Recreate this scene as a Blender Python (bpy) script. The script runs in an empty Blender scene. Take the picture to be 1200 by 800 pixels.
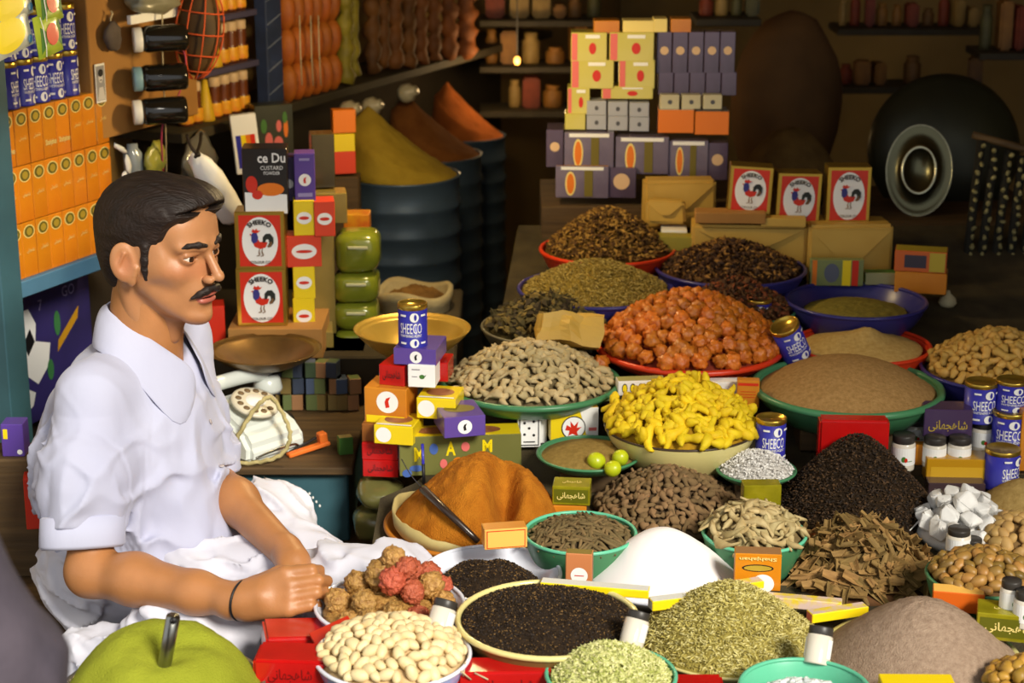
import bpy, bmesh, math, random
import numpy as np
from mathutils import Vector, Matrix, Euler
R = math.radians
random.seed(7); rng = np.random.default_rng(11)
scene = bpy.context.scene
COL = scene.collection

# ---------------------------------------------------------------- camera, sky, sun, exposure
FPX, PITCH, CAMZ = 2200.0, R(16.5), 1.6
cam_d = bpy.data.cameras.new('camera'); cam = bpy.data.objects.new('camera', cam_d); COL.objects.link(cam)
cam_d.sensor_width = 36.0; cam_d.lens = 36.0 * FPX / 1200.0
cam.location = (0, 0, CAMZ); cam.rotation_euler = (R(90) - PITCH, 0, 0)
cam_d.dof.use_dof = True; cam_d.dof.focus_distance = 2.95; cam_d.dof.aperture_fstop = 5.6
cam_d.clip_start = 0.05
scene.camera = cam
world = bpy.data.worlds.new('street_sky'); scene.world = world; world.use_nodes = True
bg = world.node_tree.nodes['Background']; bg.inputs[0].default_value = (0.94, 0.96, 0.97, 1); bg.inputs[1].default_value = 0.82
sun_d = bpy.data.lights.new('sun', 'SUN'); sun = bpy.data.objects.new('sun', sun_d); COL.objects.link(sun)
sun_d.energy = 5.0; sun_d.angle = R(16); sun_d.color = (1.0, 0.93, 0.80)
sun.rotation_euler = Vector((-0.44, 0.74, -0.60)).to_track_quat('-Z', 'Y').to_euler()
scene.view_settings.view_transform = 'Standard'; scene.view_settings.look = 'None'
scene.view_settings.exposure = 0.0; scene.view_settings.gamma = 1.0
scene.view_settings.use_curve_mapping = False

# ---------------------------------------------------------------- helpers: where things stand
CAM = Vector((0, 0, CAMZ)); FW = Vector((0, math.cos(PITCH), -math.sin(PITCH))); UP = Vector((0, math.sin(PITCH), math.cos(PITCH)))
def ray(px, py): return Vector((1, 0, 0)) * ((px - 600) / FPX) - UP * ((py - 400) / FPX) + FW
def W(px, py, Y):
    d = ray(px, py); return CAM + d * (Y / d.y)
def ppm(P): return FPX / ((Vector(P) - CAM).dot(FW))          # how many pixels one metre takes up there
def atz(px, py, z):
    d = ray(px, py); return CAM + d * ((z - CAMZ) / d.z)
TY = [1.8, 2.5, 2.8, 3.1, 3.4, 3.7, 4.0, 4.4]; TZ = [.37, .39, .40, .45, .505, .575, .66, .72]
def terr(Y): return float(np.interp(Y, TY, TZ))                # top of the sloping display bench
def on(px, py, lift=0.0):
    a, b = 1.9, 6.0
    for _ in range(40):
        m = (a + b) / 2
        if W(px, py, m).z > terr(m) + lift: a = m
        else: b = m
    return W(px, py, a)
WTH = R(25); WU = Vector((math.sin(WTH), math.cos(WTH), 0)); WN = Vector((math.cos(WTH), -math.sin(WTH), 0))
WB = W(15, 348, 3.4); WB.z = 0                                  # foot of the side wall's goods line
def wallpt(px, py, off=0.0):                                   # point of the side wall (off = out of the wall)
    d = ray(px, py); b = WB + WN * off
    return CAM + d * ((b - CAM).dot(WN) / d.dot(WN))
def ws(P): return (Vector(P) - WB).dot(WU)
def wpos(s, z, off=0.0): 
    p = WB + WU * s + WN * off; p.z = z; return p
WYAW = math.atan2(WN.y, WN.x) + R(90)                           # yaw that turns a front (-Y) to face out of the wall

# ---------------------------------------------------------------- helpers: materials
def lin(c):
    return tuple(((v / 255.) / 12.92 if v / 255. <= .04045 else ((v / 255. + .055) / 1.055) ** 2.4) for v in c)
_m = {}
def mat(name, c, c2=None, scale=30, rough=.6, metal=0, bump=0, bscale=None, rand=0, spec=.4, trans=0, coat=0, sheen=0, stretch=None, alpha=1, sharp=0, emit=0, c3=None):
    if name in _m: return _m[name]
    m = bpy.data.materials.new(name); m.use_nodes = True; nt = m.node_tree; N = nt.nodes; L = nt.links
    b = N['Principled BSDF']; b.inputs['Roughness'].default_value = rough; b.inputs['Metallic'].default_value = metal
    b.inputs['Specular IOR Level'].default_value = spec; b.inputs['Transmission Weight'].default_value = trans
    b.inputs['Coat Weight'].default_value = coat; b.inputs['Coat Roughness'].default_value = .12; b.inputs['Sheen Weight'].default_value = sheen
    b.inputs['Alpha'].default_value = alpha
    tc = N.new('ShaderNodeTexCoord'); vec = tc.outputs['Object']
    if stretch:
        mp = N.new('ShaderNodeMapping'); mp.inputs['Scale'].default_value = stretch; L.new(vec, mp.inputs[0]); vec = mp.outputs[0]
    col = None
    rgb = N.new('ShaderNodeRGB'); rgb.outputs[0].default_value = (*lin(c), 1); col = rgb.outputs[0]
    if c2:
        nz = N.new('ShaderNodeTexNoise'); nz.inputs['Scale'].default_value = scale; nz.inputs['Detail'].default_value = 4; L.new(vec, nz.inputs['Vector'])
        rp = N.new('ShaderNodeValToRGB'); w = .22 * (1 - sharp); rp.color_ramp.elements[0].position = .5 - w; rp.color_ramp.elements[1].position = .5 + w
        rp.color_ramp.elements[0].color = (*lin(c), 1); rp.color_ramp.elements[1].color = (*lin(c2), 1)
        if c3:
            e = rp.color_ramp.elements.new(.5); e.color = (*lin(c3), 1)
        L.new(nz.outputs['Fac'], rp.inputs[0]); col = rp.outputs[0]
    if rand:
        oi = N.new('ShaderNodeObjectInfo'); hs = N.new('ShaderNodeHueSaturation')
        mr = N.new('ShaderNodeMapRange'); mr.inputs[3].default_value = 1 - rand; mr.inputs[4].default_value = 1 + rand
        L.new(oi.outputs['Random'], mr.inputs[0]); L.new(mr.outputs[0], hs.inputs['Value'])
        mh = N.new('ShaderNodeMapRange'); mh.inputs[3].default_value = .5 + rand * .03; mh.inputs[4].default_value = .5 - rand * .03
        L.new(oi.outputs['Random'], mh.inputs[0]); L.new(mh.outputs[0], hs.inputs['Hue']); L.new(col, hs.inputs['Color']); col = hs.outputs[0]
    L.new(col, b.inputs['Base Color'])
    if bump:
        nb = N.new('ShaderNodeTexNoise'); nb.inputs['Scale'].default_value = bscale or scale * 2; nb.inputs['Detail'].default_value = 5; L.new(vec, nb.inputs['Vector'])
        bp = N.new('ShaderNodeBump'); bp.inputs['Strength'].default_value = bump; bp.inputs['Distance'].default_value = .004
        L.new(nb.outputs['Fac'], bp.inputs['Height']); L.new(bp.outputs[0], b.inputs['Normal'])
    if emit:
        L.new(col, b.inputs['Emission Color']); b.inputs['Emission Strength'].default_value = emit
    _m[name] = m; return m

# ---------------------------------------------------------------- helpers: objects and meshes
def tag(o, label=None, cat=None, group=None, kind=None):
    if label: o['label'] = label
    if cat: o['category'] = cat
    if group: o['group'] = group
    if kind: o['kind'] = kind
    return o
def obj(name, me, m=None, parent=None, loc=(0, 0, 0), rot=(0, 0, 0), label=None, cat=None, group=None, kind=None, scale=None):
    o = bpy.data.objects.new(name, me); COL.objects.link(o)
    if me is not None and m is not None and not me.materials:
        for x in (m if isinstance(m, (list, tuple)) else [m]): me.materials.append(x)
    if parent: o.parent = parent
    o.location = loc; o.rotation_euler = rot
    if scale: o.scale = scale if isinstance(scale, (tuple, list)) else (scale,) * 3
    return tag(o, label, cat, group, kind)
def copy_tree(o, parent=None, **kw):
    c = o.copy(); COL.objects.link(c); c.parent = parent
    for k, v in kw.items():
        if k == 'loc': c.location = v
        elif k == 'rot': c.rotation_euler = v
        elif k == 'scale': c.scale = v
        elif v is not None: c[{'cat': 'category'}.get(k, k)] = v
    for ch in [x for x in o.children]: copy_tree(ch, c)
    return c
def mesh(name, v, f, smooth=False, mi=None):
    me = bpy.data.meshes.new(name); me.from_pydata([tuple(map(float, p)) for p in v], [], [tuple(map(int, q)) for q in f])
    if smooth: me.polygons.foreach_set('use_smooth', [True] * len(me.polygons))
    if mi is not None: me.polygons.foreach_set('material_index', mi)
    me.update(); return me
def from_bm(name, bm, smooth=False):
    me = bpy.data.meshes.new(name); bm.to_mesh(me); bm.free()
    if smooth: me.polygons.foreach_set('use_smooth', [True] * len(me.polygons))
    return me
def join(parts):                                               # [(verts, faces), ...] -> one pair
    V = []; Fc = []
    for v, f in parts:
        n = len(V); V += list(v); Fc += [tuple(i + n for i in q) for q in f]
    return V, Fc
def lathe(prof, n=40, name='lathe', smooth=True, closed=False):
    V = []; Fc = []; m = len(prof)
    for i in range(n):
        a = 2 * math.pi * i / n; ca, sa = math.cos(a), math.sin(a)
        for r, z in prof: V.append((r * ca, r * sa, z))
    for i in range(n):
        j = (i + 1) % n
        for k in range(m - 1): Fc.append((i * m + k, j * m + k, j * m + k + 1, i * m + k + 1))
    if prof[0][0] > 1e-5 and closed: Fc.append(tuple(i * m for i in range(n))[::-1])
    if prof[-1][0] > 1e-5 and closed: Fc.append(tuple(i * m + m - 1 for i in range(n)))
    me = mesh(name, V, Fc, smooth)
    bm = bmesh.new(); bm.from_mesh(me); bmesh.ops.remove_doubles(bm, verts=bm.verts, dist=1e-6); bmesh.ops.recalc_face_normals(bm, faces=bm.faces); bm.to_mesh(me); bm.free()
    return me
def boxm(w, d, h, bev=.0015, name='box', z0=0, seg=1):           # front = -Y (slot 0), top slot 1, sides slot 2
    bm = bmesh.new(); bmesh.ops.create_cube(bm, size=1)
    for v in bm.verts: v.co = Vector((v.co.x * w, v.co.y * d, (v.co.z + .5) * h + z0))
    if bev: bmesh.ops.bevel(bm, geom=list(bm.edges), offset=min(bev, .3 * min(w, d, h)), segments=seg, affect='EDGES')
    bm.normal_update()
    for f in bm.faces:
        n = f.normal; f.material_index = 1 if n.z > .8 else (2 if abs(n.x) > .8 else 0)
    return from_bm(name, bm)
def tube(pts, rad, n=8, name='tube', caps=True, rads=None):
    P = [Vector(p) for p in pts]; V = []; Fc = []; prev = None
    for i, p in enumerate(P):
        t = (P[min(i + 1, len(P) - 1)] - P[max(i - 1, 0)]).normalized()
        if prev is None:
            a = t.orthogonal().normalized()
        else:
            a = (prev - t * prev.dot(t)).normalized()
        prev = a; b = t.cross(a); r = rads[i] if rads else rad
        for k in range(n):
            an = 2 * math.pi * k / n; V.append(p + a * (r * math.cos(an)) + b * (r * math.sin(an)))
    for i in range(len(P) - 1):
        for k in range(n):
            k2 = (k + 1) % n; Fc.append((i * n + k, i * n + k2, (i + 1) * n + k2, (i + 1) * n + k))
    if caps: Fc.append(tuple(range(n))[::-1]); Fc.append(tuple((len(P) - 1) * n + k for k in range(n)))
    return mesh(name, V, Fc, True)
def spline(pts, n=8):                                          # Catmull-Rom
    P = [Vector(p) for p in pts]; out = []
    for i in range(len(P) - 1):
        p0, p1, p2, p3 = P[max(i - 1, 0)], P[i], P[i + 1], P[min(i + 2, len(P) - 1)]
        for k in range(n):
            t = k / n; out.append(.5 * ((2 * p1) + (p2 - p0) * t + (2 * p0 - 5 * p1 + 4 * p2 - p3) * t * t + (3 * p1 - p0 - 3 * p2 + p3) * t ** 3))
    out.append(P[-1]); return out
# value noise for shapes
_pt = rng.random((64, 64, 64)).astype(np.float32) * 2 - 1
def vnoise(x, y, z):
    x, y, z = np.broadcast_arrays(np.asarray(x, float), y, z); xi = np.floor(x).astype(int); yi = np.floor(y).astype(int); zi = np.floor(z).astype(int)
    fx, fy, fz = x - xi, y - yi, z - zi; fx = fx * fx * (3 - 2 * fx); fy = fy * fy * (3 - 2 * fy); fz = fz * fz * (3 - 2 * fz)
    g = lambda a, b, c: _pt[(xi + a) & 63, (yi + b) & 63, (zi + c) & 63]
    l = lambda a, b, t: a + (b - a) * t
    return l(l(l(g(0, 0, 0), g(1, 0, 0), fx), l(g(0, 1, 0), g(1, 1, 0), fx), fy), l(l(g(0, 0, 1), g(1, 0, 1), fx), l(g(0, 1, 1), g(1, 1, 1), fx), fy), fz)
def fbm(x, y, z, o=3): return sum(vnoise(x * 2 ** i, y * 2 ** i, z * 2 ** i) / 2 ** i for i in range(o))
def blob(radii, amp=.2, freq=3, sub=2, seed=0, name='blob', flat=False):  # rough pebble / nut / ball
    bm = bmesh.new(); bmesh.ops.create_icosphere(bm, subdivisions=sub, radius=1)
    P = np.array([v.co[:] for v in bm.verts]); n = fbm(P[:, 0] * freq + seed * 7.3, P[:, 1] * freq + seed * 3.1, P[:, 2] * freq, 2)
    for v, k in zip(bm.verts, n): v.co = Vector((v.co.x * radii[0], v.co.y * radii[1], v.co.z * radii[2])) * (1 + amp * float(k))
    return from_bm(name, bm, not flat)
# ---------------------------------------------------------------- helpers: print on packages
_tx = {}
def text_geo(s, bold=0):
    key = (s, bold)
    if key in _tx: return _tx[key]
    cu = bpy.data.curves.new('txt', 'FONT'); cu.body = s; cu.align_x = 'CENTER'; cu.align_y = 'CENTER'; cu.offset = bold; cu.resolution_u = 2
    o = bpy.data.objects.new('txt', cu); COL.objects.link(o); dg = bpy.context.evaluated_depsgraph_get(); dg.update()
    me = bpy.data.meshes.new_from_object(o.evaluated_get(dg)); v = np.array([p.co[:] for p in me.vertices]); f = [tuple(p.vertices) for p in me.polygons]
    bpy.data.objects.remove(o); bpy.data.curves.remove(cu); bpy.data.meshes.remove(me)
    v[:, :2] -= (v[:, :2].max(0) + v[:, :2].min(0)) / 2; ext = v[:, :2].max(0) - v[:, :2].min(0); v[:, :2] /= ext   # unit box
    _tx[key] = (v, f); return _tx[key]
def flat_text(s, cx, cy, w, h, bold=0, arc=0):
    v, f = text_geo(s, bold); x = v[:, 0] * w; y = v[:, 1] * h
    if arc:
        a = x / arc; return [(cx + (arc + y_) * math.sin(a_), cy + (arc + y_) * math.cos(a_) - arc) for a_, y_ in zip(a, y)], f
    return list(zip(cx + x, cy + y)), f
def ellipse(cx, cy, rx, ry, n=24): return [(cx + rx * math.cos(2 * math.pi * i / n), cy + ry * math.sin(2 * math.pi * i / n)) for i in range(n)], [tuple(range(n))]
def rect(cx, cy, w, h): return [(cx - w / 2, cy - h / 2), (cx + w / 2, cy - h / 2), (cx + w / 2, cy + h / 2), (cx - w / 2, cy + h / 2)], [(0, 1, 2, 3)]
def poly(pts): return list(pts), [tuple(range(len(pts)))]
def stroke2(pts, w):                                           # a pen stroke in 2D
    P = [Vector((p[0], p[1], 0)) for p in pts]; P = spline(P, 4); V = []; Fc = []
    for i, p in enumerate(P):
        t = (P[min(i + 1, len(P) - 1)] - P[max(i - 1, 0)]).normalized(); n = Vector((-t.y, t.x, 0)); ww = w * (.5 + .5 * math.sin(math.pi * (i + .6) / (len(P) + .2)))
        V += [tuple((p + n * ww)[:2]), tuple((p - n * ww)[:2])]
    for i in range(len(P) - 1): Fc.append((2 * i, 2 * i + 1, 2 * i + 3, 2 * i + 2))
    return V, Fc
def script_line(cx, cy, w, h, seed=1):                         # flowing right-to-left lettering strokes
    r = random.Random(seed); out = []; x = cx + w / 2
    while x > cx - w / 2 + w * .06:
        L = w * r.uniform(.12, .24); a = r.uniform(.15, .5) * h
        if r.random() < .35: out.append(stroke2([(x, cy + h * .45), (x - L * .1, cy), (x - L * .3, cy - h * .2)], h * .09)); x -= L * .45
        else:
            out.append(stroke2([(x, cy + a * .6), (x - L * .25, cy - h * .25), (x - L * .7, cy - h * .25), (x - L, cy + a)], h * .10)); x -= L * 1.05
        if r.random() < .6: out.append(ellipse(x + L * .5, cy + r.choice((-.45, .45)) * h, h * .08, h * .08, 6))
    return out
FACES = {'front': lambda w, d, h: (Vector((0, -d / 2, h / 2)), Vector((1, 0, 0)), Vector((0, 0, 1)), Vector((0, -1, 0))),
         'top': lambda w, d, h: (Vector((0, 0, h)), Vector((1, 0, 0)), Vector((0, 1, 0)), Vector((0, 0, 1))),
         'right': lambda w, d, h: (Vector((w / 2, 0, h / 2)), Vector((0, 1, 0)), Vector((0, 0, 1)), Vector((1, 0, 0))),
         'left': lambda w, d, h: (Vector((-w / 2, 0, h / 2)), Vector((0, -1, 0)), Vector((0, 0, 1)), Vector((-1, 0, 0)))}
def prints(parent, dims, face, items, lift=.0004):             # items: (name, [geo...], material); coordinates in face half units x:-1..1, y:-1..1 unless metres
    o, ax, ay, n = FACES[face](*dims)
    for k, (nm, geos, m) in enumerate(items):
        V, Fc = join(geos); me = mesh(nm, [o + ax * p[0] + ay * p[1] + n * lift * (1 + k) for p in V], Fc)
        obj(nm, me, m, parent)
def cyl_prints(parent, r, items, lift=.0003, spin=0):           # same on a can: x = arc length from the front, y = height
    for k, (nm, geos, m) in enumerate(items):
        V, Fc = join(geos); rr = r + lift * (1 + k)
        obj(nm, mesh(nm, [(rr * math.sin(p[0] / r + spin), -rr * math.cos(p[0] / r + spin), p[1]) for p in V], Fc), m, parent)

def urdu(cx, cy, w, h): return [flat_text('\uFBFD\uFEE7\uFE8E\uFEEC\uFEA0\uFEEB\uFE8E\uFEB7', cx, cy, w, h, .01)]
def estrip(cx, cy, rx, ry, n=8):                               # ellipse as upright strips (bends cleanly round a can)
    V = []; Fc = []
    for i in range(n + 1):
        a = math.pi * i / n; x = -math.cos(a); y = math.sin(a); V += [(cx + rx * x, cy - ry * y), (cx + rx * x, cy + ry * y)]
    for i in range(n): Fc.append((2 * i, 2 * i + 2, 2 * i + 3, 2 * i + 1))
    return V, Fc
def rstrip(cx, cy, w, h, n=6):
    V = []; Fc = []
    for i in range(n + 1): V += [(cx - w / 2 + w * i / n, cy - h / 2), (cx - w / 2 + w * i / n, cy + h / 2)]
    for i in range(n): Fc.append((2 * i, 2 * i + 2, 2 * i + 3, 2 * i + 1))
    return V, Fc
# ---------------------------------------------------------------- common materials
WHITE = mat('white_print', (238, 238, 235), rough=.5); BLACKP = mat('black_print', (22, 20, 22), rough=.5); REDP = mat('red_print', (206, 42, 16), rough=.45, coat=.3)
YELP = mat('yellow_print', (240, 212, 20), rough=.4, coat=.3); ORP = mat('orange_print', (226, 120, 22), rough=.4, coat=.3); PURP = mat('purple_print', (88, 62, 150), rough=.35, coat=.4)
BLUEP = mat('blue_print', (46, 46, 156), rough=.45, coat=.12); GOLDP = mat('gold_print', (196, 168, 60), rough=.35, metal=.3); PINKP = mat('pink_print', (222, 110, 105), rough=.5); GRNP = mat('green_print', (70, 120, 50), rough=.5)
GOLD = mat('gold_tinplate', (196, 164, 70), rough=.28, metal=.9); BRASS = mat('old_brass', (134, 102, 52), (92, 68, 34), scale=14, rough=.38, metal=.55, bump=.15)
STEEL = mat('steel', (150, 150, 145), rough=.3, metal=1.0)
WOOD = mat('dark_wood', (96, 74, 44), (62, 46, 26), scale=5, rough=.7, bump=.3, stretch=(1, 12, 12))
TEAL = mat('teal_paint', (62, 104, 116), (48, 82, 92), scale=6, rough=.55, bump=.1)
LBLUE = mat('blue_shelf_paint', (84, 132, 164), (70, 112, 142), scale=8, rough=.5)
PLASTER = mat('stained_plaster', (156, 128, 76), (116, 94, 54), scale=3, rough=.9, bump=.3)
FLOORM = mat('earth_floor', (116, 98, 66), (92, 76, 50), scale=4, rough=.95, bump=.4)
SACK = mat('sack_cloth', (74, 64, 40), (52, 44, 28), scale=20, rough=.95, bump=.5, bscale=300)
CARD = mat('cardboard', (176, 128, 66), (152, 106, 50), scale=5, rough=.8, bump=.1)
KRAFT = mat('kraft_paper', (206, 168, 78), (184, 146, 60), scale=6, rough=.6, bump=.25, bscale=25)
# ---------------------------------------------------------------- the shop: floor, walls, roof
def quad(name, pts, m, kind='structure', thick=.03, n=None):
    P = [Vector(p) for p in pts]; nn = (P[1] - P[0]).cross(P[2] - P[0]).normalized() * thick
    V = P + [p - nn for p in P]; f = [(0, 1, 2, 3), (7, 6, 5, 4)] + [(i, i + 4, (i + 1) % 4 + 4, (i + 1) % 4) for i in range(4)]
    return obj(name, mesh(name, V, f), m, kind=kind)
ROOF = 2.35
def U(u, v): return Vector((WU.x * u + WN.x * v, WU.y * u + WN.y * v, 0))     # shop axes: u goes in, v goes across
v0 = WB.dot(WN) - .22
def uq(name, u1, v1, u2, v2, z, m, thick): 
    a, b, c, d = U(u1, v1), U(u1, v2), U(u2, v2), U(u2, v1)
    for p in (a, b, c, d): p.z = z
    return quad(name, [a, b, c, d], m, thick=thick)
VR, UB = 2.3, 6.2
uq('floor', -1.5, v0 - 1.2, UB, VR + .8, 0, FLOORM, .05)
uq('ceiling', 1.55, v0 - .2, UB, VR, ROOF, PLASTER, -.08)
def vwall(name, u1, v1, u2, v2, m, z0=0, z1=ROOF, t=.06):
    a, b = U(u1, v1), U(u2, v2); c, d = b.copy(), a.copy(); a.z = b.z = z0; c.z = d.z = z1
    return quad(name, [a, b, c, d], m, thick=t)
vwall('wall_left', UB, v0, 1.7, v0, PLASTER)
vwall('wall_back', UB, VR, UB, v0, PLASTER)
vwall('wall_right', 1.7, VR, UB, VR, PLASTER)
# raised wooden sitting ledge along the wall side
quad('trim_1', [(-1.35, 2.1, .27), (-.1, 2.1, .27), (-.05, 3.32, .27), (-1.35, 3.32, .27)], WOOD, thick=.27)
# sloping display bench under sackcloth
def bench():
    ys = np.linspace(2.0, 4.05, 42); V = []; Fc = []
    for y in ys:
        xl = -.37 if y < 2.57 else float(np.interp(y, [2.57, 3.02, 3.06, 3.3, 3.6, 4.1], [-.235, -.225, -.15, -.09, -.03, .02])); xr = 1.35
        for k in range(17):
            x = xl + (xr - xl) * k / 16; V.append((x, y, terr(y) + .004 * float(vnoise(x * 9, y * 9, 1.5))))
    n = 17
    for i in range(len(ys) - 1):
        for k in range(n - 1): Fc.append((i * n + k, i * n + k + 1, (i + 1) * n + k + 1, (i + 1) * n + k))
    # skirt down to the floor
    per = [k for k in range(n)] + [i * n + n - 1 for i in range(1, len(ys))] + [(len(ys) - 1) * n + k for k in range(n - 2, -1, -1)] + [i * n for i in range(len(ys) - 2, 0, -1)]
    b = len(V); V += [(V[i][0], V[i][1], 0.0) for i in per]; m = len(per)
    for i in range(m): j = (i + 1) % m; Fc.append((per[i], b + i, b + j, per[j]))
    o = obj('display_bench', mesh('display_bench', V, Fc), SACK, label='sloping display bench under brown sackcloth carrying the spice bowls', cat='bench')
bench()

def crumple(w, d, h, seed=0, amp=.006, cuts=5):                # paper-wrapped block with dents
    bm = bmesh.new(); bmesh.ops.create_cube(bm, size=1); bmesh.ops.subdivide_edges(bm, edges=bm.edges, cuts=cuts, use_grid_fill=True)
    for v in bm.verts:
        c = v.co; c = Vector((c.x * w, c.y * d * (1 - .35 * max(0, c.z + .2)), c.z * h)); n = [float(vnoise(c.x * 38 + seed + 9 * q, c.y * 38, c.z * 38 + q)) for q in range(3)]; v.co = c + Vector(n) * amp
    return from_bm('packet', bm)
# ---------------------------------------------------------------- smooth-union surfaces for figures
class Grid:
    def __init__(s, lo, hi, h):
        s.lo = np.array(lo, float); s.h = h; s.n = np.ceil((np.array(hi, float) - s.lo) / h).astype(int) + 1; s.d = np.full(s.n, .2, np.float32)
    def sl(s, a, b):
        i0 = np.clip(np.floor((np.array(a) - s.lo) / s.h).astype(int), 0, s.n - 1); i1 = np.clip(np.ceil((np.array(b) - s.lo) / s.h).astype(int) + 1, 1, s.n)
        ix = tuple(slice(p, q) for p, q in zip(i0, i1)); g = [(s.lo[k] + s.h * np.arange(i0[k], i1[k])).astype(np.float32) for k in range(3)]
        return ix, g[0][:, None, None], g[1][None, :, None], g[2][None, None, :]
    def op(s, fn, a, b, k, sub=False):
        m = .03; ix, X, Y, Z = s.sl(np.array(a) - m, np.array(b) + m); f = fn(X, Y, Z).astype(np.float32); d = s.d[ix]
        if sub:
            f = -f; h = np.clip(.5 - .5 * (f - d) / -k if False else .5 + .5 * (f - d) / k, 0, 1); s.d[ix] = d + (f - d) * h + k * h * (1 - h)
        else:
            h = np.clip(.5 + .5 * (d - f) / k, 0, 1); s.d[ix] = d + (f - d) * h - k * h * (1 - h)
    def ell(s, c, r, k=.01, rot=None, sub=False):
        c = np.array(c, float); r = np.array(r, float); mr = r.max()
        M = None if rot is None else np.array(Euler(rot).to_matrix().transposed())
        def fn(X, Y, Z):
            x, y, z = X - c[0], Y - c[1], Z - c[2]
            if M is not None: x, y, z = M[0, 0] * x + M[0, 1] * y + M[0, 2] * z, M[1, 0] * x + M[1, 1] * y + M[1, 2] * z, M[2, 0] * x + M[2, 1] * y + M[2, 2] * z
            k0 = np.sqrt((x / r[0]) ** 2 + (y / r[1]) ** 2 + (z / r[2]) ** 2); k1 = np.sqrt((x / r[0] ** 2) ** 2 + (y / r[1] ** 2) ** 2 + (z / r[2] ** 2) ** 2) + 1e-9
            return k0 * (k0 - 1) / k1
        s.op(fn, c - mr, c + mr, k, sub)
    def cap(s, a, b, ra, rb=None, k=.01, sub=False):
        a = np.array(a, float); b = np.array(b, float); rb = ra if rb is None else rb; ab = b - a; L2 = ab @ ab
        def fn(X, Y, Z):
            t = np.clip(((X - a[0]) * ab[0] + (Y - a[1]) * ab[1] + (Z - a[2]) * ab[2]) / L2, 0, 1)
            return np.sqrt((X - a[0] - t * ab[0]) ** 2 + (Y - a[1] - t * ab[1]) ** 2 + (Z - a[2] - t * ab[2]) ** 2) - (ra + (rb - ra) * t)
        m = max(ra, rb); s.op(fn, np.minimum(a, b) - m, np.maximum(a, b) + m, k, sub)
    def chain(s, pts, rads, k=.01):
        for i in range(len(pts) - 1): s.cap(pts[i], pts[i + 1], rads[i], rads[i + 1], k)
    def all(s): return (s.lo[0] + s.h * np.arange(s.n[0]))[:, None, None].astype(np.float32), (s.lo[1] + s.h * np.arange(s.n[1]))[None, :, None].astype(np.float32), (s.lo[2] + s.h * np.arange(s.n[2]))[None, None, :].astype(np.float32)
    def polygonize(s):
        d = s.d; ins = d < 0; c = np.zeros(s.n - 1, np.int8)
        for a in (0, 1):
            for b in (0, 1):
                for e in (0, 1): c += ins[a:s.n[0] - 1 + a, b:s.n[1] - 1 + b, e:s.n[2] - 1 + e]
        act = (c > 0) & (c < 8); I = np.array(np.nonzero(act)).T; idx = -np.ones(act.shape, np.int32); idx[act] = np.arange(len(I))
        cor = [(a, b, e) for a in (0, 1) for b in (0, 1) for e in (0, 1)]; val = {q: d[I[:, 0] + q[0], I[:, 1] + q[1], I[:, 2] + q[2]] for q in cor}
        acc = np.zeros((len(I), 3)); cnt = np.zeros(len(I))
        for q in cor:
            for ax in range(3):
                if q[ax] == 0:
                    q2 = list(q); q2[ax] = 1; q2 = tuple(q2); v0_, v1_ = val[q], val[q2]; m = (v0_ < 0) != (v1_ < 0); t = np.where(m, v0_ / np.where(m, v0_ - v1_, 1), 0)
                    p = np.tile(np.array(q, float), (len(I), 1)); p[:, ax] = t; acc += p * m[:, None]; cnt += m
        V = s.lo + s.h * (I + acc / cnt[:, None]); Fs = []
        for ax in range(3):
            n = s.n.copy(); a0 = [slice(1, -1)] * 3; a0[ax] = slice(0, -1); a1 = [slice(1, -1)] * 3; a1[ax] = slice(1, None)
            m = ins[tuple(a0)] != ins[tuple(a1)]; E_ = np.array(np.nonzero(m)).T
            off = np.ones(3, int); off[ax] = 0; E_ = E_ + off; u, v = (ax + 1) % 3, (ax + 2) % 3
            def at_(du, dv):
                q = E_.copy(); q[:, u] -= du; q[:, v] -= dv; return idx[q[:, 0], q[:, 1], q[:, 2]]
            Q = np.column_stack([at_(1, 1), at_(0, 1), at_(0, 0), at_(1, 0)]); fl = ins[tuple(E_.T)]; Q[~fl] = Q[~fl][:, ::-1]; Fs.append(Q)
        Fq = np.concatenate(Fs); Fq = Fq[(Fq >= 0).all(1)]; return V, Fq
def npmesh(name, V, Fq):
    me = bpy.data.meshes.new(name); me.vertices.add(len(V)); me.vertices.foreach_set('co', np.asarray(V, np.float32).ravel())
    me.loops.add(len(Fq) * 4); me.loops.foreach_set('vertex_index', np.asarray(Fq, np.int32).ravel()); me.polygons.add(len(Fq)); me.polygons.foreach_set('loop_start', np.arange(0, len(Fq) * 4, 4, dtype=np.int32)); me.polygons.foreach_set('loop_total', np.full(len(Fq), 4, np.int32))
    me.polygons.foreach_set('use_smooth', np.ones(len(Fq), bool)); me.update(calc_edges=True); me.validate(); return me
def relax(V, Fq, it=1, lam=.5):
    for _ in range(it):
        acc = np.zeros_like(V); cnt = np.zeros(len(V))
        for a, b in ((0, 1), (1, 2), (2, 3), (3, 0)):
            np.add.at(acc, Fq[:, a], V[Fq[:, b]]); np.add.at(acc, Fq[:, b], V[Fq[:, a]]); np.add.at(cnt, Fq[:, a], 1); np.add.at(cnt, Fq[:, b], 1)
        V = V + lam * (acc / np.maximum(cnt, 1)[:, None] - V)
    return V
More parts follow.
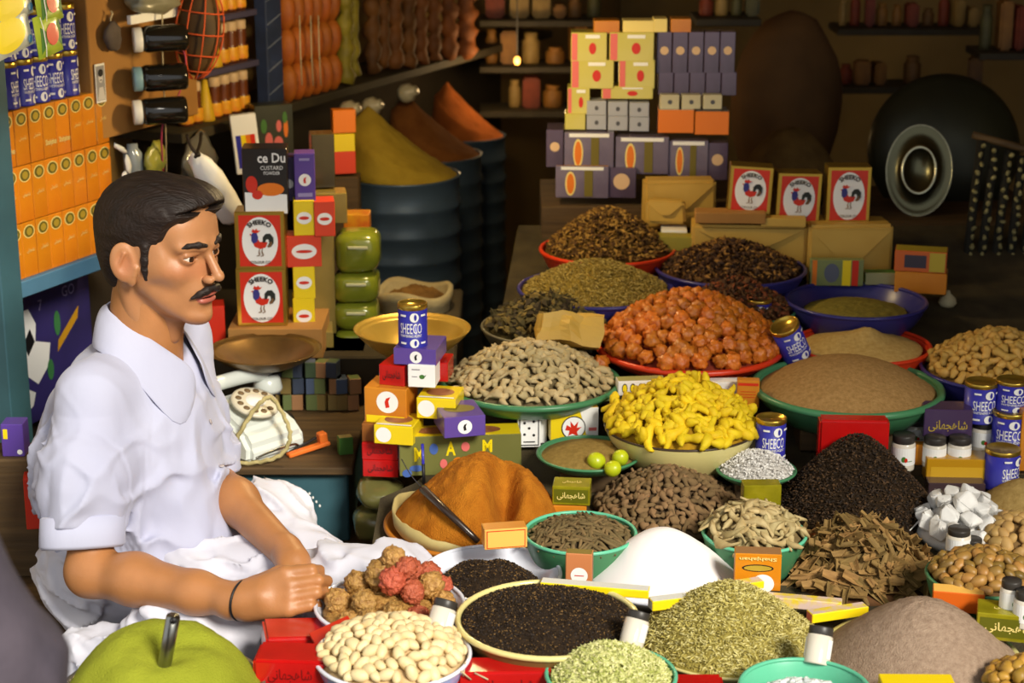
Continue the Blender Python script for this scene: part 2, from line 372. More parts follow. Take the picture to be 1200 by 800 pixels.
# ---------------------------------------------------------------- the shopkeeper
SKIN_BASE = (174, 120, 78)
def skin_mat():
    m = bpy.data.materials.new('skin'); m.use_nodes = True; N = m.node_tree.nodes; L = m.node_tree.links; b = N['Principled BSDF']
    at = N.new('ShaderNodeVertexColor'); at.layer_name = 'Col'; tc = N.new('ShaderNodeTexCoord'); nz = N.new('ShaderNodeTexNoise'); nz.inputs['Scale'].default_value = 18; nz.inputs['Detail'].default_value = 5; L.new(tc.outputs['Object'], nz.inputs['Vector'])
    hs = N.new('ShaderNodeHueSaturation'); mr = N.new('ShaderNodeMapRange'); mr.inputs[1].default_value = .3; mr.inputs[2].default_value = .7; mr.inputs[3].default_value = .88; mr.inputs[4].default_value = 1.10
    L.new(nz.outputs['Fac'], mr.inputs[0]); L.new(mr.outputs[0], hs.inputs['Value']); L.new(at.outputs[0], hs.inputs['Color']); L.new(hs.outputs[0], b.inputs['Base Color'])
    b.inputs['Roughness'].default_value = .46; b.inputs['Specular IOR Level'].default_value = .5; b.inputs['Subsurface Weight'].default_value = .08; b.inputs['Subsurface Radius'].default_value = (.012, .005, .003); b.inputs['Subsurface Scale'].default_value = .5
    nb = N.new('ShaderNodeTexNoise'); nb.inputs['Scale'].default_value = 350; L.new(tc.outputs['Object'], nb.inputs['Vector']); bp = N.new('ShaderNodeBump'); bp.inputs['Strength'].default_value = .12; bp.inputs['Distance'].default_value = .002; L.new(nb.outputs['Fac'], bp.inputs['Height']); L.new(bp.outputs[0], b.inputs['Normal'])
    return m
SKIN = skin_mat()
HYAW = R(-28.5); HS = .93; HM = Matrix.Translation(W(192, 291, 2.86)) @ Euler((R(0), R(3), HYAW)).to_matrix().to_4x4() @ Matrix.Scale(HS, 4)      # head: x forward, y left, z up
TYAW = R(-13); FWD = Vector((math.cos(TYAW), math.sin(TYAW), 0)); LFT = Vector((-math.sin(TYAW), math.cos(TYAW), 0)); ZU = Vector((0, 0, 1))
HO = HM.translation.copy()
NECK = HO - Vector((math.cos(HYAW), math.sin(HYAW), 0)) * .042 - ZU * .155
SHR = NECK - LFT * .138 - ZU * .058 - FWD * .035; SHL = NECK + LFT * .150 - ZU * .042 - FWD * .01
ELR = W(106, 672, 2.64); WRR = W(286, 704, 2.52); ELL = W(244, 556, 2.95); WRL = W(340, 652, 2.68)
PEL = NECK - FWD * .055; PEL.z = .40
def head_mesh():
    g = Grid((-.135, -.105, -.23), (.14, .105, .14), .0017)
    g.ell((-.012, 0, .046), (.098, .077, .080), .01); g.ell((.030, 0, -.028), (.060, .058, .088), .02)
    for s in (1, -1):
        g.cap((.004, s * .052, -.048), (.066, s * .019, -.098), .018, .0145, .020); g.ell((.050, s * .043, -.020), (.022, .018, .016), .024)
        g.cap((.090, s * .012, .021), (.071, s * .048, .022), .0085, .0060, .016)
        g.ell((.000, s * .062, .0), (.05, .016, .04), .02)
    g.ell((.055, 0, .045), (.034, .056, .042), .02)              # forehead
    g.ell((.075, 0, -.103), (.020, .022, .016), .014)            # chin
    g.ell((.064, 0, -.063), (.030, .034, .030), .016)            # muzzle
    for s in (1, -1): g.ell((.101, s * .034, .003), (.019, .017, .0115), .010, sub=True)
    for s in (1, -1): g.ell((.0735, s * .0325, .003), (.0140, .0155, .0140), .003)
    # nose
    g.cap((.087, 0, .016), (.112, 0, -.026), .0068, .0088, .008); g.ell((.1145, 0, -.029), (.0095, .0092, .0085), .004)
    for s in (1, -1): g.ell((.102, s * .0125, -.034), (.011, .0070, .0075), .004)
    for s in (1, -1): g.ell((.106, s * .0072, -.0425), (.006, .0036, .0042), .002, sub=True)
    # lips
    g.ell((.0915, 0, -.0625), (.0085, .0245, .0052), .003); g.ell((.0900, 0, -.0725), (.0090, .0215, .0066), .003)
    g.ell((.102, 0, -.0670), (.012, .024, .0013), .002, sub=True); g.ell((.100, 0, -.088), (.010, .02, .006), .008, sub=True)
    # eye slits: cut the lids open to the eyeball
    X, Y, Z = g.all(); 
    for s in (1, -1):
        yy = (Y * s - .0325) / .0145; op_ = .0046 * np.clip(1 - yy * yy, 0, 1) - np.abs(Z - .0025 - .0015 * yy); g.d = np.where((X > .070) & (np.abs(yy) < 1), np.maximum(g.d, op_), g.d)
        g.cap((.086, s * .020, .0098), (.080, s * .044, .0100), .0026, .0026, .003)
    # ears
    for s in (1, -1):
        g.ell((-.014, s * .086, -.008), (.024, .007, .034), .004, rot=(s * .10, -.18, -s * .50)); g.ell((-.004, s * .081, -.036), (.010, .006, .013), .004)
        g.ell((-.010, s * .0935, -.006), (.0145, .007, .022), .003, rot=(s * .10, -.18, -s * .50), sub=True)
        g.cap((.006, s * .080, -.016), (.003, s * .081, -.028), .0045, .0045, .003)
        g.cap((-.012, s * .0885, .008), (-.022, s * .093, -.018), .0028, .0024, .003)
    # neck
    g.cap((-.032, 0, -.06), (-.050, 0, -.23), .056, .060, .022); g.cap((.022, 0, -.125), (.018, 0, -.15), .016, .012, .02)
    for s in (1, -1): g.cap((-.035, s * .055, -.06), (.005, s * .022, -.205), .013, .012, .02)
    return g.polygonize()
hv, hf = head_mesh(); hv = relax(hv, hf, 2, .4)
def head_cols(v):
    x, y, z = v[:, 0], np.abs(v[:, 1]), v[:, 2]; base = np.tile(np.array(lin(SKIN_BASE)), (len(v), 1))
    def mix(c, m): 
        nonlocal base; base = base * (1 - m[:, None]) + np.array(lin(c)) * m[:, None]
    sm = lambda t: np.clip(t, 0, 1)
    mix((150, 96, 60), .5 * sm((-.045 - z) / .02) * sm((x - .0) / .02) * sm((.02 - (z + .115)) / .01) * sm((x + .02) / .04))          # shaved jaw
    lip = ((y / .0245) ** 2 + ((z + .0675) / .0125) ** 2 < 1) & (x > .083); base[lip] = lin((170, 92, 76))
    mouth = ((y / .022) ** 2 + ((z + .0668) / .0018) ** 2 < 1) & (x > .083); base[mouth] = lin((70, 26, 22))
    eye = (((y - .033) / .021) ** 2 + ((z - .004) / .012) ** 2); mix((134, 78, 46), .55 * sm(1.15 - eye) * (x > .06))
    mix((176, 96, 66), .35 * sm(1 - ((x + .01) / .02) ** 2 - ((z + .012) / .03) ** 2) * (y > .078))
    mix((184, 112, 78), .4 * sm(1 - ((x - .08) / .04) ** 2 - ((z + .018) / .02) ** 2))
    return base
hc = head_cols(hv)
def T(M, v): return v @ np.array(M.to_3x3()).T + np.array(M.translation)
# ---- trunk, arms and hands (one surface)
def hand(g, wr, a, l, n, s=1.0, curl=1.0, thumb=True):
    a, l, n = [np.array(q) for q in (a, l, n)]; w = np.array(wr); r = .0095 * s
    g.cap(w - a * .02, w + a * .03 * s, .024 * s, .026 * s, .015)
    ys = (.0285, .0095, -.0095, -.0275)
    for y in ys:
        g.cap(w + a * .005 + l * y * .6 * s - n * .002, w + a * (.078 - abs(y - .006) * .25) * s + l * y * s, .0145 * s, .0118 * s, .012)
    for y, L in zip(ys, (.040, .044, .041, .033)):
        m = w + a * (.078 - abs(y - .006) * .25) * s + l * y * s; a1, a2, a3 = .30 * curl, 1.45 * curl, 2.5 * curl
        d1 = a * math.cos(a1) - n * math.sin(a1) - l * y * 1.5; d2 = a * math.cos(a2) - n * math.sin(a2); d3 = a * math.cos(a3) - n * math.sin(a3)
        p1 = m + d1 * L * s; p2 = p1 + d2 * L * .62 * s; p3 = p2 + d3 * L * .48 * s
        g.cap(m, p1, r * 1.14, r * .98, .004); g.cap(p1, p2, r * 1.0, r * .9, .0025); g.cap(p2, p3, r * .9, r * .78, .0025)
    if thumb:
        t0 = w + a * .02 * s + l * .022 * s - n * .010; t1 = t0 + (a * .72 + l * .30 - n * .55) * .040 * s; t2 = t1 + (a * .92 - l * .05 - n * .38) * .032 * s; t3 = t2 + (a * .85 - l * .35 - n * .3) * .026 * s
        g.chain([t0, t1, t2, t3], [.015 * s, .0125 * s, .0105 * s, .0085 * s], .006)
def body_mesh():
    lo = (min(ELR.x, SHR.x) - .09, 2.38, .36); hi = (-.22, 3.1, NECK.z + .10); g = Grid(lo, hi, .0027)
    # trunk under the shirt
    g.cap(NECK + ZU * .07 + FWD * .005, NECK - FWD * .01 - ZU * .03, .058, .062, .03)
    g.ell(NECK - ZU * .17 - FWD * .03, (.085, .125, .19), .03, rot=(0, 0, TYAW)); g.ell(PEL + ZU * .06, (.09, .12, .12), .03, rot=(0, 0, TYAW)); g.cap(SHR, SHL, .042, .042, .03)
    # right arm
    g.chain([SHR, SHR + (ELR - SHR) * .5, ELR + ZU * .015], [.044, .039, .033], .02); g.ell(ELR, (.034, .033, .033), .02)
    mid = ELR + (WRR - ELR) * .30 + Vector((0, 0, .004)); g.chain([ELR, mid, ELR + (WRR - ELR) * .7, WRR], [.033, .0375, .030, .0235], .02)
    a = (W(378, 684, 2.50) - WRR).normalized(); l = Vector((-.10, .45, .78)); l = (l - a * l.dot(a)).normalized(); n = l.cross(a).normalized()
    if n.y > 0: n = -n
    hand(g, WRR, a, l, n, .96, 1.0)
    # left arm
    g.chain([SHL, ELL], [.042, .034], .02); g.chain([ELL, ELL + (WRL - ELL) * .35, WRL + (WRL - ELL) * .05], [.033, .0335, .0235], .03)
    a = (W(352, 690, 2.60) - WRL).normalized(); l = Vector((.5, -.2, -.3)); l = (l - a * l.dot(a)).normalized(); n = a.cross(l).normalized()
    if n.z > 0: n = -n
    hand(g, WRL, a, l, -n, .80, 1.1, thumb=False)
    return g.polygonize()
bv, bf = body_mesh(); bv = relax(bv, bf, 2, .4)
av = np.vstack([T(HM, hv), bv]) ; af = np.vstack([hf, bf + len(hv)])
ORG = Vector((PEL.x, PEL.y, .27)); av = av - np.array(ORG)
pm_ = npmesh('person', av, af)
ca = pm_.color_attributes.new('Col', 'FLOAT_COLOR', 'POINT'); cc = np.ones((len(av), 4), np.float32); cc[:len(hv), :3] = hc; cc[len(hv):, :3] = lin((172, 116, 70)); 
ca.data.foreach_set('color', cc.ravel())
man = obj('person', pm_, SKIN, loc=ORG, label='seated person in white shirt with dark hair and moustache, forearms on lap, looking aside', cat='person')
def child_world(name, me, m, label=None):                       # mesh given in world coordinates
    me.transform(Matrix.Translation(-ORG)); return obj(name, me, m, man, label=label)
def hair_mesh():
    g = Grid((-.15, -.11, -.14), (.14, .11, .16), .0022)
    g.ell((-.018, 0, .046), (.106, .0855, .083), .01); g.ell((.036, -.01, .078), (.064, .066, .038), .03); g.ell((-.072, 0, -.005), (.046, .066, .085), .03)
    g.ell((.045, .02, .079), (.052, .058, .036), .02)
    X, Y, Z = g.all(); ay = np.abs(Y)
    part = .010 * np.tanh((Y - .02) / .02)
    hl = np.interp(Z, [-.14, -.062, -.052, -.028, .000, .030, .060, .085, .105, .16], [-.035, -.035, .032, .036, .036, .038, .054, .082, .122, .2]) + 0 * X
    hl = hl + .018 * np.exp(-((ay - .03) / .03) ** 2) * (Z < .08) * 1.0
    cut = hl - X                                                 # negative in front of the hairline
    nz_ = .0035 * vnoise(X * 20 + Y * 60, Y * 160, Z * 60)
    g.d = np.maximum(g.d + nz_ * .5, -(cut + nz_))
    ear = np.sqrt(((X + .014) / .028) ** 2 + ((Z + .014) / .034) ** 2) - 1; g.d = np.where(ay > .055, np.maximum(g.d, -ear * .02), g.d)
    low = -.088 + .0 * X; g.d = np.maximum(g.d, (low - Z))
    sk = np.maximum(ay - .081 + .03 * np.clip(-Z, 0, 1), 0); g.d = np.where(Z < .01, np.maximum(g.d, ay - .083 + .12 * np.clip(.01 - Z, 0, .1)), g.d)
    for s in (1, -1): g.chain([(.022, s * .0750, .022), (.0205, s * .0745, -.002), (.0195, s * .0725, -.018), (.0185, s * .0685, -.034)], [.0080, .0072, .0066, .0050], .006)
    return g.polygonize()
xv, xf = hair_mesh(); xv = relax(xv, xf, 2, .4)
HAIR = mat('black_hair', (24, 16, 12), (40, 27, 20), scale=14, rough=.55, bump=.8, bscale=60, stretch=(.7, 6, 2.6), spec=.35)
child_world('hair', npmesh('hair', T(HM, xv), xf), HAIR, 'short dark side parted hair')
def hsdf(name, fn, m, label=None, lo=(.03, -.06, -.09), hi=(.14, .06, .05)):
    g = Grid(lo, hi, .0013); fn(g); v, f = g.polygonize(); return child_world(name, npmesh(name, T(HM, relax(v, f, 1)), f), m, label)
def brow(s):
    def fn(g): g.chain([(.0975, s * .012, .0235), (.0930, s * .026, .0268), (.083, s * .042, .0265), (.0735, s * .0525, .0225)], [.0036, .0052, .0044, .0022], .003)
    return fn
for s in (1, -1): hsdf('eyebrow', brow(s), HAIR)
def mous(g):
    for s in (1, -1): g.chain([(.1035, s * .002, -.0500), (.1000, s * .013, -.0525), (.0935, s * .025, -.0580), (.0850, s * .035, -.0640)], [.0046, .0066, .0056, .0024], .003)
hsdf('moustache', mous, HAIR, 'dark moustache')
EYEW = mat('eye_white', (214, 200, 186), rough=.2, coat=.5); IRIS = mat('iris', (46, 26, 16), rough=.15, coat=.8)
for s in (1, -1):
    c = HM @ Vector((.0732, s * .0325, .0030)); eb = obj('eyeball', blob((.0125 * HS, .0125 * HS, .0125 * HS), 0, 1, 3), EYEW, man, loc=c - ORG)
    d = (HM.to_3x3() @ Vector((1, -.12, -.02))).normalized(); n_ = 14; cap_ = [(.0128 * HS * math.sin(t), .0128 * HS * math.cos(t)) for t in np.linspace(0, .46, 5)]
    obj('iris', lathe(cap_, 18), IRIS, eb, rot=d.to_track_quat('Z', 'Y').to_euler())
# ---- clothes
def cloth_mat(name, c, c2):
    m = mat(name, c, c2, scale=5, rough=.85, bump=.6, bscale=14, sheen=.15, spec=.2, stretch=(1, 1, .45)); return m
SHIRT = cloth_mat('white_shirt_cotton', (184, 186, 206), (170, 172, 196)); TROU = cloth_mat('white_trouser_cotton', (212, 212, 222), (194, 194, 208))
def folds(X, Y, Z, amp, f, sx=1, sz=.3, seed=0): 
    n = fbm(X * f + seed, Y * f + 3 * seed, Z * f * sz + seed, 2); return amp * (1 - 2 * np.abs(n))
SG = None
def shirt():
    global SG
    lo = (min(ELR.x, SHR.x, PEL.x) - .14, 2.40, .40); hi = (-.30, 3.14, NECK.z + .09); g = Grid(lo, hi, .0038)
    rz = (0, 0, TYAW)
    g.cap(SHR + ZU * .008, SHL + ZU * .002, .047, .050, .05); g.cap(NECK + ZU * .010 - FWD * .012, NECK - ZU * .05 - FWD * .01, .058, .078, .03)
    g.ell(NECK - ZU * .17 - FWD * .030, (.112, .150, .170), .05, rot=rz); g.ell(PEL + ZU * .14 + FWD * .030, (.128, .150, .17), .06, rot=rz); g.ell(PEL + ZU * .02 + FWD * .05, (.150, .160, .11), .06, rot=rz)
    g.ell(NECK - ZU * .19 - FWD * .085, (.062, .125, .16), .05, rot=rz); g.ell(PEL + ZU * .12 - FWD * .065, (.075, .13, .15), .05, rot=rz)
    cR = ELR + (SHR - ELR) * .24 + Vector((-.012, 0, 0)); g.chain([SHR, SHR + (cR - SHR) * .55 + Vector((-.006, -.012, 0)), cR], [.046, .054, .054], .06)
    cL = ELL + (SHL - ELL) * .03; g.chain([SHL, cL], [.050, .050], .03)
    ax = (ELR - SHR).normalized(); X, Y, Z = g.all()
    ridge = lambda n: np.maximum(0, 1 - np.abs(n) * 3.2)
    hang = vnoise(X * 17 - Z * 5, Y * 17 + Z * 3, Z * 2.6 + X * 2); slant = vnoise(X * 14 + Z * 17, Y * 10, Z * 10 - X * 12); fine = fbm(X * 34, Y * 34, Z * 16 + X * 12, 2)
    low = np.clip((NECK.z - .06 - Z) / .10, .15, 1)
    g.d = g.d - ((.0105 * ridge(hang * 1.1) + .0080 * ridge(slant * 1.2) + .0010 * fine) * low - .004).astype(np.float32)
    for e, c0, a_ in ((ELR, cR, ax), (ELL, cL, (ELL - SHL).normalized())):
        dist = (X - c0.x) * a_.x + (Y - c0.y) * a_.y + (Z - c0.z) * a_.z; near = np.sqrt((X - e.x) ** 2 + (Y - e.y) ** 2 + (Z - e.z) ** 2) < .098
        g.d = np.where(near & (dist > -.03), np.maximum(g.d, dist), g.d)
    SG = (g.d.copy(), g.lo.copy(), g.h)
    g.cap(NECK + ZU * .10 + FWD * .012, NECK - ZU * .005 + FWD * .02, .050, .046, .006, sub=True); g.cap(NECK + FWD * .05 + ZU * .01, NECK + FWD * .105 - ZU * .10, .036, .006, .008, sub=True)
    g.d = np.maximum(g.d, -(Z - .405))
    v, f = g.polygonize(); return relax(v, f, 1, .4), f
def sg(p):
    d, lo, h = SG; i = np.clip(((np.array(p) - lo) / h).round().astype(int), 1, np.array(d.shape) - 2); i = tuple(i)
    gr = np.array([d[i[0] + 1, i[1], i[2]] - d[i[0] - 1, i[1], i[2]], d[i[0], i[1] + 1, i[2]] - d[i[0], i[1] - 1, i[2]], d[i[0], i[1], i[2] + 1] - d[i[0], i[1], i[2] - 1]]); return float(d[i]), Vector(gr / (np.linalg.norm(gr) + 1e-9))
def lay_on(p, dist):                                            # bring a point to lie just outside the shirt
    p = Vector(p)
    for _ in range(12):
        d, gr = sg(p); p = p + gr * (dist - d) * .7
    return p
sv, sf = shirt(); shirt_o = child_world('shirt', npmesh('shirt', sv, sf), SHIRT, 'white long cotton shirt with rolled sleeves')
def sheet(name, rows, thick, m, sub=2, label=None):             # rows of world points -> smooth double-sided cloth piece
    nr, nc = len(rows), len(rows[0]); V = [p for r in rows for p in r]; Fc = [(i * nc + j, i * nc + j + 1, (i + 1) * nc + j + 1, (i + 1) * nc + j) for i in range(nr - 1) for j in range(nc - 1)]
    me = mesh(name, V, Fc, True); bm = bmesh.new(); bm.from_mesh(me); cl_ = bm.edges.layers.float.new('crease_edge')
    for e_ in bm.edges:
        if e_.is_boundary: e_[cl_] = .75
    bm.to_mesh(me); bm.free(); o = child_world(name, me, m, label)
    a = o.modifiers.new('s', 'SOLIDIFY'); a.thickness = thick; a.offset = 0; b = o.modifiers.new('b', 'SUBSURF'); b.levels = sub; b.render_levels = sub; return o
def HP(f, r, u): return HM @ Vector((f, -r, u))                  # a point by head axes: forward, right, up
# collar: two wings falling from the neck band, lying on the shirt
def CP(f, r, u): return NECK + FWD * f - LFT * r + ZU * u
for s in (1, -1):
    top = [CP(-.062, s * .006, .060), CP(-.052, s * .036, .058), CP(-.022, s * .056, .048), CP(.016, s * .056, .028), CP(.044, s * .042, .000), CP(.062, s * .018, -.038)]
    low = [CP(-.10, s * .006, .014), CP(-.082, s * .060, .008), CP(-.035, s * .098, -.005), CP(.028, s * .104, -.045), CP(.084, s * .078, -.140), CP(.092, s * .018, -.070)]
    mid = [a_ * .45 + b_ * .55 + ZU * .010 for a_, b_ in zip(top, low)]
    low = [lay_on(p, .007) for p in low]; mid = [lay_on(p, .013) if sg(p)[0] < .013 else p for p in mid]; top = [p if sg(p)[0] > .010 else lay_on(p, .012) for p in top]
    sheet('collar', [top, mid, low], .0028, SHIRT, 2, 'wide pointed white collar')
# rolled cuff on the right sleeve, placket with buttons
def ringtube(c, ax, r, rr, wob=.004, n=28):
    a = ax.orthogonal().normalized(); b = ax.cross(a); return [c + a * ((r + wob * math.sin(3 * t)) * math.cos(t)) + b * ((r + wob * math.cos(2 * t)) * math.sin(t)) for t in np.linspace(0, 2 * math.pi, n)]
ax = (ELR - SHR).normalized(); cR = ELR + (SHR - ELR) * .24 + Vector((-.012, 0, 0))
def cuff(c, ax, r, h):
    a = ax.orthogonal().normalized(); b = ax.cross(a); V = []; Fc = []; n = 32; prof = [(-.5, 0), (-.45, .005), (0, .006), (.4, .006), (.5, .002), (.45, -.004), (0, -.005)]
    for k in range(n):
        t = 2 * math.pi * k / n; w = .004 * math.sin(3 * t + 1)
        for q, dr in prof: V.append(c + ax * (q * h + .006 * math.sin(t + 2)) + (a * math.cos(t) + b * math.sin(t)) * (r + dr + w))
    m = len(prof)
    for k in range(n):
        for q in range(m): Fc.append((k * m + q, ((k + 1) % n) * m + q, ((k + 1) % n) * m + (q + 1) % m, k * m + (q + 1) % m))
    return mesh('cuff', V, Fc, True)
child_world('rolled_cuff', cuff(cR, ax, .0575, .050), SHIRT, 'rolled up white shirt cuff')
axl = (ELL - SHL).normalized(); child_world('rolled_cuff', cuff(ELL + (SHL - ELL) * .07, axl, .050, .045), SHIRT, 'rolled up white shirt cuff')
# trousers and lap
def trousers():
    g = Grid((-.95, 2.36, .265), (-.10, 3.22, .62), .0045)
    kR = W(458, 692, 2.68); kL = W(318, 606, 3.02); hipR = PEL - LFT * .08 - ZU * .03; hipL = PEL + LFT * .08 - ZU * .03
    g.ell(PEL - ZU * .05, (.15, .16, .10), .05, rot=(0, 0, TYAW))
    g.chain([hipR, kR], [.085, .046], .04); anR = W(225, 768, 2.56); g.chain([kR, anR], [.048, .045], .04); g.chain([anR, W(100, 780, 2.62)], [.048, .055], .05)
    g.chain([hipL, kL], [.085, .055], .04); ft = W(368, 660, 2.92); g.chain([kL, ft], [.056, .048], .04); g.cap(W(400, 668, 2.70), W(478, 668, 2.70), .036, .030, .04)
    g.cap(W(200, 725, 2.60), W(420, 705, 2.64), .042, .034, .06)
    X, Y, Z = g.all(); ridge = lambda n: np.maximum(0, 1 - np.abs(n) * 3)
    f1 = fbm(X * 13 + Z * 18, Y * 15, Z * 15, 2); f2 = vnoise(X * 9, Y * 24 + X * 12, Z * 28)
    g.d = g.d - (.012 * ridge(f1) + .007 * ridge(f2) - .004).astype(np.float32); g.d = np.maximum(g.d, -(Z - .272))
    v, f = g.polygonize(); return relax(v, f, 1, .4), f
tv, tf = trousers(); child_world('trousers', npmesh('trousers', tv, tf), TROU, 'loose white cotton trousers over crossed legs')
# black thread round the right wrist
wa = (WRR - ELR).normalized(); c0 = WRR - wa * .004
child_world('wrist_thread', tube(ringtube(c0, wa, .0292, 0, .0006, 36), .0018, 6, caps=False), BLACKP, 'thin black thread tied round the wrist')
# placket strip with buttons down the front
pl = [lay_on(CP(.095 + .012 * k, .004, -.11 - .075 * k), .003) for k in range(5)]
for k in range(4):
    q = lay_on(CP(.10 + .010 * k, .002, -.13 - .08 * k), .003); d_, n_ = sg(q); obj('button', lathe([(0, .0015), (.004, .0012), (.0045, 0)], 12), mat('button_shell', (170, 160, 160), rough=.3), man, loc=q - ORG, rot=n_.to_track_quat('Z', 'Y').to_euler())
# ---------------------------------------------------------------- bowls, heaps and piles
ENW = mat('white_enamel', (226, 230, 244), rough=.18, coat=.6); ENB = mat('blue_white_enamel', (150, 164, 224), (176, 186, 232), scale=9, rough=.2, coat=.6)
PGRN = mat('green_plastic', (66, 124, 84), rough=.35); PGRN2 = mat('mint_plastic', (96, 186, 150), rough=.35); PRED = mat('red_plastic', (206, 56, 24), rough=.35); PBLU = mat('blue_plastic', (50, 48, 118), rough=.3)
CREAM = mat('cream_enamel', (222, 210, 140), rough=.3, coat=.4); DKRIM = mat('dark_enamel_rim', (60, 46, 34), rough=.4); GREYM = mat('grey_aluminium', (132, 126, 104), rough=.4, metal=.5); ORW = mat('orange_painted_wood', (196, 120, 28), (160, 92, 20), scale=8, rough=.5)
PAPER = mat('cream_paper', (196, 178, 118), (170, 150, 92), scale=14, rough=.8)
def bowl(name, label, px, py, hw, lift, inner, outer, rim, rb=.62, wall=.0035, rimr=.0032, depth=None, P=None, cat='bowl', flare=1.0, group=None):
    P = P or on(px, py, lift); Rr = hw / ppm(P); H = depth or lift + .004
    r0 = Rr * rb; prof = []
    for i in range(9):
        t = i / 8; prof.append((r0 + (Rr - r0) * (t ** (1 / flare) if flare != 1 else math.sin(t * math.pi / 2) * .6 + t * .4), H * t))
    out = [(0, 0)] + prof; o = obj(name, lathe(out, 48, name), outer, loc=(P.x, P.y, P.z - H), label=label, cat=cat, group=group)
    inn = [(r - wall, z + wall) for r, z in prof]; inn[-1] = (prof[-1][0] - wall * .6, H)
    obj('inside', lathe([(0, wall)] + inn, 48, 'inside'), inner, o)
    rr = [(Rr - wall * .4 + rimr * math.cos(a), H + rimr * math.sin(a)) for a in np.linspace(0, 2 * math.pi, 9)]
    obj('rim', lathe(rr, 48, 'rim'), rim, o)
    gapz = P.z - H - terr(P.y)
    if gapz > .012: obj('support_crate', boxm(Rr * 1.1, Rr * 1.0, gapz + .004, .003), WOOD, loc=(P.x, P.y + .01, terr(P.y) - .006), label='dark wooden crate under the ' + label, cat='crate')
    return o, P, Rr
def cone(p=1.0, flat=0.1):                                     # heap profile
    return lambda x, y: np.clip(1 - np.sqrt(x * x + y * y + flat ** 2) + flat * .5, -.2, 1) ** 1 if p == 1 else np.sign(1 - np.hypot(x, y)) * np.abs(1 - (x * x + y * y)) ** p
def heapmesh(Rr, h, fn, n=56, rings=26, drop=.02, rough=.0, freq=30, seed=0, name='heap', zoff=0):
    V = []; Fc = []
    for i in range(rings + 1):
        r = i / rings
        for k in range(n):
            a = 2 * math.pi * k / n; x, y = r * math.cos(a), r * math.sin(a); V.append((x, y))
    V = np.array(V); z = np.asarray(fn(V[:, 0], V[:, 1])) * h + zoff
    if rough: z = z + rough * fbm(V[:, 0] * Rr * freq + seed * 5, V[:, 1] * Rr * freq + seed, seed + 0.5, 4)
    P = np.column_stack([V[:, 0] * Rr, V[:, 1] * Rr, z])
    for i in range(rings):
        for k in range(n):
            k2 = (k + 1) % n; Fc.append((i * n + k, (i + 1) * n + k, (i + 1) * n + k2, i * n + k2))
    b = len(P); base = [(p[0] * .84, p[1] * .84, -drop) for p in P[rings * n:]]; P = list(map(tuple, P)) + base
    for k in range(n): k2 = (k + 1) % n; Fc.append((rings * n + k, b + k, b + k2, rings * n + k2))
    Fc.append(tuple(b + k for k in range(n))[::-1])
    me = mesh(name, P, Fc, True); bm = bmesh.new(); bm.from_mesh(me); bmesh.ops.remove_doubles(bm, verts=bm.verts, dist=1e-6); bm.to_mesh(me); bm.free()
    return me
def flecks(Rr, h, fn, N, size, mats, parent, aspect=(3, 1), lift=.3, name='flakes', seed=0, zoff=0, rmax=.97, up=.5):
    r_ = np.random.default_rng(seed + 100); a = r_.random(N) * 2 * math.pi; r = np.sqrt(r_.random(N)) * rmax
    x, y = r * np.cos(a), r * np.sin(a); z = np.asarray(fn(x, y)) * h + zoff
    c = np.column_stack([x * Rr, y * Rr, z + size * lift * r_.random(N)])
    d = r_.normal(size=(N, 3)); d[:, 2] *= up; d /= np.linalg.norm(d, axis=1)[:, None]
    e = np.cross(d, r_.normal(size=(N, 3))); e /= np.linalg.norm(e, axis=1)[:, None]
    s = size * r_.uniform(.6, 1.4, N)[:, None]; L = d * s * aspect[0] / 2; Wd = e * s * aspect[1] / 2; n = np.cross(d, e) * s * .3
    V = np.concatenate([c - L, c + Wd, c + L, c - Wd, c + n, c - n])
    i = np.arange(N); q = [(0, 1, 4), (1, 2, 4), (2, 3, 4), (3, 0, 4), (1, 0, 5), (2, 1, 5), (3, 2, 5), (0, 3, 5)]
    Fc = np.concatenate([np.column_stack([i + t[0] * N, i + t[1] * N, i + t[2] * N]) for t in q])
    me = bpy.data.meshes.new(name); me.from_pydata(V.tolist(), [], Fc.tolist())
    mi = np.tile(r_.integers(0, len(mats), N), len(q)); me.polygons.foreach_set('material_index', mi.astype(np.int32)); me.update()
    for m in mats: me.materials.append(m)
    o = obj(name, me, None, parent); o['kind'] = 'stuff'; return o
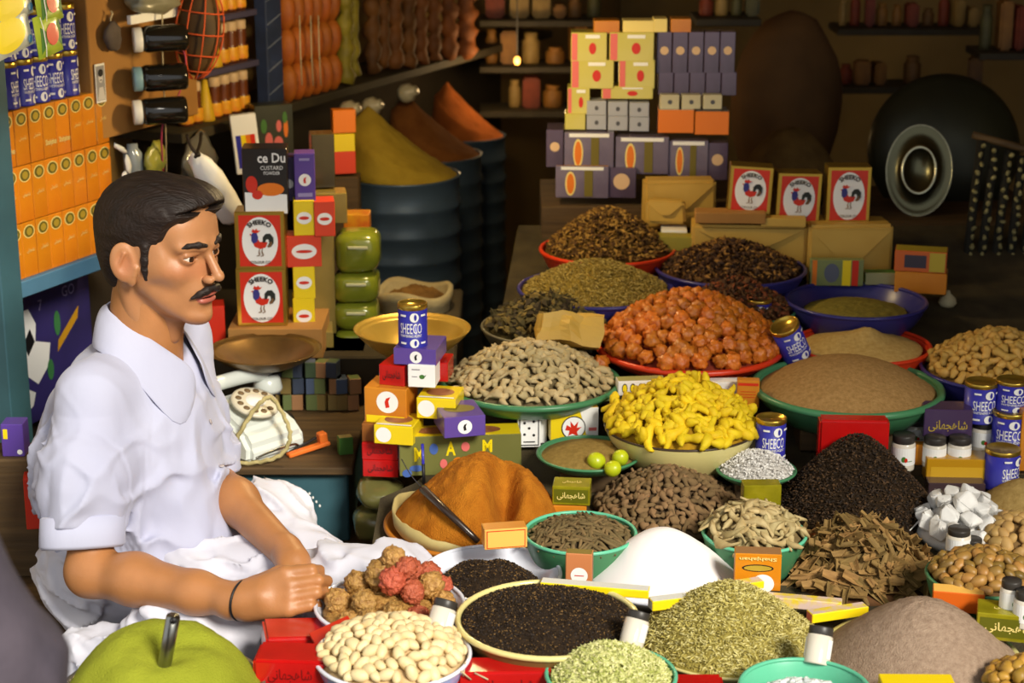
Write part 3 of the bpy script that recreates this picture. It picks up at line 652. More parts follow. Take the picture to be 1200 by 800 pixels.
def pile(name, label, cat, group, P, Rr, h, fn, protos, m, size, rmax=.93, flat=.55, gap=.8, seed=0, sink=.25, core=None, corelabel=None, zoff=0, limit=290, layers=1, align=.0, tilt=None, smin=.8, smax=1.2):
    """single pieces lying on a heap; the pieces deeper down are one heap"""
    r_ = random.Random(seed); pts = []; tries = 0
    rr2 = (gap * size) ** 2
    while tries < 9000 and len(pts) < limit:
        tries += 1; a = r_.random() * 2 * math.pi; r = math.sqrt(r_.random()) * rmax; x, y = r * math.cos(a), r * math.sin(a)
        z = float(fn(np.array([x]), np.array([y]))[0]) * h + zoff; q = (x * Rr, y * Rr, z)
        if all((q[0] - p[0]) ** 2 + (q[1] - p[1]) ** 2 + (q[2] - p[2]) ** 2 > rr2 for p in pts): pts.append(q)
    for i, q in enumerate(pts):
        me = protos[i % len(protos)]
        yaw = r_.random() * 6.283; e = .02
        x, y = q[0] / Rr, q[1] / Rr
        gx = (float(fn(np.array([x + e]), np.array([y]))[0]) - float(fn(np.array([x - e]), np.array([y]))[0])) * h / (2 * e * Rr)
        gy = (float(fn(np.array([x]), np.array([y + e]))[0]) - float(fn(np.array([x]), np.array([y - e]))[0])) * h / (2 * e * Rr)
        nrm = Vector((-gx, -gy, 1)).normalized() + Vector((r_.gauss(0, 1), r_.gauss(0, 1), r_.gauss(0, 1))) * (1 - flat) * .5
        rot = (Vector((0, 0, 1)).rotation_difference(nrm.normalized()) @ Euler((0, 0, yaw)).to_quaternion()).to_euler()
        s = r_.uniform(smin, smax)
        obj(name, me, m, loc=(P.x + q[0], P.y + q[1], P.z + q[2] + size * (.5 - sink) * .5 + r_.uniform(-.1, .15) * size * .4), rot=rot, label=label, cat=cat, group=group, scale=s)
    if core:
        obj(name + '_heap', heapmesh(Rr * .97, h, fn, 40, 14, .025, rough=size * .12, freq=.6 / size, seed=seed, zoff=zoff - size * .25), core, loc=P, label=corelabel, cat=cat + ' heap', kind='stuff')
    return pts
dome = lambda x, y: np.clip(1 - (x * x + y * y), 0, 1)
def rc(e=.25):
    a = math.sqrt(1 + e * e); return lambda x, y: np.clip((a - np.sqrt(x * x + y * y + e * e)) / (a - e), 0, 1)
pw = lambda p: (lambda x, y: np.clip(1 - np.hypot(x, y) ** p, 0, 1))
def heap(name, label, cat, P, Rr, h, fn, m, rough=.002, freq=40, seed=0, zoff=-.004, drop=.02, n=64, rings=30):
    return obj(name, heapmesh(Rr, h, fn, n, rings, drop, rough, freq, seed, zoff=zoff), m, loc=P, label=label, cat=cat, kind='stuff')
def powder(name, c, c2, scale=60, bump=.35, rough=.95): return mat(name, c, c2, scale=scale, rough=rough, bump=bump, bscale=420, spec=.15)
# --- piece shapes (shared by their copies)
def bent(L, r, n=7, k=6, bend=.3, knob=.25, seed=0, flat=1.0, name='finger'):
    r_ = random.Random(seed); V = []; Fc = []; ph = r_.random() * 6
    for i in range(n):
        t = i / (n - 1); x = (t - .5) * L; y = bend * L * (4 * (t - .5) ** 2 - .5) * .5 + .1 * r * math.sin(ph + 5 * t); rr = r * math.sin(math.pi * (t * .86 + .07)) ** .45 * (1 + knob * math.sin(ph + 9 * t) + knob * r_.uniform(-.5, .5))
        for j in range(k):
            a = 2 * math.pi * j / k; V.append((x, y + rr * math.cos(a) * (1 + .12 * r_.uniform(-1, 1)), rr * math.sin(a) * flat))
    for i in range(n - 1):
        for j in range(k): j2 = (j + 1) % k; Fc.append((i * k + j, (i + 1) * k + j, (i + 1) * k + j2, i * k + j2))
    Fc.append(tuple(range(k))); Fc.append(tuple((n - 1) * k + j for j in range(k))[::-1])
    return mesh(name, V, Fc, True)
def forked(L, r, seed, name='turmeric_root'):                   # finger with side knobs
    r_ = random.Random(seed); V = []; Fc = []
    def add(me, mt):
        n = len(V); V.extend([tuple(mt @ v.co) for v in me.vertices]); Fc.extend([tuple(i + n for i in p.vertices) for p in me.polygons]); bpy.data.meshes.remove(me)
    add(bent(L, r, 8, 7, r_.uniform(.1, .5), .22, seed), Matrix())
    for q in range(r_.choice((0, 1, 2))):
        add(bent(L * .45, r * .75, 6, 6, .1, .2, seed + 9 + q), Matrix.Translation((r_.uniform(-.2, .3) * L, r * .6 * r_.choice((-1, 1)), r * .2)) @ Euler((0, r_.uniform(-.4, .4), r_.uniform(.6, 1.4) * r_.choice((-1, 1)))).to_matrix().to_4x4())
    return mesh(name, V, Fc, True)
def strip(L, w, t, bend, twist, seed, name='bark_strip', n=5):
    r_ = random.Random(seed); V = []; Fc = []
    for i in range(n):
        u = i / (n - 1) - .5; ww = w * (1 - .35 * abs(2 * u) ** 2 * r_.uniform(.4, 1)); a = twist * u; z = bend * L * u * u
        for sx, sz in ((-1, -.5), (0, -.5 - .25 * w / t), (1, -.5), (1, .5), (0, .5 - .25 * w / t), (-1, .5)):
            y0, z0 = sx * ww / 2, sz * t; V.append((u * L, y0 * math.cos(a) - z0 * math.sin(a) + r_.uniform(-.05, .05) * w, z + y0 * math.sin(a) + z0 * math.cos(a)))
    for i in range(n - 1):
        for j in range(6): j2 = (j + 1) % 6; Fc.append((i * 6 + j, (i + 1) * 6 + j, (i + 1) * 6 + j2, i * 6 + j2))
    Fc.append(tuple(range(6))); Fc.append(tuple((n - 1) * 6 + j for j in range(6))[::-1]); return mesh(name, V, Fc)
def rock(r, seed, name='rock'):
    r_ = random.Random(seed); bm = bmesh.new()
    for _ in range(16):
        v = Vector((r_.gauss(0, 1), r_.gauss(0, 1), r_.gauss(0, 1))).normalized(); bm.verts.new((v.x * r * r_.uniform(.85, 1.1), v.y * r * .85, v.z * r * .75))
    res = bmesh.ops.convex_hull(bm, input=bm.verts); bmesh.ops.delete(bm, geom=[g for g in res['geom_interior'] if isinstance(g, bmesh.types.BMVert)], context='VERTS')
    bmesh.ops.bevel(bm, geom=list(bm.edges), offset=r * .07, segments=1, affect='EDGES'); bmesh.ops.recalc_face_normals(bm, faces=bm.faces)
    return from_bm(name, bm)
# ---------- front row
# green henna powder on a brass tray (left corner)
P = W(190, 806, 2.27); Rr = 118 / ppm(P)
tray = obj('powder_basin', lathe([(0, 0), (Rr * .8, 0), (Rr * 1.0, .05), (Rr * 1.02, .052), (Rr * .98, .05), (Rr * .78, .006), (0, .006)], 48), GREYM, loc=(P.x, P.y, P.z - .052), label='grey metal basin under the mound of bright green powder', cat='basin')
st = obj('support_crate', boxm(Rr * 1.7, Rr * 1.7, P.z - .052 - .27, .004), WOOD, loc=(P.x, P.y, .27), label='dark wooden crate carrying the basin of green powder', cat='crate')
def hen(x, y):
    r = np.hypot(x, y); b = np.clip(1 - np.clip(r / .98, 0, 1) ** 3.2, 0, 1); return b * (1 + .10 * np.exp(-((x + .3) ** 2 + (y - .1) ** 2) / .08) - .22 * np.exp(-((x - .15) ** 2 + (y + .25) ** 2) / .10) + .06 * fbm(x * 3, y * 3, .3, 2))
heap('green_powder_mound', 'mound of bright lime green henna powder with a scoop stuck in', 'powder', P, Rr * .97, .082, hen, powder('henna', (160, 166, 50), (140, 146, 40), 12, .7), .004, 26, 3)
# scoop handle
def scoop():
    b = W(190, 795, 2.22); t = W(203, 722, 2.20); o = obj('metal_scoop', tube([b - (t - b) * .5, b, b + (t - b) * .5, t], .009, 10), STEEL, label='dull steel scoop standing upright in the green powder', cat='scoop')
    me = o.data
    d = (t - b).normalized()
    for v in me.vertices:
        q = v.co - b; al = d * q.dot(d); v.co = b + al + (q - al) * (1.0 if True else 1); 
    cap = W(203, 727, 2.192); obj('hang_hole', lathe([(0, 0), (.0045, 0), (.0045, .0006), (0, .0006)], 14), BLACKP, o, loc=cap, rot=(R(80), 0, 0))
scoop()
# white nuts in white enamel bowl
o, P, Rr = bowl('enamel_bowl', 'white enamel bowl with bluish outside holding pale nuts beside red packets', 460, 766, 92, .082, ENW, ENB, ENW, .5)
NUTW = mat('pale_nut', (236, 216, 170), (214, 186, 132), scale=40, rough=.55, rand=.12)
pn = [blob((.0122, .0083, .0080), .10, 1.6, 2, s, 'pale_nut') for s in range(5)]
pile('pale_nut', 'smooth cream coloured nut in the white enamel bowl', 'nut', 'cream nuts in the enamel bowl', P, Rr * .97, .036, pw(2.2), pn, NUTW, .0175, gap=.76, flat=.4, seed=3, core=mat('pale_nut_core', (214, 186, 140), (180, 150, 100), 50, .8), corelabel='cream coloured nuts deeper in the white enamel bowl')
# snack balls
o, P, Rr = bowl('enamel_bowl', 'shallow white enamel bowl of sticky brown and red sweet balls', 457, 708, 88, .07, ENW, ENB, ENW, .5)
BALL1 = mat('brown_nugget', (196, 152, 82), (138, 94, 42), scale=150, rough=.45, bump=.9, bscale=260, rand=.1, spec=.5); BALL2 = mat('red_nugget', (202, 104, 74), (160, 70, 46), scale=140, rough=.4, bump=.9, bscale=260, rand=.1)
pb = [blob((.020, .019, .018), .20, 5.0, 4, s + 3, 'sweet_ball') for s in range(4)]
pbr = [m_.copy() for m_ in pb]; r_ = random.Random(4)
for k, (x, y, z, s, red) in enumerate([(-.75, -.1, 0, 1, 0), (-.5, .35, .01, 1, 0), (-.35, -.35, .01, 1, 0), (-.15, .2, .03, 1.15, 0), (.0, .55, .02, 1.25, 0), (.05, -.15, .035, 1, 1), (.3, .25, .035, .95, 1), (.35, -.2, .02, .9, 1), (.55, .45, .02, .95, 1), (.6, .05, .02, 1.05, 0), (.8, -.1, .0, .9, 0), (.1, -.6, .005, .9, 0), (-.25, -.72, 0, .85, 0), (.45, -.6, .0, .85, 1), (.75, .35, .005, .85, 1), (-.55, -.62, -.01, .9, 0), (-.85, .25, -.01, .85, 0), (-.3, .62, .0, .9, 0), (.35, .75, 0, .9, 0), (.7, -.45, -.005, .8, 0), (.05, .2, .055, .95, 0), (.25, .0, .05, .8, 1)]):
    obj('sweet_ball', (pbr if red else pb)[k % 4], BALL2 if red else BALL1, loc=(P.x + x * Rr * .9, P.y + y * Rr * .9, P.z + .008 + z), rot=(r_.random() * 6, r_.random() * 6, r_.random() * 6), scale=s, label='knobbly red sweet ball in the shallow enamel bowl' if red else 'knobbly golden brown sweet ball in the shallow enamel bowl', cat='sweet', group='red sweet balls' if red else 'golden brown sweet balls')
obj('sweet_ball_heap', heapmesh(Rr * .9, .025, dome, 40, 12, .02, .004, 60, 2, zoff=-.008), BALL1, loc=P, label='brown sweet pieces lying under the knobbly balls', cat='sweet heap', kind='stuff')
# black seeds in blue-white enamel bowl
o, P, Rr = bowl('enamel_bowl', 'wide blue and white enamel bowl half filled with black seeds', 576, 671, 82, .052, ENW, ENB, ENW, .5)
BLK = powder('black_seed', (58, 44, 30), (34, 26, 20), 160, .8); BLK2 = mat('brown_fleck', (112, 84, 44), rough=.8); BLK3 = mat('dark_fleck', (40, 30, 24), rough=.7)
fs = lambda x, y: np.clip(1 - (x * x + y * y), 0, 1) * (1 + .25 * fbm(x * 2.2, y * 2.2, 4.4, 2))
h_ = heap('black_seed_heap', 'low heap of black seeds inside the blue and white enamel bowl', 'seeds', P + Vector((-.006, -.012, 0)), Rr * .78, .034, fs, BLK, .003, 120, 2, zoff=-.018, drop=.025)
flecks(Rr * .78, .034, fs, 2600, .0022, [BLK3, BLK3, BLK, BLK2], h_, (1.6, 1), .8, 'seeds', 3, zoff=-.018)
# black seeds in big cream rimmed basin
o, P, Rr = bowl('enamel_basin', 'large cream rimmed basin heaped level with black tea seeds', 642, 725, 107, .088, CREAM, mat('brown_enamel', (120, 92, 50), rough=.4), CREAM, .7, rimr=.0045, cat='basin', depth=.06)
h_ = heap('black_seed_heap', 'broad low mound of fine black seeds in the cream rimmed basin', 'seeds', P, Rr * .965, .022, pw(2.4), BLK, .002, 120, 5, zoff=-.002)
flecks(Rr * .965, .022, pw(2.4), 6000, .0021, [BLK3, BLK3, BLK3, BLK, BLK2], h_, (1.6, 1), .8, 'seeds', 5, zoff=-.002)
# pale green herb bowl
o, P, Rr = bowl('plastic_bowl', 'small green plastic bowl of pale green shredded herb', 716, 790, 77, .075, PGRN2, PGRN, PGRN2, .6, rimr=.003)
H1 = mat('herb_pale', (196, 198, 128), rough=.9); H2 = mat('herb_mid', (160, 166, 84), rough=.9); H3 = mat('herb_light', (224, 220, 160), rough=.9)
h_ = heap('pale_herb_heap', 'heap of pale green shredded herb in the small green bowl', 'herbs', P, Rr * .93, .040, dome, powder('herb_pale_mass', (178, 180, 104), (150, 152, 76), 120, .8), .004, 90, 6)
flecks(Rr * .93, .040, dome, 5200, .0034, [H1, H2, H3, H1], h_, (2.6, 1), 1.0, 'herb_flakes', 6, zoff=-.004)
# olive herb mound
P = on(855, 744, .03); Rr = 106 / ppm(P)
obj('plate', lathe([(0, 0), (Rr * .8, 0), (Rr * 1.02, .022), (Rr * 1.03, .026), (Rr * 1.0, .026), (Rr * .8, .006), (0, .006)], 48), CREAM, loc=(P.x, P.y, P.z - .028), label='cream plate under the tall mound of olive green dried herb', cat='plate')
h_ = heap('olive_herb_mound', 'tall mound of olive green dried herb between two white capped jars', 'herbs', P, Rr, .082, rc(.35), powder('olive_herb_mass', (164, 150, 76), (138, 124, 56), 90, .8), .003, 90, 7)
flecks(Rr, .082, rc(.35), 9000, .0030, [mat('herb_o1', (170, 156, 80), rough=.9), mat('herb_o2', (196, 184, 108), rough=.9), mat('herb_o3', (134, 122, 56), rough=.9), mat('herb_o4', (210, 200, 136), rough=.9)], h_, (3.2, .8), 1.0, 'herb_flakes', 7, zoff=-.004)
# mint bowl of crystals
o, P, Rr = bowl('plastic_bowl', 'bright mint green plastic bowl with white crystals beside white capped jar', 943, 806, 77, .075, PGRN2, PGRN2, PGRN2, .62, rimr=.003)
CRY = mat('white_crystal', (226, 230, 228), (196, 206, 206), scale=60, rough=.35, spec=.6, rand=.06)
pr = [rock(.009, s, 'crystal') for s in range(4)]
pile('crystal', 'white crystal lump in the bright mint green bowl', 'crystal', 'white crystals in the mint bowl', P + Vector((0, -.005, 0)), Rr * .72, .02, dome, pr, CRY, .012, gap=.75, flat=.2, seed=8, zoff=-.02, core=CRY, corelabel='fine white crystals in the bright mint green bowl')
# grey mauve powder
P = on(1080, 764, .03); Rr = 112 / ppm(P)
obj('plate', lathe([(0, 0), (Rr * .8, 0), (Rr * 1.02, .022), (Rr * 1.03, .026), (Rr * 1.0, .026), (Rr * .8, .006), (0, .006)], 48), CREAM, loc=(P.x, P.y, P.z - .028), label='cream plate under the mound of greyish mauve powder', cat='plate')
heap('mauve_powder_mound', 'large mound of greyish mauve ground spice by the orange box', 'powder', P, Rr, .084, rc(.45), powder('mauve_powder', (164, 142, 122), (138, 116, 98), 140, .6), .0015, 120, 9)
# white powder
P = on(777, 670, .03); Rr = 87 / ppm(P)
obj('plate', lathe([(0, 0), (Rr * .8, 0), (Rr * 1.02, .022), (Rr * 1.03, .026), (Rr * 1.0, .026), (Rr * .8, .006), (0, .006)], 48), ENW, loc=(P.x, P.y, P.z - .028), label='white plate under the cone of pure white powder', cat='plate')
heap('white_powder_mound', 'smooth rounded cone of pure white powder', 'powder', P, Rr, .076, rc(.4), mat('white_powder', (244, 240, 240), rough=.95, spec=.1), .0012, 20, 4)
# ---------- second row
o, P, Rr = bowl('plastic_bowl', 'green plastic bowl of short grey brown sticks behind the white powder', 680, 624, 66, .075, PGRN, PGRN, PGRN2, .66, rimr=.003)
STK = mat('stick_bark', (120, 100, 62), (88, 72, 44), scale=60, rough=.85, bump=.4, rand=.25)
ps = [bent(.034 + .006 * s, .0032, 4, 6, .05, .05, s, name='spice_stick') for s in range(4)]
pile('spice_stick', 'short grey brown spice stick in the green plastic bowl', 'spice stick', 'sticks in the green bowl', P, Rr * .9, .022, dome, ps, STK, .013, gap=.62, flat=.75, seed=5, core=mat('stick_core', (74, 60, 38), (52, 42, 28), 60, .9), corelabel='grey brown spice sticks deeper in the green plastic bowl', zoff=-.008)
# orange powder in paper-lined tub on an orange wooden tray
P = on(558, 602, .028); Rr = 100 / ppm(P)
tt = P.z - terr(P.y) - .012
obj('wooden_tray', lathe([(0, 0), (Rr * .98, 0), (Rr * 1.02, tt * .6), (Rr * 1.045, tt * .8), (Rr * 1.045, tt), (Rr * 1.02, tt + .003), (Rr * .99, tt), (Rr * .96, tt - .008), (0, tt - .008)], 56), ORW, loc=(P.x - .006, P.y, terr(P.y) - .002), label='round orange wooden tray under the tub of orange powder', cat='tray')
hz = .018
V = []; Fc = []; n = 72
for k in range(n):
    a = 2 * math.pi * k / n; j = .008 * float(fbm(np.array([3 * math.cos(a)]), 3 * math.sin(a), 2.2, 3)[0])
    left = max(0, -math.cos(a)); e = .012 * left
    for rr_, z in ((Rr * .93, 0), (Rr * .97, hz * .5), (Rr * .985, hz + j + e), (Rr * .965, hz + j + e), (Rr * .95, hz * .5)): V.append((rr_ * math.cos(a), rr_ * math.sin(a), z))
for k in range(n):
    k2 = (k + 1) % n
    for q in range(4): Fc.append((k * 5 + q, k2 * 5 + q, k2 * 5 + q + 1, k * 5 + q + 1))
obj('paper_tub', mesh('paper_tub', V, Fc, True), PAPER, loc=(P.x, P.y, terr(P.y) + tt - .008), label='tub with ragged cream paper lining holding orange powder', cat='tub')
def orange_fn(x, y):
    b = np.clip(1 - np.hypot(x * .98, y) ** 2.2, 0, 1) ** .75
    b = b * (1 - .42 * np.exp(-((x + .85) ** 2) / .30)); hol = np.exp(-(((x - .36) / .17) ** 2 + ((y + .42) / .55) ** 2))
    return b * (1 - .88 * hol) * (1 + .05 * fbm(x * 3, y * 3, 1.7, 2))
heap('orange_powder_mound', 'steep mound of rust orange chilli powder with a hollow scooped out', 'powder', P, Rr * .96, .118, orange_fn, powder('orange_powder', (184, 116, 30), (156, 88, 16), 30, .9), .0040, 70, 11, zoff=-.012, n=96, rings=48)
# limes and brown-green powder plate
o, P, Rr = bowl('plastic_plate', 'flat green plate of khaki powder with limes at its edge', 690, 531, 61, .055, PGRN, PGRN, PGRN, .75, depth=.018, rimr=.0026, cat='plate')
heap('khaki_powder_heap', 'flat heap of khaki brown powder on the green plate', 'powder', P, Rr * .94, .020, pw(2), powder('khaki_powder', (146, 122, 66), (122, 100, 50), 120, .6), .0012, 120, 12, drop=.008)
LIME = mat('lime_skin', (192, 196, 26), (164, 180, 22), scale=20, rough=.35, bump=.12, bscale=300, coat=.2)
for k, (px, py, r, s) in enumerate(((699, 540, .0148, 1), (727, 536, .0142, 2), (718, 549, .0138, 3))):
    q = on(px, py, .075); lm = obj('lime', blob((r * 1.08, r, r), .04, 1.2, 3, s, 'lime'), LIME, loc=q, rot=(.3 * k, .5, k * 1.3), label='small yellow green lime beside the plate of khaki powder', cat='lime', group='limes by the khaki powder')
    obj('stem_scar', blob((.002, .0018, .0018), .1, 2, 1, 1), mat('lime_scar', (120, 110, 40), rough=.8), lm, loc=(r * 1.08, 0, 0))
# brown chunks
P = on(783, 596, .0); Rr = 92 / ppm(P)
CHK = mat('brown_chunk', (134, 106, 70), (98, 76, 48), scale=60, rough=.9, bump=.4, rand=.22)
pc = [bent(.019 + .002 * s, .0066, 5, 5, .3, .4, s + 20, .7, name='dried_pod') for s in range(5)]
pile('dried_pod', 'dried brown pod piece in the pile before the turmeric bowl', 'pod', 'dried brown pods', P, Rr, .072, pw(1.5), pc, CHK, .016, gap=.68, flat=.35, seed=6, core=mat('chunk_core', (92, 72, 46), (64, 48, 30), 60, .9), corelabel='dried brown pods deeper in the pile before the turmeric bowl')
# turmeric
o, P, Rr = bowl('enamel_bowl', 'cream enamel bowl with dark rim heaped with yellow turmeric roots', 798, 498, 90, .085, CREAM, CREAM, DKRIM, .5, rimr=.0022)
TUR = mat('turmeric_skin', (228, 200, 20), (204, 168, 8), scale=45, rough=.7, bump=.35, bscale=140, rand=.12)
pt = [forked(.041 + .003 * (s % 3), .0080, s + 1) for s in range(7)]
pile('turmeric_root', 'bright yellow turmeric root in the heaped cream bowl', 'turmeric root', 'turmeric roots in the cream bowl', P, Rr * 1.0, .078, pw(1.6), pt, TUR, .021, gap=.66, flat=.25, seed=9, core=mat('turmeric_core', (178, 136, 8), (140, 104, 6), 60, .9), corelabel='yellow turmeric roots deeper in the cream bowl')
# white flakes plate
o, P, Rr = bowl('plastic_plate', 'small green plate of white flakes beside the turmeric bowl', 886, 550, 47, .055, PGRN, PGRN, PGRN, .7, depth=.016, rimr=.0022, cat='plate')
h_ = heap('white_flake_heap', 'heap of coarse white flakes on the small green plate', 'flakes', P, Rr * .95, .030, dome, mat('flake_mass', (214, 210, 204), (180, 176, 170), 160, .8, bump=.8), .003, 150, 13, drop=.006)
flecks(Rr * .95, .030, dome, 1500, .0032, [mat('flake1', (236, 234, 230), rough=.7), mat('flake2', (206, 202, 196), rough=.7)], h_, (1.6, 1), 1, 'flakes', 13)
# pale roots in green bowl
o, P, Rr = bowl('plastic_bowl', 'green plastic bowl of pale knobbly roots above the orange packet', 884, 624, 61, .065, PGRN, PGRN, PGRN2, .66, rimr=.003)
RT = mat('pale_root', (190, 174, 128), (146, 124, 76), scale=50, rough=.8, bump=.4, rand=.18)
pr = [bent(.040 + .005 * s, .0062, 7, 6, .55, .3, s + 30, .8, name='pale_root') for s in range(5)]
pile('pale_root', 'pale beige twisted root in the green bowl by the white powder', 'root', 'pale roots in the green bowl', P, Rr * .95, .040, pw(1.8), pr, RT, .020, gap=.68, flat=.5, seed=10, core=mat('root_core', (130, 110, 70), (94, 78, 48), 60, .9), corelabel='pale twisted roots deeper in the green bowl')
# black tea heap
P = on(1002, 592, .0); Rr = 95 / ppm(P)
TEA = powder('black_tea', (50, 36, 20), (30, 22, 14), 160, .9)
h_ = heap('black_tea_mound', 'tall loose mound of blackish brown tea before the red packet', 'tea', P, Rr, .125, rc(.3), TEA, .004, 70, 14)
flecks(Rr, .125, rc(.3), 6500, .0028, [mat('tea1', (52, 36, 20), rough=.8), mat('tea2', (32, 22, 14), rough=.8), mat('tea3', (78, 54, 28), rough=.8)], h_, (2, 1), 1, 'tea_leaves', 14)
# bark strips
P = on(1006, 668, .0); Rr = 94 / ppm(P)
BARK = mat('bark', (152, 120, 66), (108, 82, 42), scale=24, rough=.8, bump=.4, rand=.28, stretch=(1, 6, 6))
ps = [strip(.052 + .012 * (s % 4), .011 + .003 * (s % 3), .0016, .35 * ((s % 3) - 1), 1.2 * ((s % 2) - .5), s) for s in range(7)]
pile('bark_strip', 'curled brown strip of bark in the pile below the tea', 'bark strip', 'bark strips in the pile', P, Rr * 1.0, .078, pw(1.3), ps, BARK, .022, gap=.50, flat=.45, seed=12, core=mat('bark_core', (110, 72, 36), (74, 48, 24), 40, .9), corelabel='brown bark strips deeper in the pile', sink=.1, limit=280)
# white rocks
P = on(1126, 618, .02); Rr = 54 / ppm(P)
RCK = mat('white_rock', (226, 226, 224), (196, 194, 190), scale=30, rough=.6, rand=.06)
pr = [rock(.0215, s + 40, 'white_rock') for s in range(5)]
pile('white_rock', 'chalky white lump of alum in the pile by the jars', 'rock', 'white alum lumps', P, Rr, .058, pw(1.7), pr, RCK, .036, gap=.72, flat=.3, seed=13, core=RCK, corelabel='white alum lumps deeper in the pile', rmax=.95)
# mixed nuts bowl right edge, tan nuts behind, tan powder
o, P, Rr = bowl('plastic_bowl', 'green plastic bowl of mixed brown nuts behind the orange box', 1152, 674, 66, .075, PGRN, PGRN, PGRN, .66, rimr=.003)
MN = mat('mixed_nut', (160, 122, 58), (108, 82, 38), scale=25, rough=.45, rand=.38)
pm = [blob((.0125, .0085, .008), .18, 1.6, 2, s + 60, 'brown_nut') for s in range(5)]
pile('brown_nut', 'brown nut in the green bowl behind the orange box', 'nut', 'mixed brown nuts', P, Rr * .94, .032, dome, pm, MN, .018, gap=.75, flat=.4, seed=15, core=mat('mn_core', (104, 72, 34), (70, 48, 24), 50, .9), corelabel='brown nuts deeper in the green bowl')
P = on(1190, 648, .01); Rr = 62 / ppm(P)
TN = mat('tan_nut', (186, 152, 92), (156, 120, 64), scale=25, rough=.6, rand=.15)
pile('tan_nut', 'dull tan almond in the pile beside the white rocks', 'nut', 'tan almonds in the pile', P, Rr, .06, pw(1.8), [blob((.0125, .0095, .007), .15, 1.4, 2, s + 70, 'tan_nut') for s in range(4)], TN, .019, gap=.75, flat=.5, seed=16, core=mat('tn_core', (134, 104, 60), (100, 76, 42), 50, .9), corelabel='tan almonds deeper in the pile')
P = on(1195, 600, .0); Rr = 62 / ppm(P)
heap('tan_powder_mound', 'small mound of tan powder behind the white rocks', 'powder', P, Rr, .062, rc(.4), powder('tan_powder', (166, 140, 86), (144, 118, 66), 120, .5), .0012, 120, 15)
o, P, Rr = bowl('plastic_bowl', 'dark bowl of golden nuts at the foot of the mauve powder', 1205, 802, 52, .05, GREYM, GREYM, GREYM, .7)
pile('golden_nut', 'golden brown nut in the dark bowl near the mauve powder', 'nut', 'golden nuts in the dark bowl', P, Rr * .94, .03, dome, [blob((.011, .009, .008), .2, 1.6, 2, s + 80, 'golden_nut') for s in range(4)], mat('golden_nut_skin', (190, 148, 60), (150, 108, 40), 25, .45, rand=.25), .017, gap=.75, flat=.4, seed=17, core=mat('gn_core', (120, 88, 40), (84, 60, 30), 50, .9), corelabel='golden nuts deeper in the dark bowl')
# ---------- third row
o, P, Rr = bowl('plastic_tray', 'wide round green tray heaped with greyish ginger chips', 622, 447, 104, .075, PGRN, PGRN, PGRN, .8, depth=.03, rimr=.006, wall=.005, cat='tray')
GC = mat('ginger_chip', (192, 174, 130), (150, 130, 88), scale=50, rough=.85, bump=.4, rand=.18)
pg = [bent(.023 + .003 * s, .0076, 6, 6, .35 + .15 * s, .38, s + 50, .7, name='ginger_chip') for s in range(5)]
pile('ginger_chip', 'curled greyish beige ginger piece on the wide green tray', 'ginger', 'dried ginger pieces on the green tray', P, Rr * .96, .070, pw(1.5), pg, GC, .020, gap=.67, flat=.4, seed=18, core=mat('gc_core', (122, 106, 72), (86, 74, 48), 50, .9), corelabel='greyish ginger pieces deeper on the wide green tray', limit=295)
o, P, Rr = bowl('plastic_tray', 'red plastic tray heaped with orange red dried fruit', 808, 406, 108, .07, PRED, PRED, PRED, .8, depth=.028, rimr=.006, wall=.005, cat='tray')
OF = mat('orange_fruit', (208, 122, 36), (170, 84, 20), scale=90, rough=.35, bump=.9, bscale=120, rand=.16, spec=.5)
po = [blob((.0150, .0145, .0135), .30, 4.2, 3, s + 90, 'dried_fruit') for s in range(5)]
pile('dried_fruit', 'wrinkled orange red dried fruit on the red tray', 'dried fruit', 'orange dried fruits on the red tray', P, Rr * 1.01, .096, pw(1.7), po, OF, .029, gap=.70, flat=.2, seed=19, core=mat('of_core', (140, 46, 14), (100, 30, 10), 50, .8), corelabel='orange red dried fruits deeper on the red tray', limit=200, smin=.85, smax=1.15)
obj('dried_fruit', po[0], OF, loc=on(704, 425, .085), rot=(1, 2, 3), label='stray orange dried fruit lying on the green ginger tray', cat='dried fruit')
o, P, Rr = bowl('plastic_basin', 'deep green basin with a broad dome of brown powder', 993, 454, 110, .09, PGRN, PGRN, PGRN, .7, depth=.055, rimr=.007, wall=.006, cat='basin')
heap('brown_powder_mound', 'broad smooth dome of light brown powder in the deep green basin', 'powder', P, Rr * .94, .058, pw(2.0), powder('brown_powder', (168, 132, 82), (142, 108, 62), 150, .6), .001, 120, 16)
o, P, Rr = bowl('plastic_plate', 'red plate of sandy cream powder behind the green basin', 1010, 404, 80, .07, PRED, PRED, PRED, .72, rimr=.004, cat='plate')
def two(x, y): return np.clip(1 - np.hypot(x, y) ** 2, 0, 1) * (.62 + .5 * np.exp(-((x - .1) ** 2 + y * y) / .08) + .3 * np.exp(-((x + .5) ** 2 + y * y) / .1))
heap('sandy_powder_mound', 'sandy cream powder heaped in two peaks on the red plate', 'powder', P, Rr * .88, .034, two, powder('sandy_powder', (196, 166, 104), (174, 142, 80), 120, .5), .001, 100, 17)
o, P, Rr = bowl('plastic_bowl', 'wide blue bowl of yellow tan shelled nuts behind the dark tins', 1172, 432, 92, .08, PBLU, PBLU, PBLU, .7, rimr=.004)
YN = mat('yellow_nut', (206, 166, 84), (172, 128, 54), scale=30, rough=.6, rand=.15)
pile('yellow_nut', 'yellowish tan nut in the wide blue bowl', 'nut', 'yellow nuts in the blue bowl', P, Rr * .95, .068, pw(1.6), [bent(.027, .0080, 7, 7, .1, .18, s + 80, name='yellow_nut') for s in range(4)], YN, .021, gap=.70, flat=.3, seed=20, core=mat('yn_core', (150, 112, 50), (110, 80, 36), 50, .9), corelabel='yellowish nuts deeper in the wide blue bowl')
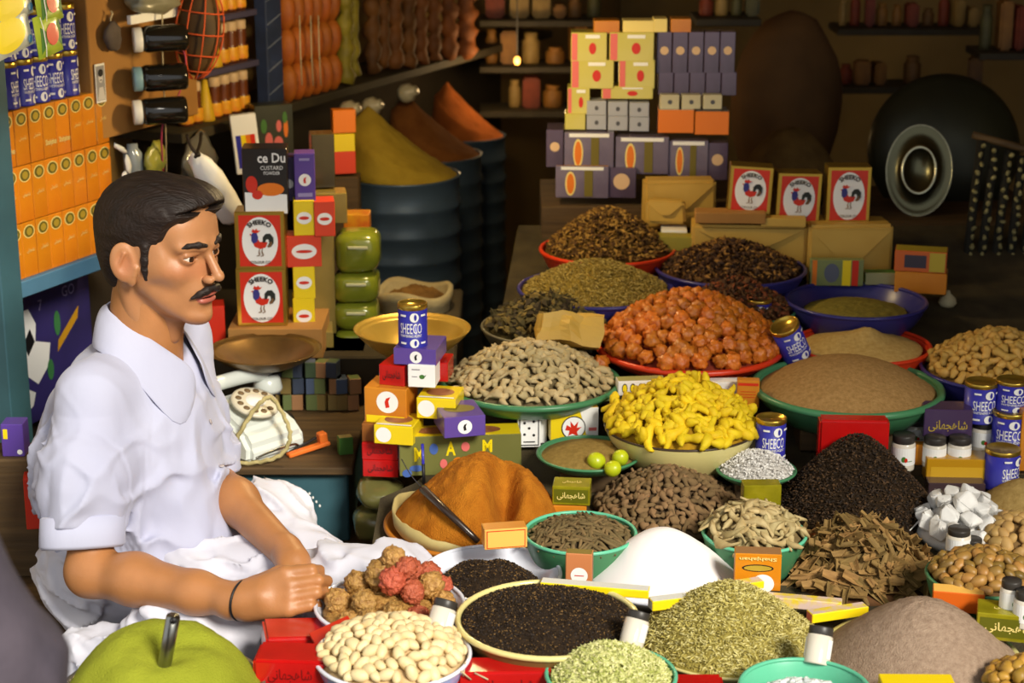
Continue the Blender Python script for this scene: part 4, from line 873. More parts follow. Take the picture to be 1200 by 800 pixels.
# ---------- back rows
o, P, Rr = bowl('plastic_bowl', 'shiny dark blue bowl with a little green powder', 1003, 352, 82, .075, PBLU, PBLU, PBLU, .6, rimr=.004)
heap('green_powder_heap', 'low heap of green powder at the bottom of the dark blue bowl', 'powder', P, Rr * .74, .016, pw(2.5), powder('green_spice', (142, 130, 58), (118, 106, 42), 120, .5), .002, 80, 18, zoff=-.022)
o, P, Rr = bowl('plastic_bowl', 'purple blue bowl of mixed dark dried spices before kraft parcels', 856, 314, 88, .07, PBLU, PBLU, PBLU, .62, rimr=.004)
SP = [mat('spice1', (96, 64, 32), rough=.8), mat('spice2', (70, 44, 24), rough=.8), mat('spice3', (150, 108, 48), rough=.8), mat('spice4', (60, 40, 26), rough=.8)]
h_ = heap('mixed_spice_heap', 'heap of mixed dark dried spices in the purple blue bowl', 'spices', P, Rr * .93, .052, rc(.4), powder('spice_mass', (84, 56, 30), (54, 36, 20), 90, .9), .005, 60, 19)
flecks(Rr * .93, .052, rc(.4), 1800, .0075, SP, h_, (1.8, 1), 1, 'spice_bits', 19)
o, P, Rr = bowl('plastic_bowl', 'green dish of reddish brown spice behind the orange fruit', 862, 362, 70, .062, PGRN, PGRN, PGRN, .7, rimr=.004)
h_ = heap('mixed_spice_heap', 'heap of reddish brown spice bits on the green dish', 'spices', P, Rr * .96, .058, rc(.5), powder('spice_mass2', (88, 50, 26), (58, 34, 18), 90, .9), .005, 60, 20)
flecks(Rr * .96, .058, rc(.5), 1500, .0075, [SP[0], SP[1], mat('spice5', (120, 60, 26), rough=.8)], h_, (1.8, 1), 1, 'spice_bits', 20)
o, P, Rr = bowl('plastic_bowl', 'blue bowl with a wide heap of olive fennel seed', 698, 338, 91, .075, PBLU, PBLU, PBLU, .66, rimr=.004)
h_ = heap('fennel_mound', 'wide heap of olive fennel seed in the blue bowl', 'seeds', P, Rr * .95, .056, rc(.5), powder('fennel_mass', (150, 128, 56), (122, 102, 40), 120, .8), .002, 90, 21)
flecks(Rr * .95, .056, rc(.5), 4500, .0032, [mat('fen1', (158, 136, 62), rough=.8), mat('fen2', (128, 108, 44), rough=.8), mat('fen3', (176, 156, 84), rough=.8)], h_, (2.4, .9), .8, 'seeds', 21)
o, P, Rr = bowl('plastic_tray', 'red tray with a high heap of dried brown blossoms', 712, 292, 79, .06, PRED, PRED, PRED, .72, rimr=.0045, cat='tray')
h_ = heap('dried_blossom_mound', 'high heap of dried brown blossoms on the red tray', 'blossoms', P, Rr * .93, .085, pw(1.5), powder('blossom_mass', (110, 82, 34), (74, 54, 22), 80, .9), .006, 55, 22)
flecks(Rr * .93, .085, pw(1.5), 2600, .0065, [mat('bl1', (136, 100, 40), rough=.9), mat('bl2', (98, 70, 30), rough=.9), mat('bl3', (160, 124, 56), rough=.9), mat('bl4', (76, 50, 24), rough=.9)], h_, (2, 1), 1.2, 'blossoms', 22)
o, P, Rr = bowl('metal_bowl', 'grey metal bowl of crumpled dried leaves behind the ginger', 642, 382, 78, .065, GREYM, GREYM, GREYM, .6, rimr=.003)
h_ = heap('dried_leaf_heap', 'loose heap of crumpled dried leaves in the grey metal bowl', 'leaves', P, Rr * .9, .05, pw(1.6), powder('leaf_mass', (84, 72, 36), (58, 50, 26), 60, .9), .006, 45, 23)
flecks(Rr * .9, .055, pw(1.6), 700, .014, [mat('lf1', (112, 94, 46), rough=.9), mat('lf2', (80, 70, 36), rough=.9), mat('lf3', (58, 48, 28), rough=.9)], h_, (1.8, 1), .8, 'leaves', 23)
# ---------------------------------------------------------------- packages: boxes, tins, jars
def B(name, label, px, py, wpx, hpx, d, mats, yaw=0, Y=None, lift=0, P=None, pr=None, cat='box', group=None, tiltx=0, bev=.0012, roll=0, w=None, h=None):
    """px, py = foot of the front face; sizes of the front in picture units at that distance, d in metres"""
    P = P if P is not None else (W(px, py, Y) if Y else on(px, py, lift)); s = ppm(P); w = w or wpx / s / max(.3, math.cos(yaw)); h = h or hpx / s / .95
    f = Vector((-math.sin(yaw), math.cos(yaw), 0)); q = P + f * (d / 2)
    o = obj(name, boxm(w, d, h, bev), mats if isinstance(mats, (list, tuple)) else [mats] * 3, loc=q, rot=(tiltx, roll, yaw), label=label, cat=cat, group=group)
    for face, items in (pr(w, h, d) if pr else []): prints(o, (w, d, h), face, items)
    return o
def emblem(w, h, m2=REDP, fr=.42, cx=0, cy=0, ring=None):
    r = min(w, h) * fr; it = [('print_disc', [ellipse(cx, cy, r, r)], WHITE)]
    if ring: it = [('print_ring', [ellipse(cx, cy, r * 1.12, r * 1.12)], ring)] + it
    it.append(('print_mark', [poly([(cx - r * .15, cy - r * .55), (cx + r * .2, cy - r * .45), (cx + r * .1, cy + r * .1), (cx + r * .3, cy + r * .5), (cx - r * .1, cy + r * .35), (cx - r * .25, cy)])], m2)); return it
def tin(label, px=0, py=0, wpx=34, hpx=47, Y=None, P=None, lift=0, spin=0, rot=None, group='small blue printed tins', bodym=BLUEP, proto={}):
    P = P if P is not None else (W(px, py, Y) if Y else on(px, py, lift)); r0, h0 = .0235, .066
    if 'o' not in proto:
        o = obj('tin_can', lathe([(0, 0), (r0, 0), (r0 * 1.02, .001), (r0 * 1.02, .003), (r0, .004), (r0, h0 - .008), (0, h0 - .008)], 32), bodym, cat='tin', label=label, group=group)
        obj('lid', lathe([(r0 * .985, h0 - .008), (r0 * 1.03, h0 - .007), (r0 * 1.03, h0 - .001), (r0, h0), (r0 * .93, h0), (r0 * .92, h0 - .003), (0, h0 - .003)], 32), GOLD, o)
        wh = [('lettering', [flat_text('SHEECO', 0, h0 * .47, .037, h0 * .24, .004)], WHITE), ('small_lettering', [flat_text('WHITENING AGENT', 0, h0 * .30, .037, h0 * .06, .01)], WHITE),
              ('print_disc', [estrip(.006, h0 * .73, .0072, .0072), estrip(.006, h0 * .13, .0072, .0068)], WHITE), ('print_bars', [rstrip(-.012, h0 * .77, .010, .003), rstrip(.021, h0 * .77, .009, .003), rstrip(-.012, h0 * .13, .010, .003), rstrip(.021, h0 * .13, .009, .003)], WHITE),
              ('print_mark', [estrip(.0075, h0 * .735, .0022, .005, 4), estrip(.0075, h0 * .135, .0022, .0045, 4)], BLUEP)]
        cyl_prints(o, r0, wh, .00035); proto['o'] = o; c = o
    else: c = copy_tree(proto['o'], label=label, group=group)
    s = ppm(P); c.location = P; c.scale = (wpx / s / (2 * r0),) * 2 + (hpx / s / .95 / h0,)
    c.rotation_euler = rot if rot else (0, 0, spin); c['label'] = label; return c
def jar(label, px, py, wpx, hpx, Y=None, lift=0, P=None, rot=None, spin=0, proto={}, group='small white labelled jars'):
    P = P if P is not None else (W(px, py, Y) if Y else on(px, py, lift)); r, h = .016, .046
    if 'o' not in proto:
        o = obj('jar', lathe([(0, 0), (r, 0), (r * 1.0, .002), (r, h * .74), (r * .86, h * .79), (0, h * .79)], 28), mat('jar_glass', (214, 206, 190), rough=.15, coat=.5), cat='jar', label=label, group=group)
        obj('cap', lathe([(r * .90, h * .77), (r * .93, h * .79), (r * .93, h * .97), (r * .9, h), (0, h)], 28), mat('jar_cap', (52, 48, 44), rough=.4), o)
        cyl_prints(o, r, [('paper_label', [rstrip(0, h * .42, .07, h * .50, 20)], WHITE), ('print_mark', [estrip(-.002, h * .36, .003, .004, 4), rstrip(.006, h * .30, .008, .001, 3)], GRNP), ('print_mark', [estrip(.001, h * .34, .0022, .003, 4)], REDP)], .0003); proto['o'] = o; c = o
    else: c = copy_tree(proto['o'])
    s = ppm(P); c.location = P; c.scale = (wpx / s / (2 * r),) * 2 + (hpx / s / .95 / h,); c.rotation_euler = rot if rot else (0, 0, spin); c['label'] = label; c['group'] = group; return c
RBLUE = mat('rooster_blue', (52, 52, 128), rough=.5); RTAIL = mat('rooster_tail', (34, 40, 34), rough=.5); RBRN = mat('rooster_brown', (120, 86, 52), rough=.5)
def rooster(s):                                                # bird facing left, in a 2 x 2 box
    S = lambda pts: poly([(x * s, y * s) for x, y in pts])
    return [('print_bird', [S([(-.42, .05), (-.30, -.32), (0, -.45), (.30, -.36), (.42, -.08), (.20, -.02), (.0, -.06), (-.12, .14)])], REDP),
            ('print_bird', [S([(-.46, .36), (-.46, .0), (-.36, -.15), (-.15, -.05), (-.08, .2), (-.16, .44), (-.3, .52)])], RBLUE),
            ('print_bird', [S([(.15, -.1), (.16, .22), (.32, .40), (.56, .42), (.74, .2), (.74, -.12), (.58, -.34), (.40, -.3), (.5, -.1), (.48, .08), (.36, .1), (.28, -.08)])], RTAIL),
            ('print_bird', [S([(.38, -.26), (.52, -.2), (.58, .0), (.66, -.1), (.6, -.28), (.46, -.38)])], RBRN),
            ('print_bird', [S([(-.44, .52), (-.36, .68), (-.26, .60), (-.16, .70), (-.08, .58), (.06, .60), (-.1, .46), (-.3, .46)]), S([(-.46, .30), (-.56, .38), (-.46, .42)])], REDP),
            ('print_bird', [stroke2([(-.02 * s, -.42 * s), (-.06 * s, -.6 * s), (-.04 * s, -.78 * s), (-.2 * s, -.82 * s)], .03 * s), stroke2([(.14 * s, -.40 * s), (.10 * s, -.6 * s), (.16 * s, -.78 * s), (.02 * s, -.84 * s)], .03 * s)], RBRN)]
def rooster_tin(label, px, py, wpx, hpx, Y=None, P=None, yaw=0, d=.06, group='red tins with rooster emblem', tiltx=0, roll=0):
    def pr(w, h, dd):
        return [('front', [('print_panel', [rect(0, 0, w * .84, h * .88)], REDP), ('print_oval', [ellipse(0, -h * .01, w * .36, h * .42, 36)], WHITE)] + rooster(min(w, h) * .37) + [('lettering', [flat_text('SHEEKO', 0, h * .33, w * .50, h * .085, .03, arc=w * .34)], BLACKP), ('small_lettering', [flat_text('COLOUR CO', 0, -h * .36, w * .40, h * .045, .02)], BLACKP)])]
    return B('rooster_tin', label, px, py, wpx, hpx, d, [GOLD, GOLD, GOLD], yaw, Y=Y, P=P, pr=pr, cat='tin', group=group, tiltx=tiltx, roll=roll)
# ---------------------------------------------------------------- goods on the side wall
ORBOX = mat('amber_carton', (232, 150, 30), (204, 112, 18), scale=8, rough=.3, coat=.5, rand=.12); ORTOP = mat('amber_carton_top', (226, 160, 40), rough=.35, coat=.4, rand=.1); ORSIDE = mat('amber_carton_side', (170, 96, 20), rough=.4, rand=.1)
OLV = mat('olive_print', (110, 98, 30), rough=.5); PALE = mat('pale_yellow_print', (236, 214, 130), rough=.5)
zz = [wallpt(8, 131).z, wallpt(10, 198).z, wallpt(14, 265).z, wallpt(16, 331).z]
s0 = ws(wallpt(11, 300)); bw = .0405
proto = {}
def carton(s, z, h, txt, label):
    key = (round(h, 3), txt); 
    if key not in proto:
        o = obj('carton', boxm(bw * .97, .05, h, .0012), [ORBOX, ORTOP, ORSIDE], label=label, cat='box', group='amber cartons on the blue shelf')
        w = bw; it = [('print_frame', [ellipse(0, h * .33, w * .40, h * .125, 12)], PALE), ('print_frame', [ellipse(0, h * .33, w * .33, h * .105, 12)], OLV), ('print_oval', [ellipse(0, h * .33, w * .20, h * .07, 10)], GOLDP)]
        it.append(('lettering', [flat_text('Shahjahan', 0, -h * .22, w * .82, h * .14, .02)] if txt else urdu(0, -h * .02, w * .5, h * .09), PALE))
        prints(o, (bw * .97, .05, h), 'front', it); proto[key] = o; c = o
    else: c = copy_tree(proto[key], label=label)
    p = wpos(s + bw / 2, z, -.025); c.location = p; c.rotation_euler = (0, 0, WYAW + random.uniform(-.03, .03)); return c
for r, (z, h) in enumerate(((zz[3], zz[2] - zz[3]), (zz[2], zz[1] - zz[2]), (zz[1], zz[0] - zz[1]))):
    for k in range(8 if r else 7):
        carton(s0 + k * bw, z, h * .985, r == 2 and k in (0, 3, 4), ['tall amber carton in the bottom row standing on the blue shelf', 'tall amber carton in the middle row above the blue shelf', 'tall amber carton in the top row under the blue tins'][r])
def wbox(name, sA, sB, zA, zB, oA, oB, m, kind=None, label=None, cat=None, bev=.002):
    c = wpos((sA + sB) / 2, zA, (oA + oB) / 2); return obj(name, boxm(sB - sA, oB - oA, zB - zA, bev), m, loc=c, rot=(0, 0, WYAW), kind=kind, label=label, cat=cat)
sA, sB = s0 - .06, s0 + 8.3 * bw
wbox('wall_shelf', sA, sB, zz[3] - .032, zz[3], -.17, .012, LBLUE, label='light blue painted shelf board under the amber cartons', cat='shelf')
wbox('shelf_post', s0 - .07, s0 - .012, .25, 1.75, -.06, .035, TEAL, label='teal painted upright post at the end of the carton shelf', cat='post')
wbox('trim_2', s0 - .02, 2.2, .27, zz[3] - .034, -.21, -.15, mat('dark_boards', (58, 46, 30), (40, 32, 22), 5, .8), kind='structure')
# blue tins above the cartons, two rows
tz = zz[0]; th = .088
for r, (n, xs) in enumerate(((6, 0), (5, 1))):
    for k in range(n):
        p = wpos(s0 + .012 + (k + xs) * .0445, tz + r * th, -.026); ang = WYAW + (-.5, .35, .1, -.6, -.4, .3)[(k + 2 * r) % 6]
        c = tin('blue printed tin in the lower row on top of the amber cartons' if r == 0 else 'blue printed tin in the upper row above the amber cartons', P=p, wpx=1, hpx=1); c.scale = (.98, .98, th / .066 * .985); c.rotation_euler = (0, 0, ang)
# cardboard box with three jars lashed to it
DARKJ = mat('dark_glass', (26, 24, 20), rough=.12, coat=.6); 
sb = ws(wallpt(107, 100)); cbz = wallpt(112, 166).z; cb = wbox('cardboard_box', sb, sb + .36, cbz, cbz + .36, -.10, .0, CARD, label='brown cardboard box with three dark jars strapped on it', cat='box')
for k, (py, capm) in enumerate(((47, WHITE), (93, mat('pale_blue_cap', (130, 168, 184), rough=.4)), (132, WHITE))):
    p = wallpt(156, py, .03); me = lathe([(0, 0), (.024, 0), (.0245, .002), (.0245, .016), (.022, .018), (0, .018)], 24)
    j = obj('dark_jar', lathe([(0, .016), (.022, .016), (.026, .024), (.027, .03), (.027, .10), (.024, .106), (0, .106)], 28), DARKJ, loc=p, rot=(0, R(90), WTH * -1 + R(90)), label=['dark glass jar with white lid lying topmost on the cardboard box', 'dark glass jar with pale blue lid between two white lidded jars', 'dark glass jar with white lid lying lowest on the cardboard box'][k], cat='jar')
    j.rotation_euler = Vector((.95, .30, .02)).to_track_quat('Z', 'Y').to_euler(); obj('lid', me, capm, j)
STRG = mat('string', (196, 178, 140), rough=.9); CABLE = mat('red_cable', (176, 60, 90), rough=.5)
obj('string', tube(spline([wallpt(190, 0, .065), wallpt(191, 80, .066), wallpt(194, 140, .06), wallpt(195, 205, .02)]), .0016, 6), STRG, label='pale string hanging down over the three dark jars', cat='string')
obj('cable', tube(spline([wallpt(200, 45, .062), wallpt(216, 62, .075), wallpt(216, 92, .075), wallpt(203, 125, .07), wallpt(190, 150, .06), wallpt(191, 200, .04)]), .0019, 6), CABLE, label='thin pink red cable looping past the dark jars', cat='cable')
# small portrait print
ph = wallpt(119, 120, .004); o = obj('portrait_print', boxm(.030, .0015, .076, 0), WHITE, loc=ph, rot=(0, 0, WYAW), label='small grey portrait photo pinned beside the blue tins', cat='photo')
prints(o, (.030, .0015, .076), 'front', [('print_ground', [rect(0, 0, .026, .068)], mat('grey_print', (150, 148, 150), rough=.6)), ('print_figure', [ellipse(0, .012, .007, .0115), poly([(-.012, -.033), (-.006, -.008), (.006, -.008), (.012, -.033)])], mat('grey_print_light', (206, 202, 200), rough=.6)), ('print_figure', [ellipse(0, .02, .008, .0075), rect(0, .006, .006, .002)], BLACKP)])
# pouch hanging on the box, grey bag and paper on top
o = obj('cloth_pouch', blob((.024, .012, .028), .2, 2, 3, 4), mat('grey_cloth', (104, 92, 84), (78, 68, 62), 20, .9), loc=wallpt(132, 43, .016), rot=(0, 0, WYAW), label='small grey brown cloth pouch hanging on the cardboard box', cat='pouch')
obj('tie', tube(spline([(0, 0, .025), (-.004, 0, .034), (.003, 0, .044), (.0, 0, .05)]), .002, 6), STRG, o)
obj('plastic_bag', blob((.075, .03, .028), .35, 2.2, 3, 8), mat('grey_plastic', (150, 146, 120), (116, 112, 92), 10, .3, coat=.4), loc=wallpt(180, -2, .05), rot=(0, .1, WYAW), label='crumpled grey plastic bag on top of the cardboard box', cat='bag')
B('paper_pad', 'small white paper pad hanging under the grey plastic bag', 182, 24, 40, 10, .01, [WHITE] * 3, WYAW, P=wallpt(182, 24, .05), cat='paper')
# yellow seed packets in the top corner
def packet(label, c, w, h, yaw, roll, m, pr, group):
    V = []; Fc = []; n = 8
    for sgn in (-1, 1):
        for i in range(n + 1):
            for k in range(n + 1):
                x, z = i / n * 2 - 1, k / n * 2 - 1; b = max(0, (1 - x ** 4) * (1 - z ** 4)); V.append((x * w / 2, sgn * (.006 * b ** .5 + .0004), z * h / 2))
    q = (n + 1) ** 2
    for i in range(n):
        for k in range(n):
            a, b, c_, d = i * (n + 1) + k, (i + 1) * (n + 1) + k, (i + 1) * (n + 1) + k + 1, i * (n + 1) + k + 1; Fc.append((a, b, c_, d)); Fc.append((q + d, q + c_, q + b, q + a))
    o = obj('packet', mesh('packet', V, Fc, True), m, loc=c, rot=(0, roll, yaw), label=label, cat='packet', group=group)
    for nm, geos, mm in pr:
        v, f = join(geos); bm = bmesh.new(); vs = [bm.verts.new((p[0], 0, p[1])) for p in v]
        for t in f: bm.faces.new([vs[i] for i in t])
        bmesh.ops.triangulate(bm, faces=bm.faces); bmesh.ops.subdivide_edges(bm, edges=bm.edges, cuts=3, use_grid_fill=True)
        lay = .0006 * (1 + pr.index((nm, geos, mm)))
        for vv in bm.verts:
            x, z = vv.co.x / (w / 2), vv.co.z / (h / 2); b = max(0, (1 - min(1, abs(x)) ** 4) * (1 - min(1, abs(z)) ** 4)); vv.co.y = -(.006 * b ** .5 + .0004 + lay)
        obj(nm, from_bm(nm, bm), mm, o)
    return o
YPK = mat('yellow_foil', (236, 226, 40), rough=.3, coat=.4); LPK = mat('lime_foil', (206, 210, 70), (120, 160, 40), 25, .3, coat=.4); EYB = mat('print_sky_blue', (60, 120, 160), rough=.5)
for r in range(2):
    zc = (14, 52)[r]
    packet(['yellow foil packet with white border hanging uppermost in the corner', 'yellow foil packet with white border hanging under a like one'][r], wallpt(10, zc - 12, .22), .110, .070, WYAW, R(-12), mat('white_foil', (190, 192, 176), rough=.3, coat=.4), [('print_panel', [ellipse(-.008, 0, .044, .028, 24)], YELP), ('print_dot', [ellipse(.044, -.022, .007, .007)], EYB)], 'yellow corner packets')
    packet(['lime packet with red flower hanging uppermost in the corner', 'lime packet with red flower hanging under a like one'][r], wallpt(56, zc - 12, .23), .066, .072, WYAW, R(-9), LPK, [('print_leaf', [poly([(-.028, -.028), (0, .0), (-.024, .018)]), poly([(.028, -.028), (.004, 0), (.028, .022)])], GRNP), ('print_flower', [ellipse(.004, .0, .016, .019)], REDP), ('print_stripe', [rect(-.018, 0, .002, .068)], WHITE)], 'lime flower packets')
B('wall_hook_rail', 'thin wooden strip from which the corner packets hang', 40, -6, 120, 8, .02, [WOOD] * 3, WYAW, P=wallpt(38, -12, .22), cat='rail')
# poster below the shelf
PST = mat('dark_purple_print', (66, 56, 128), (36, 34, 60), 4, .35, coat=.4); PGR = mat('leaf_print', (60, 120, 70), rough=.5)
pw_, phh = .26, .27; pp = wallpt(17, 505, -.10); o = obj('poster', boxm(pw_, .004, phh, 0), PST, loc=pp + WU * pw_ / 2, rot=(0, 0, WYAW), label='dark purple poster with white car and leaves below the blue shelf', cat='poster')
prints(o, (pw_, .004, phh), 'front', [('print_car', [poly([(-.12, .06), (-.10, .10), (-.065, .10), (-.045, .065), (-.05, .03), (-.005, .015), (-.015, -.03), (-.05, -.06), (-.075, -.04), (-.105, -.02)]), poly([(-.10, -.085), (-.085, -.06), (-.06, -.075), (-.07, -.1), (-.095, -.11)])], WHITE),
    ('print_window', [poly([(-.115, .055), (-.10, .07), (-.09, .04), (-.105, .03)]), poly([(-.085, .035), (-.065, .06), (-.052, .03), (-.075, .005)])], BLACKP), ('print_leaf', [ellipse(.02, .05, .010, .026), ellipse(-.01, -.04, .010, .022)], PGR), ('print_stick', [poly([(.015, -.01), (.02, .015), (.09, .07), (.085, .045)]), ellipse(-.108, -.06, .012, .014)], mat('ochre_print', (190, 140, 30), rough=.5)), ('lettering', [flat_text('GO', .06, .11, .04, .022), flat_text('7', -.03, .10, .012, .022)], mat('lilac_print', (150, 140, 190), rough=.5))])
B('purple_carton', 'small purple and yellow carton at the foot of the teal post', 16, 535, 26, 38, .04, [PURP] * 3, 0, Y=3.05, pr=lambda w, h, d: [('front', [('print_spot', [rect(-.3 * w, .2 * h, w * .2, h * .3)], YELP), ('print_disc', [ellipse(.3 * w, -.35 * h, w * .12, w * .12)], WHITE)])])
obj('carton_stand', boxm(.12, .09, W(16, 535, 3.05).z - .27, .003), WOOD, loc=Vector((W(16, 535, 3.05).x, 3.08, .27)), label='wooden block under the purple and yellow carton', cat='block')
B('red_carton', 'red carton behind the elbow beside the teal post', 43, 620, 22, 60, .05, [REDP] * 3, .2, Y=3.0)
# ---- further along: small bottles on a dark shelf, net bag, blue strip, orange bundles
zs = wallpt(262, 140, .0).z; sA = ws(wallpt(210, 140)); sE = ws(wallpt(640, 140))
DSH = mat('dark_shelf_wood', (70, 62, 44), (48, 42, 30), 6, .7)
wbox('wall_shelf', sA - .02, sE, zs - .022, zs, -.16, .02, DSH, label='dark wooden shelf board running behind the net bag and orange bundles', cat='shelf')
wbox('trim_3', sA + .05, sE, .27, zs - .03, -.205, -.15, mat('dark_boards2', (52, 42, 28), (36, 30, 20), 5, .8), kind='structure')
BRN = mat('bottle_brown', (120, 62, 26), (90, 44, 18), 30, .35, coat=.3); YLB = mat('bottle_label', (240, 190, 50), (226, 130, 30), 40, .4, rand=.1); CRM = mat('bottle_cap', (214, 182, 140), rough=.5)
bp = None; shz = [0, .112, .224]
def bottle(s, z, label):
    global bp
    if bp is None:
        r = .016; bp = obj('bottle', lathe([(0, 0), (r, 0), (r * 1.08, .004), (r, .012), (r, .018), (r * 1.05, .021), (r, .024), (r, .034), (r * .8, .040)] + [(r * (.8 + .12 * (i % 2)), .040 + .004 * i) for i in range(1, 8)] + [(r * .7, .072), (0, .072)], 20), BRN, label=label, cat='bottle', group='brown bottles on the wall shelves')
        obj('label_band', lathe([(r * 1.06, .005), (r * 1.12, .012), (r * 1.06, .02), (r * 1.12, .027), (r * 1.06, .034)], 20), YLB, bp); obj('cap', lathe([(r * .86, .070), (r * .9, .071), (r * .9, .088), (r * .8, .09), (0, .09)], 16), CRM, bp); c = bp
    else: c = copy_tree(bp, label=label)
    c.location = wpos(s, z, -.03); return c
names = ['small brown bottle with yellow band on the lowest wall shelf row', 'small brown bottle with yellow band on the middle wall shelf row', 'small brown bottle with yellow band on the topmost wall shelf row']
sL = ws(wallpt(225, 130)); sR = ws(wallpt(303, 120))
YCN = mat('yellow_cone_paper', (226, 190, 40), (200, 150, 30), 20, .5)
for r in range(3):
    if r: wbox('wall_shelf', sL + .02, sR + .01, zs + shz[r] - .014, zs + shz[r], -.10, .0, mat('violet_shelf', (74, 68, 92), rough=.6), label=['', 'short violet shelf edge under the middle bottles', 'short violet shelf edge under the topmost bottles'][r], cat='shelf')
    n = int((sR - sL) / .037); 
    for k in range(n):
        s = sL + .018 + k * .037 
        if r and s < ws(wallpt(258, 60)): continue
        if (r == 0 and k == 2) or (r and k % 4 == 3):
            obj('paper_cone', lathe([(0, 0), (.02, 0), (.020, .004), (.006, .088), (.003, .09), (0, .09)], 14), YCN, loc=wpos(s, zs + shz[r], -.028), label=['yellow paper cone between bottles on the lowest wall shelf row', 'yellow paper cone between bottles on the middle wall shelf row', 'yellow paper cone between bottles on the topmost wall shelf row'][r], cat='packet', group='yellow paper cones')
        else: bottle(s, zs + shz[r], names[r])
# net bag of red-orange string with dark contents
NET = mat('orange_net', (206, 84, 36), rough=.7); nb = wallpt(233, 36, .08); rx, rz = .050, .100
netb = obj('net_bag', blob((rx * .86, .04, rz * .9), .12, 1.5, 3, 3), mat('dark_goods', (92, 66, 30), (54, 40, 20), 12, .7), loc=nb, rot=(0, R(8), R(10)), label='orange red string net bag hanging beside the shelf of bottles', cat='bag')
for k in range(9):
    a = k * math.pi / 9 * 2; pts = [(rx * math.cos(a) * math.sin(t), .046 * math.sin(a) * math.sin(t), rz * math.cos(t)) for t in np.linspace(.15, math.pi - .15, 14)]; obj('net_cord', tube(pts, .0017, 5), NET, netb)
for t in (.7, 1.15, 1.6, 2.05, 2.5): obj('net_cord', tube([(rx * 1.01 * math.cos(a) * math.sin(t), .0465 * math.sin(a) * math.sin(t), rz * math.cos(t)) for a in np.linspace(0, 2 * math.pi, 22)], .0017, 5, caps=False), NET, netb)
o = wbox('patterned_strip', ws(wallpt(308, 60)), ws(wallpt(326, 60)), zs, zs + .34, -.02, .012, mat('navy_cloth', (46, 60, 96), (34, 44, 66), 14, .7), label='dark blue patterned strip between bottles and orange bundles', cat='panel')
w_ = ws(wallpt(326, 60)) - ws(wallpt(308, 60))
for k in range(6): prints(o, (w_, .032, .34), 'front', [('print_line', [stroke2([(-w_ / 2 * .95, -.14 + k * .052), (0, -.13 + k * .052), (w_ / 2 * .95, -.12 + k * .052)], .0015)], mat('pale_blue_line', (120, 130, 150), rough=.6))])
ORB = mat('orange_pouch', (184, 108, 30), (146, 70, 20), 16, .6, rand=.15)
pq = None; s1 = ws(wallpt(329, 60)); s2 = ws(wallpt(393, 60)); nb_ = 6
for r in range(4):
    for k in range(nb_):
        w = (s2 - s1) / nb_; 
        if pq is None: pq = blob((w * .5, .03, .046), .10, 1.6, 2, 5, 'orange_pouch')
        obj('orange_pouch', pq, ORB, loc=wpos(s1 + (k + .5) * w, zs + .043 + r * .082, .0), rot=(0, 0, WYAW), label='plump orange pouch tied in the bundle on the dark shelf', cat='pouch', group='orange pouches in the bundle')
for k, px in enumerate((352, 365, 374)): obj('tie_string', tube([wallpt(px - 1, 18, .045), wallpt(px, 60, .05), wallpt(px + 2, 100, .042)], .0016, 6), STRG, label='pale string tied down over the orange pouches', cat='string', group='strings on the orange bundle')
YGL = mat('yellow_cloth', (150, 136, 36), (104, 94, 26), 20, .6); BRS = mat('brown_cloth', (128, 76, 28), (84, 50, 22), 14, .7, rand=.3)
for k, (px, a, b, w, m) in enumerate(((404, -5, 98, .05, YGL), (414, -5, 88, .035, YGL), (436, -5, 82, .05, BRS), (449, -5, 78, .04, BRS), (462, -5, 80, .055, BRS), (478, -5, 78, .05, BRS), (492, -5, 72, .05, BRS), (508, -5, 70, .05, BRS), (526, -5, 68, .06, BRS), (546, -5, 66, .07, BRS))):
    p1, p2 = wallpt(px, a, .02), wallpt(px + 1, b, .02); n = 10
    me = tube([p2 + (p1 - p2) * (i / n) + WU * (.006 * math.sin(i * 1.7 + k)) for i in range(n + 1)], w / 2, 8, rads=[w / 2 * (.75 + .25 * math.sin(i * 2.1 + k * 1.3)) for i in range(n + 1)]); 
    obj('hanging_bundle', me, m, label='knotted yellow green bundle hanging past the orange pouches' if m is YGL else 'knotted brown bundle hanging in the dim back of the shop', cat='bundle', group='yellow hanging bundles' if m is YGL else 'brown hanging bundles')
# things below that shelf
GPB = mat('clear_grey_plastic', (120, 116, 104), (84, 80, 74), 8, .2, coat=.6)
obj('plastic_bag', blob((.055, .02, .06), .25, 2, 3, 12), GPB, loc=wallpt(232, 190, .03), rot=(0, 0, WYAW), label='shiny grey plastic bag hung behind the white cloth', cat='bag')
obj('plastic_bag', blob((.03, .015, .04), .3, 2.4, 3, 14), mat('yellow_green_plastic', (176, 166, 60), (110, 120, 60), 25, .25, coat=.5), loc=wallpt(182, 190, .03), rot=(0, 0, WYAW), label='small yellow plastic bag hung under the three dark jars', cat='bag')
obj('glass_bottle', lathe([(0, 0), (.018, 0), (.02, .003), (.02, .05), (.012, .06), (.011, .07), (0, .07)], 20), mat('grey_glass', (150, 158, 160), rough=.1, coat=.6), loc=wallpt(157, 208, .0), rot=(0, 0, 0), label='small clear grey bottle under the cardboard box', cat='bottle')
for k, (px, py, rx_, rz_, rl) in enumerate(((141, 174, .022, .006, .5), (150, 192, .009, .019, -.25), (147, 210, .010, .016, -.1))): obj('paper_scrap', blob((rx_, .004, rz_), .3, 2, 2, k), WHITE, loc=wallpt(px, py, .02), rot=(0, rl, WYAW), label='torn white paper scrap stuck by the end of the cartons', cat='paper', group='torn paper scraps')
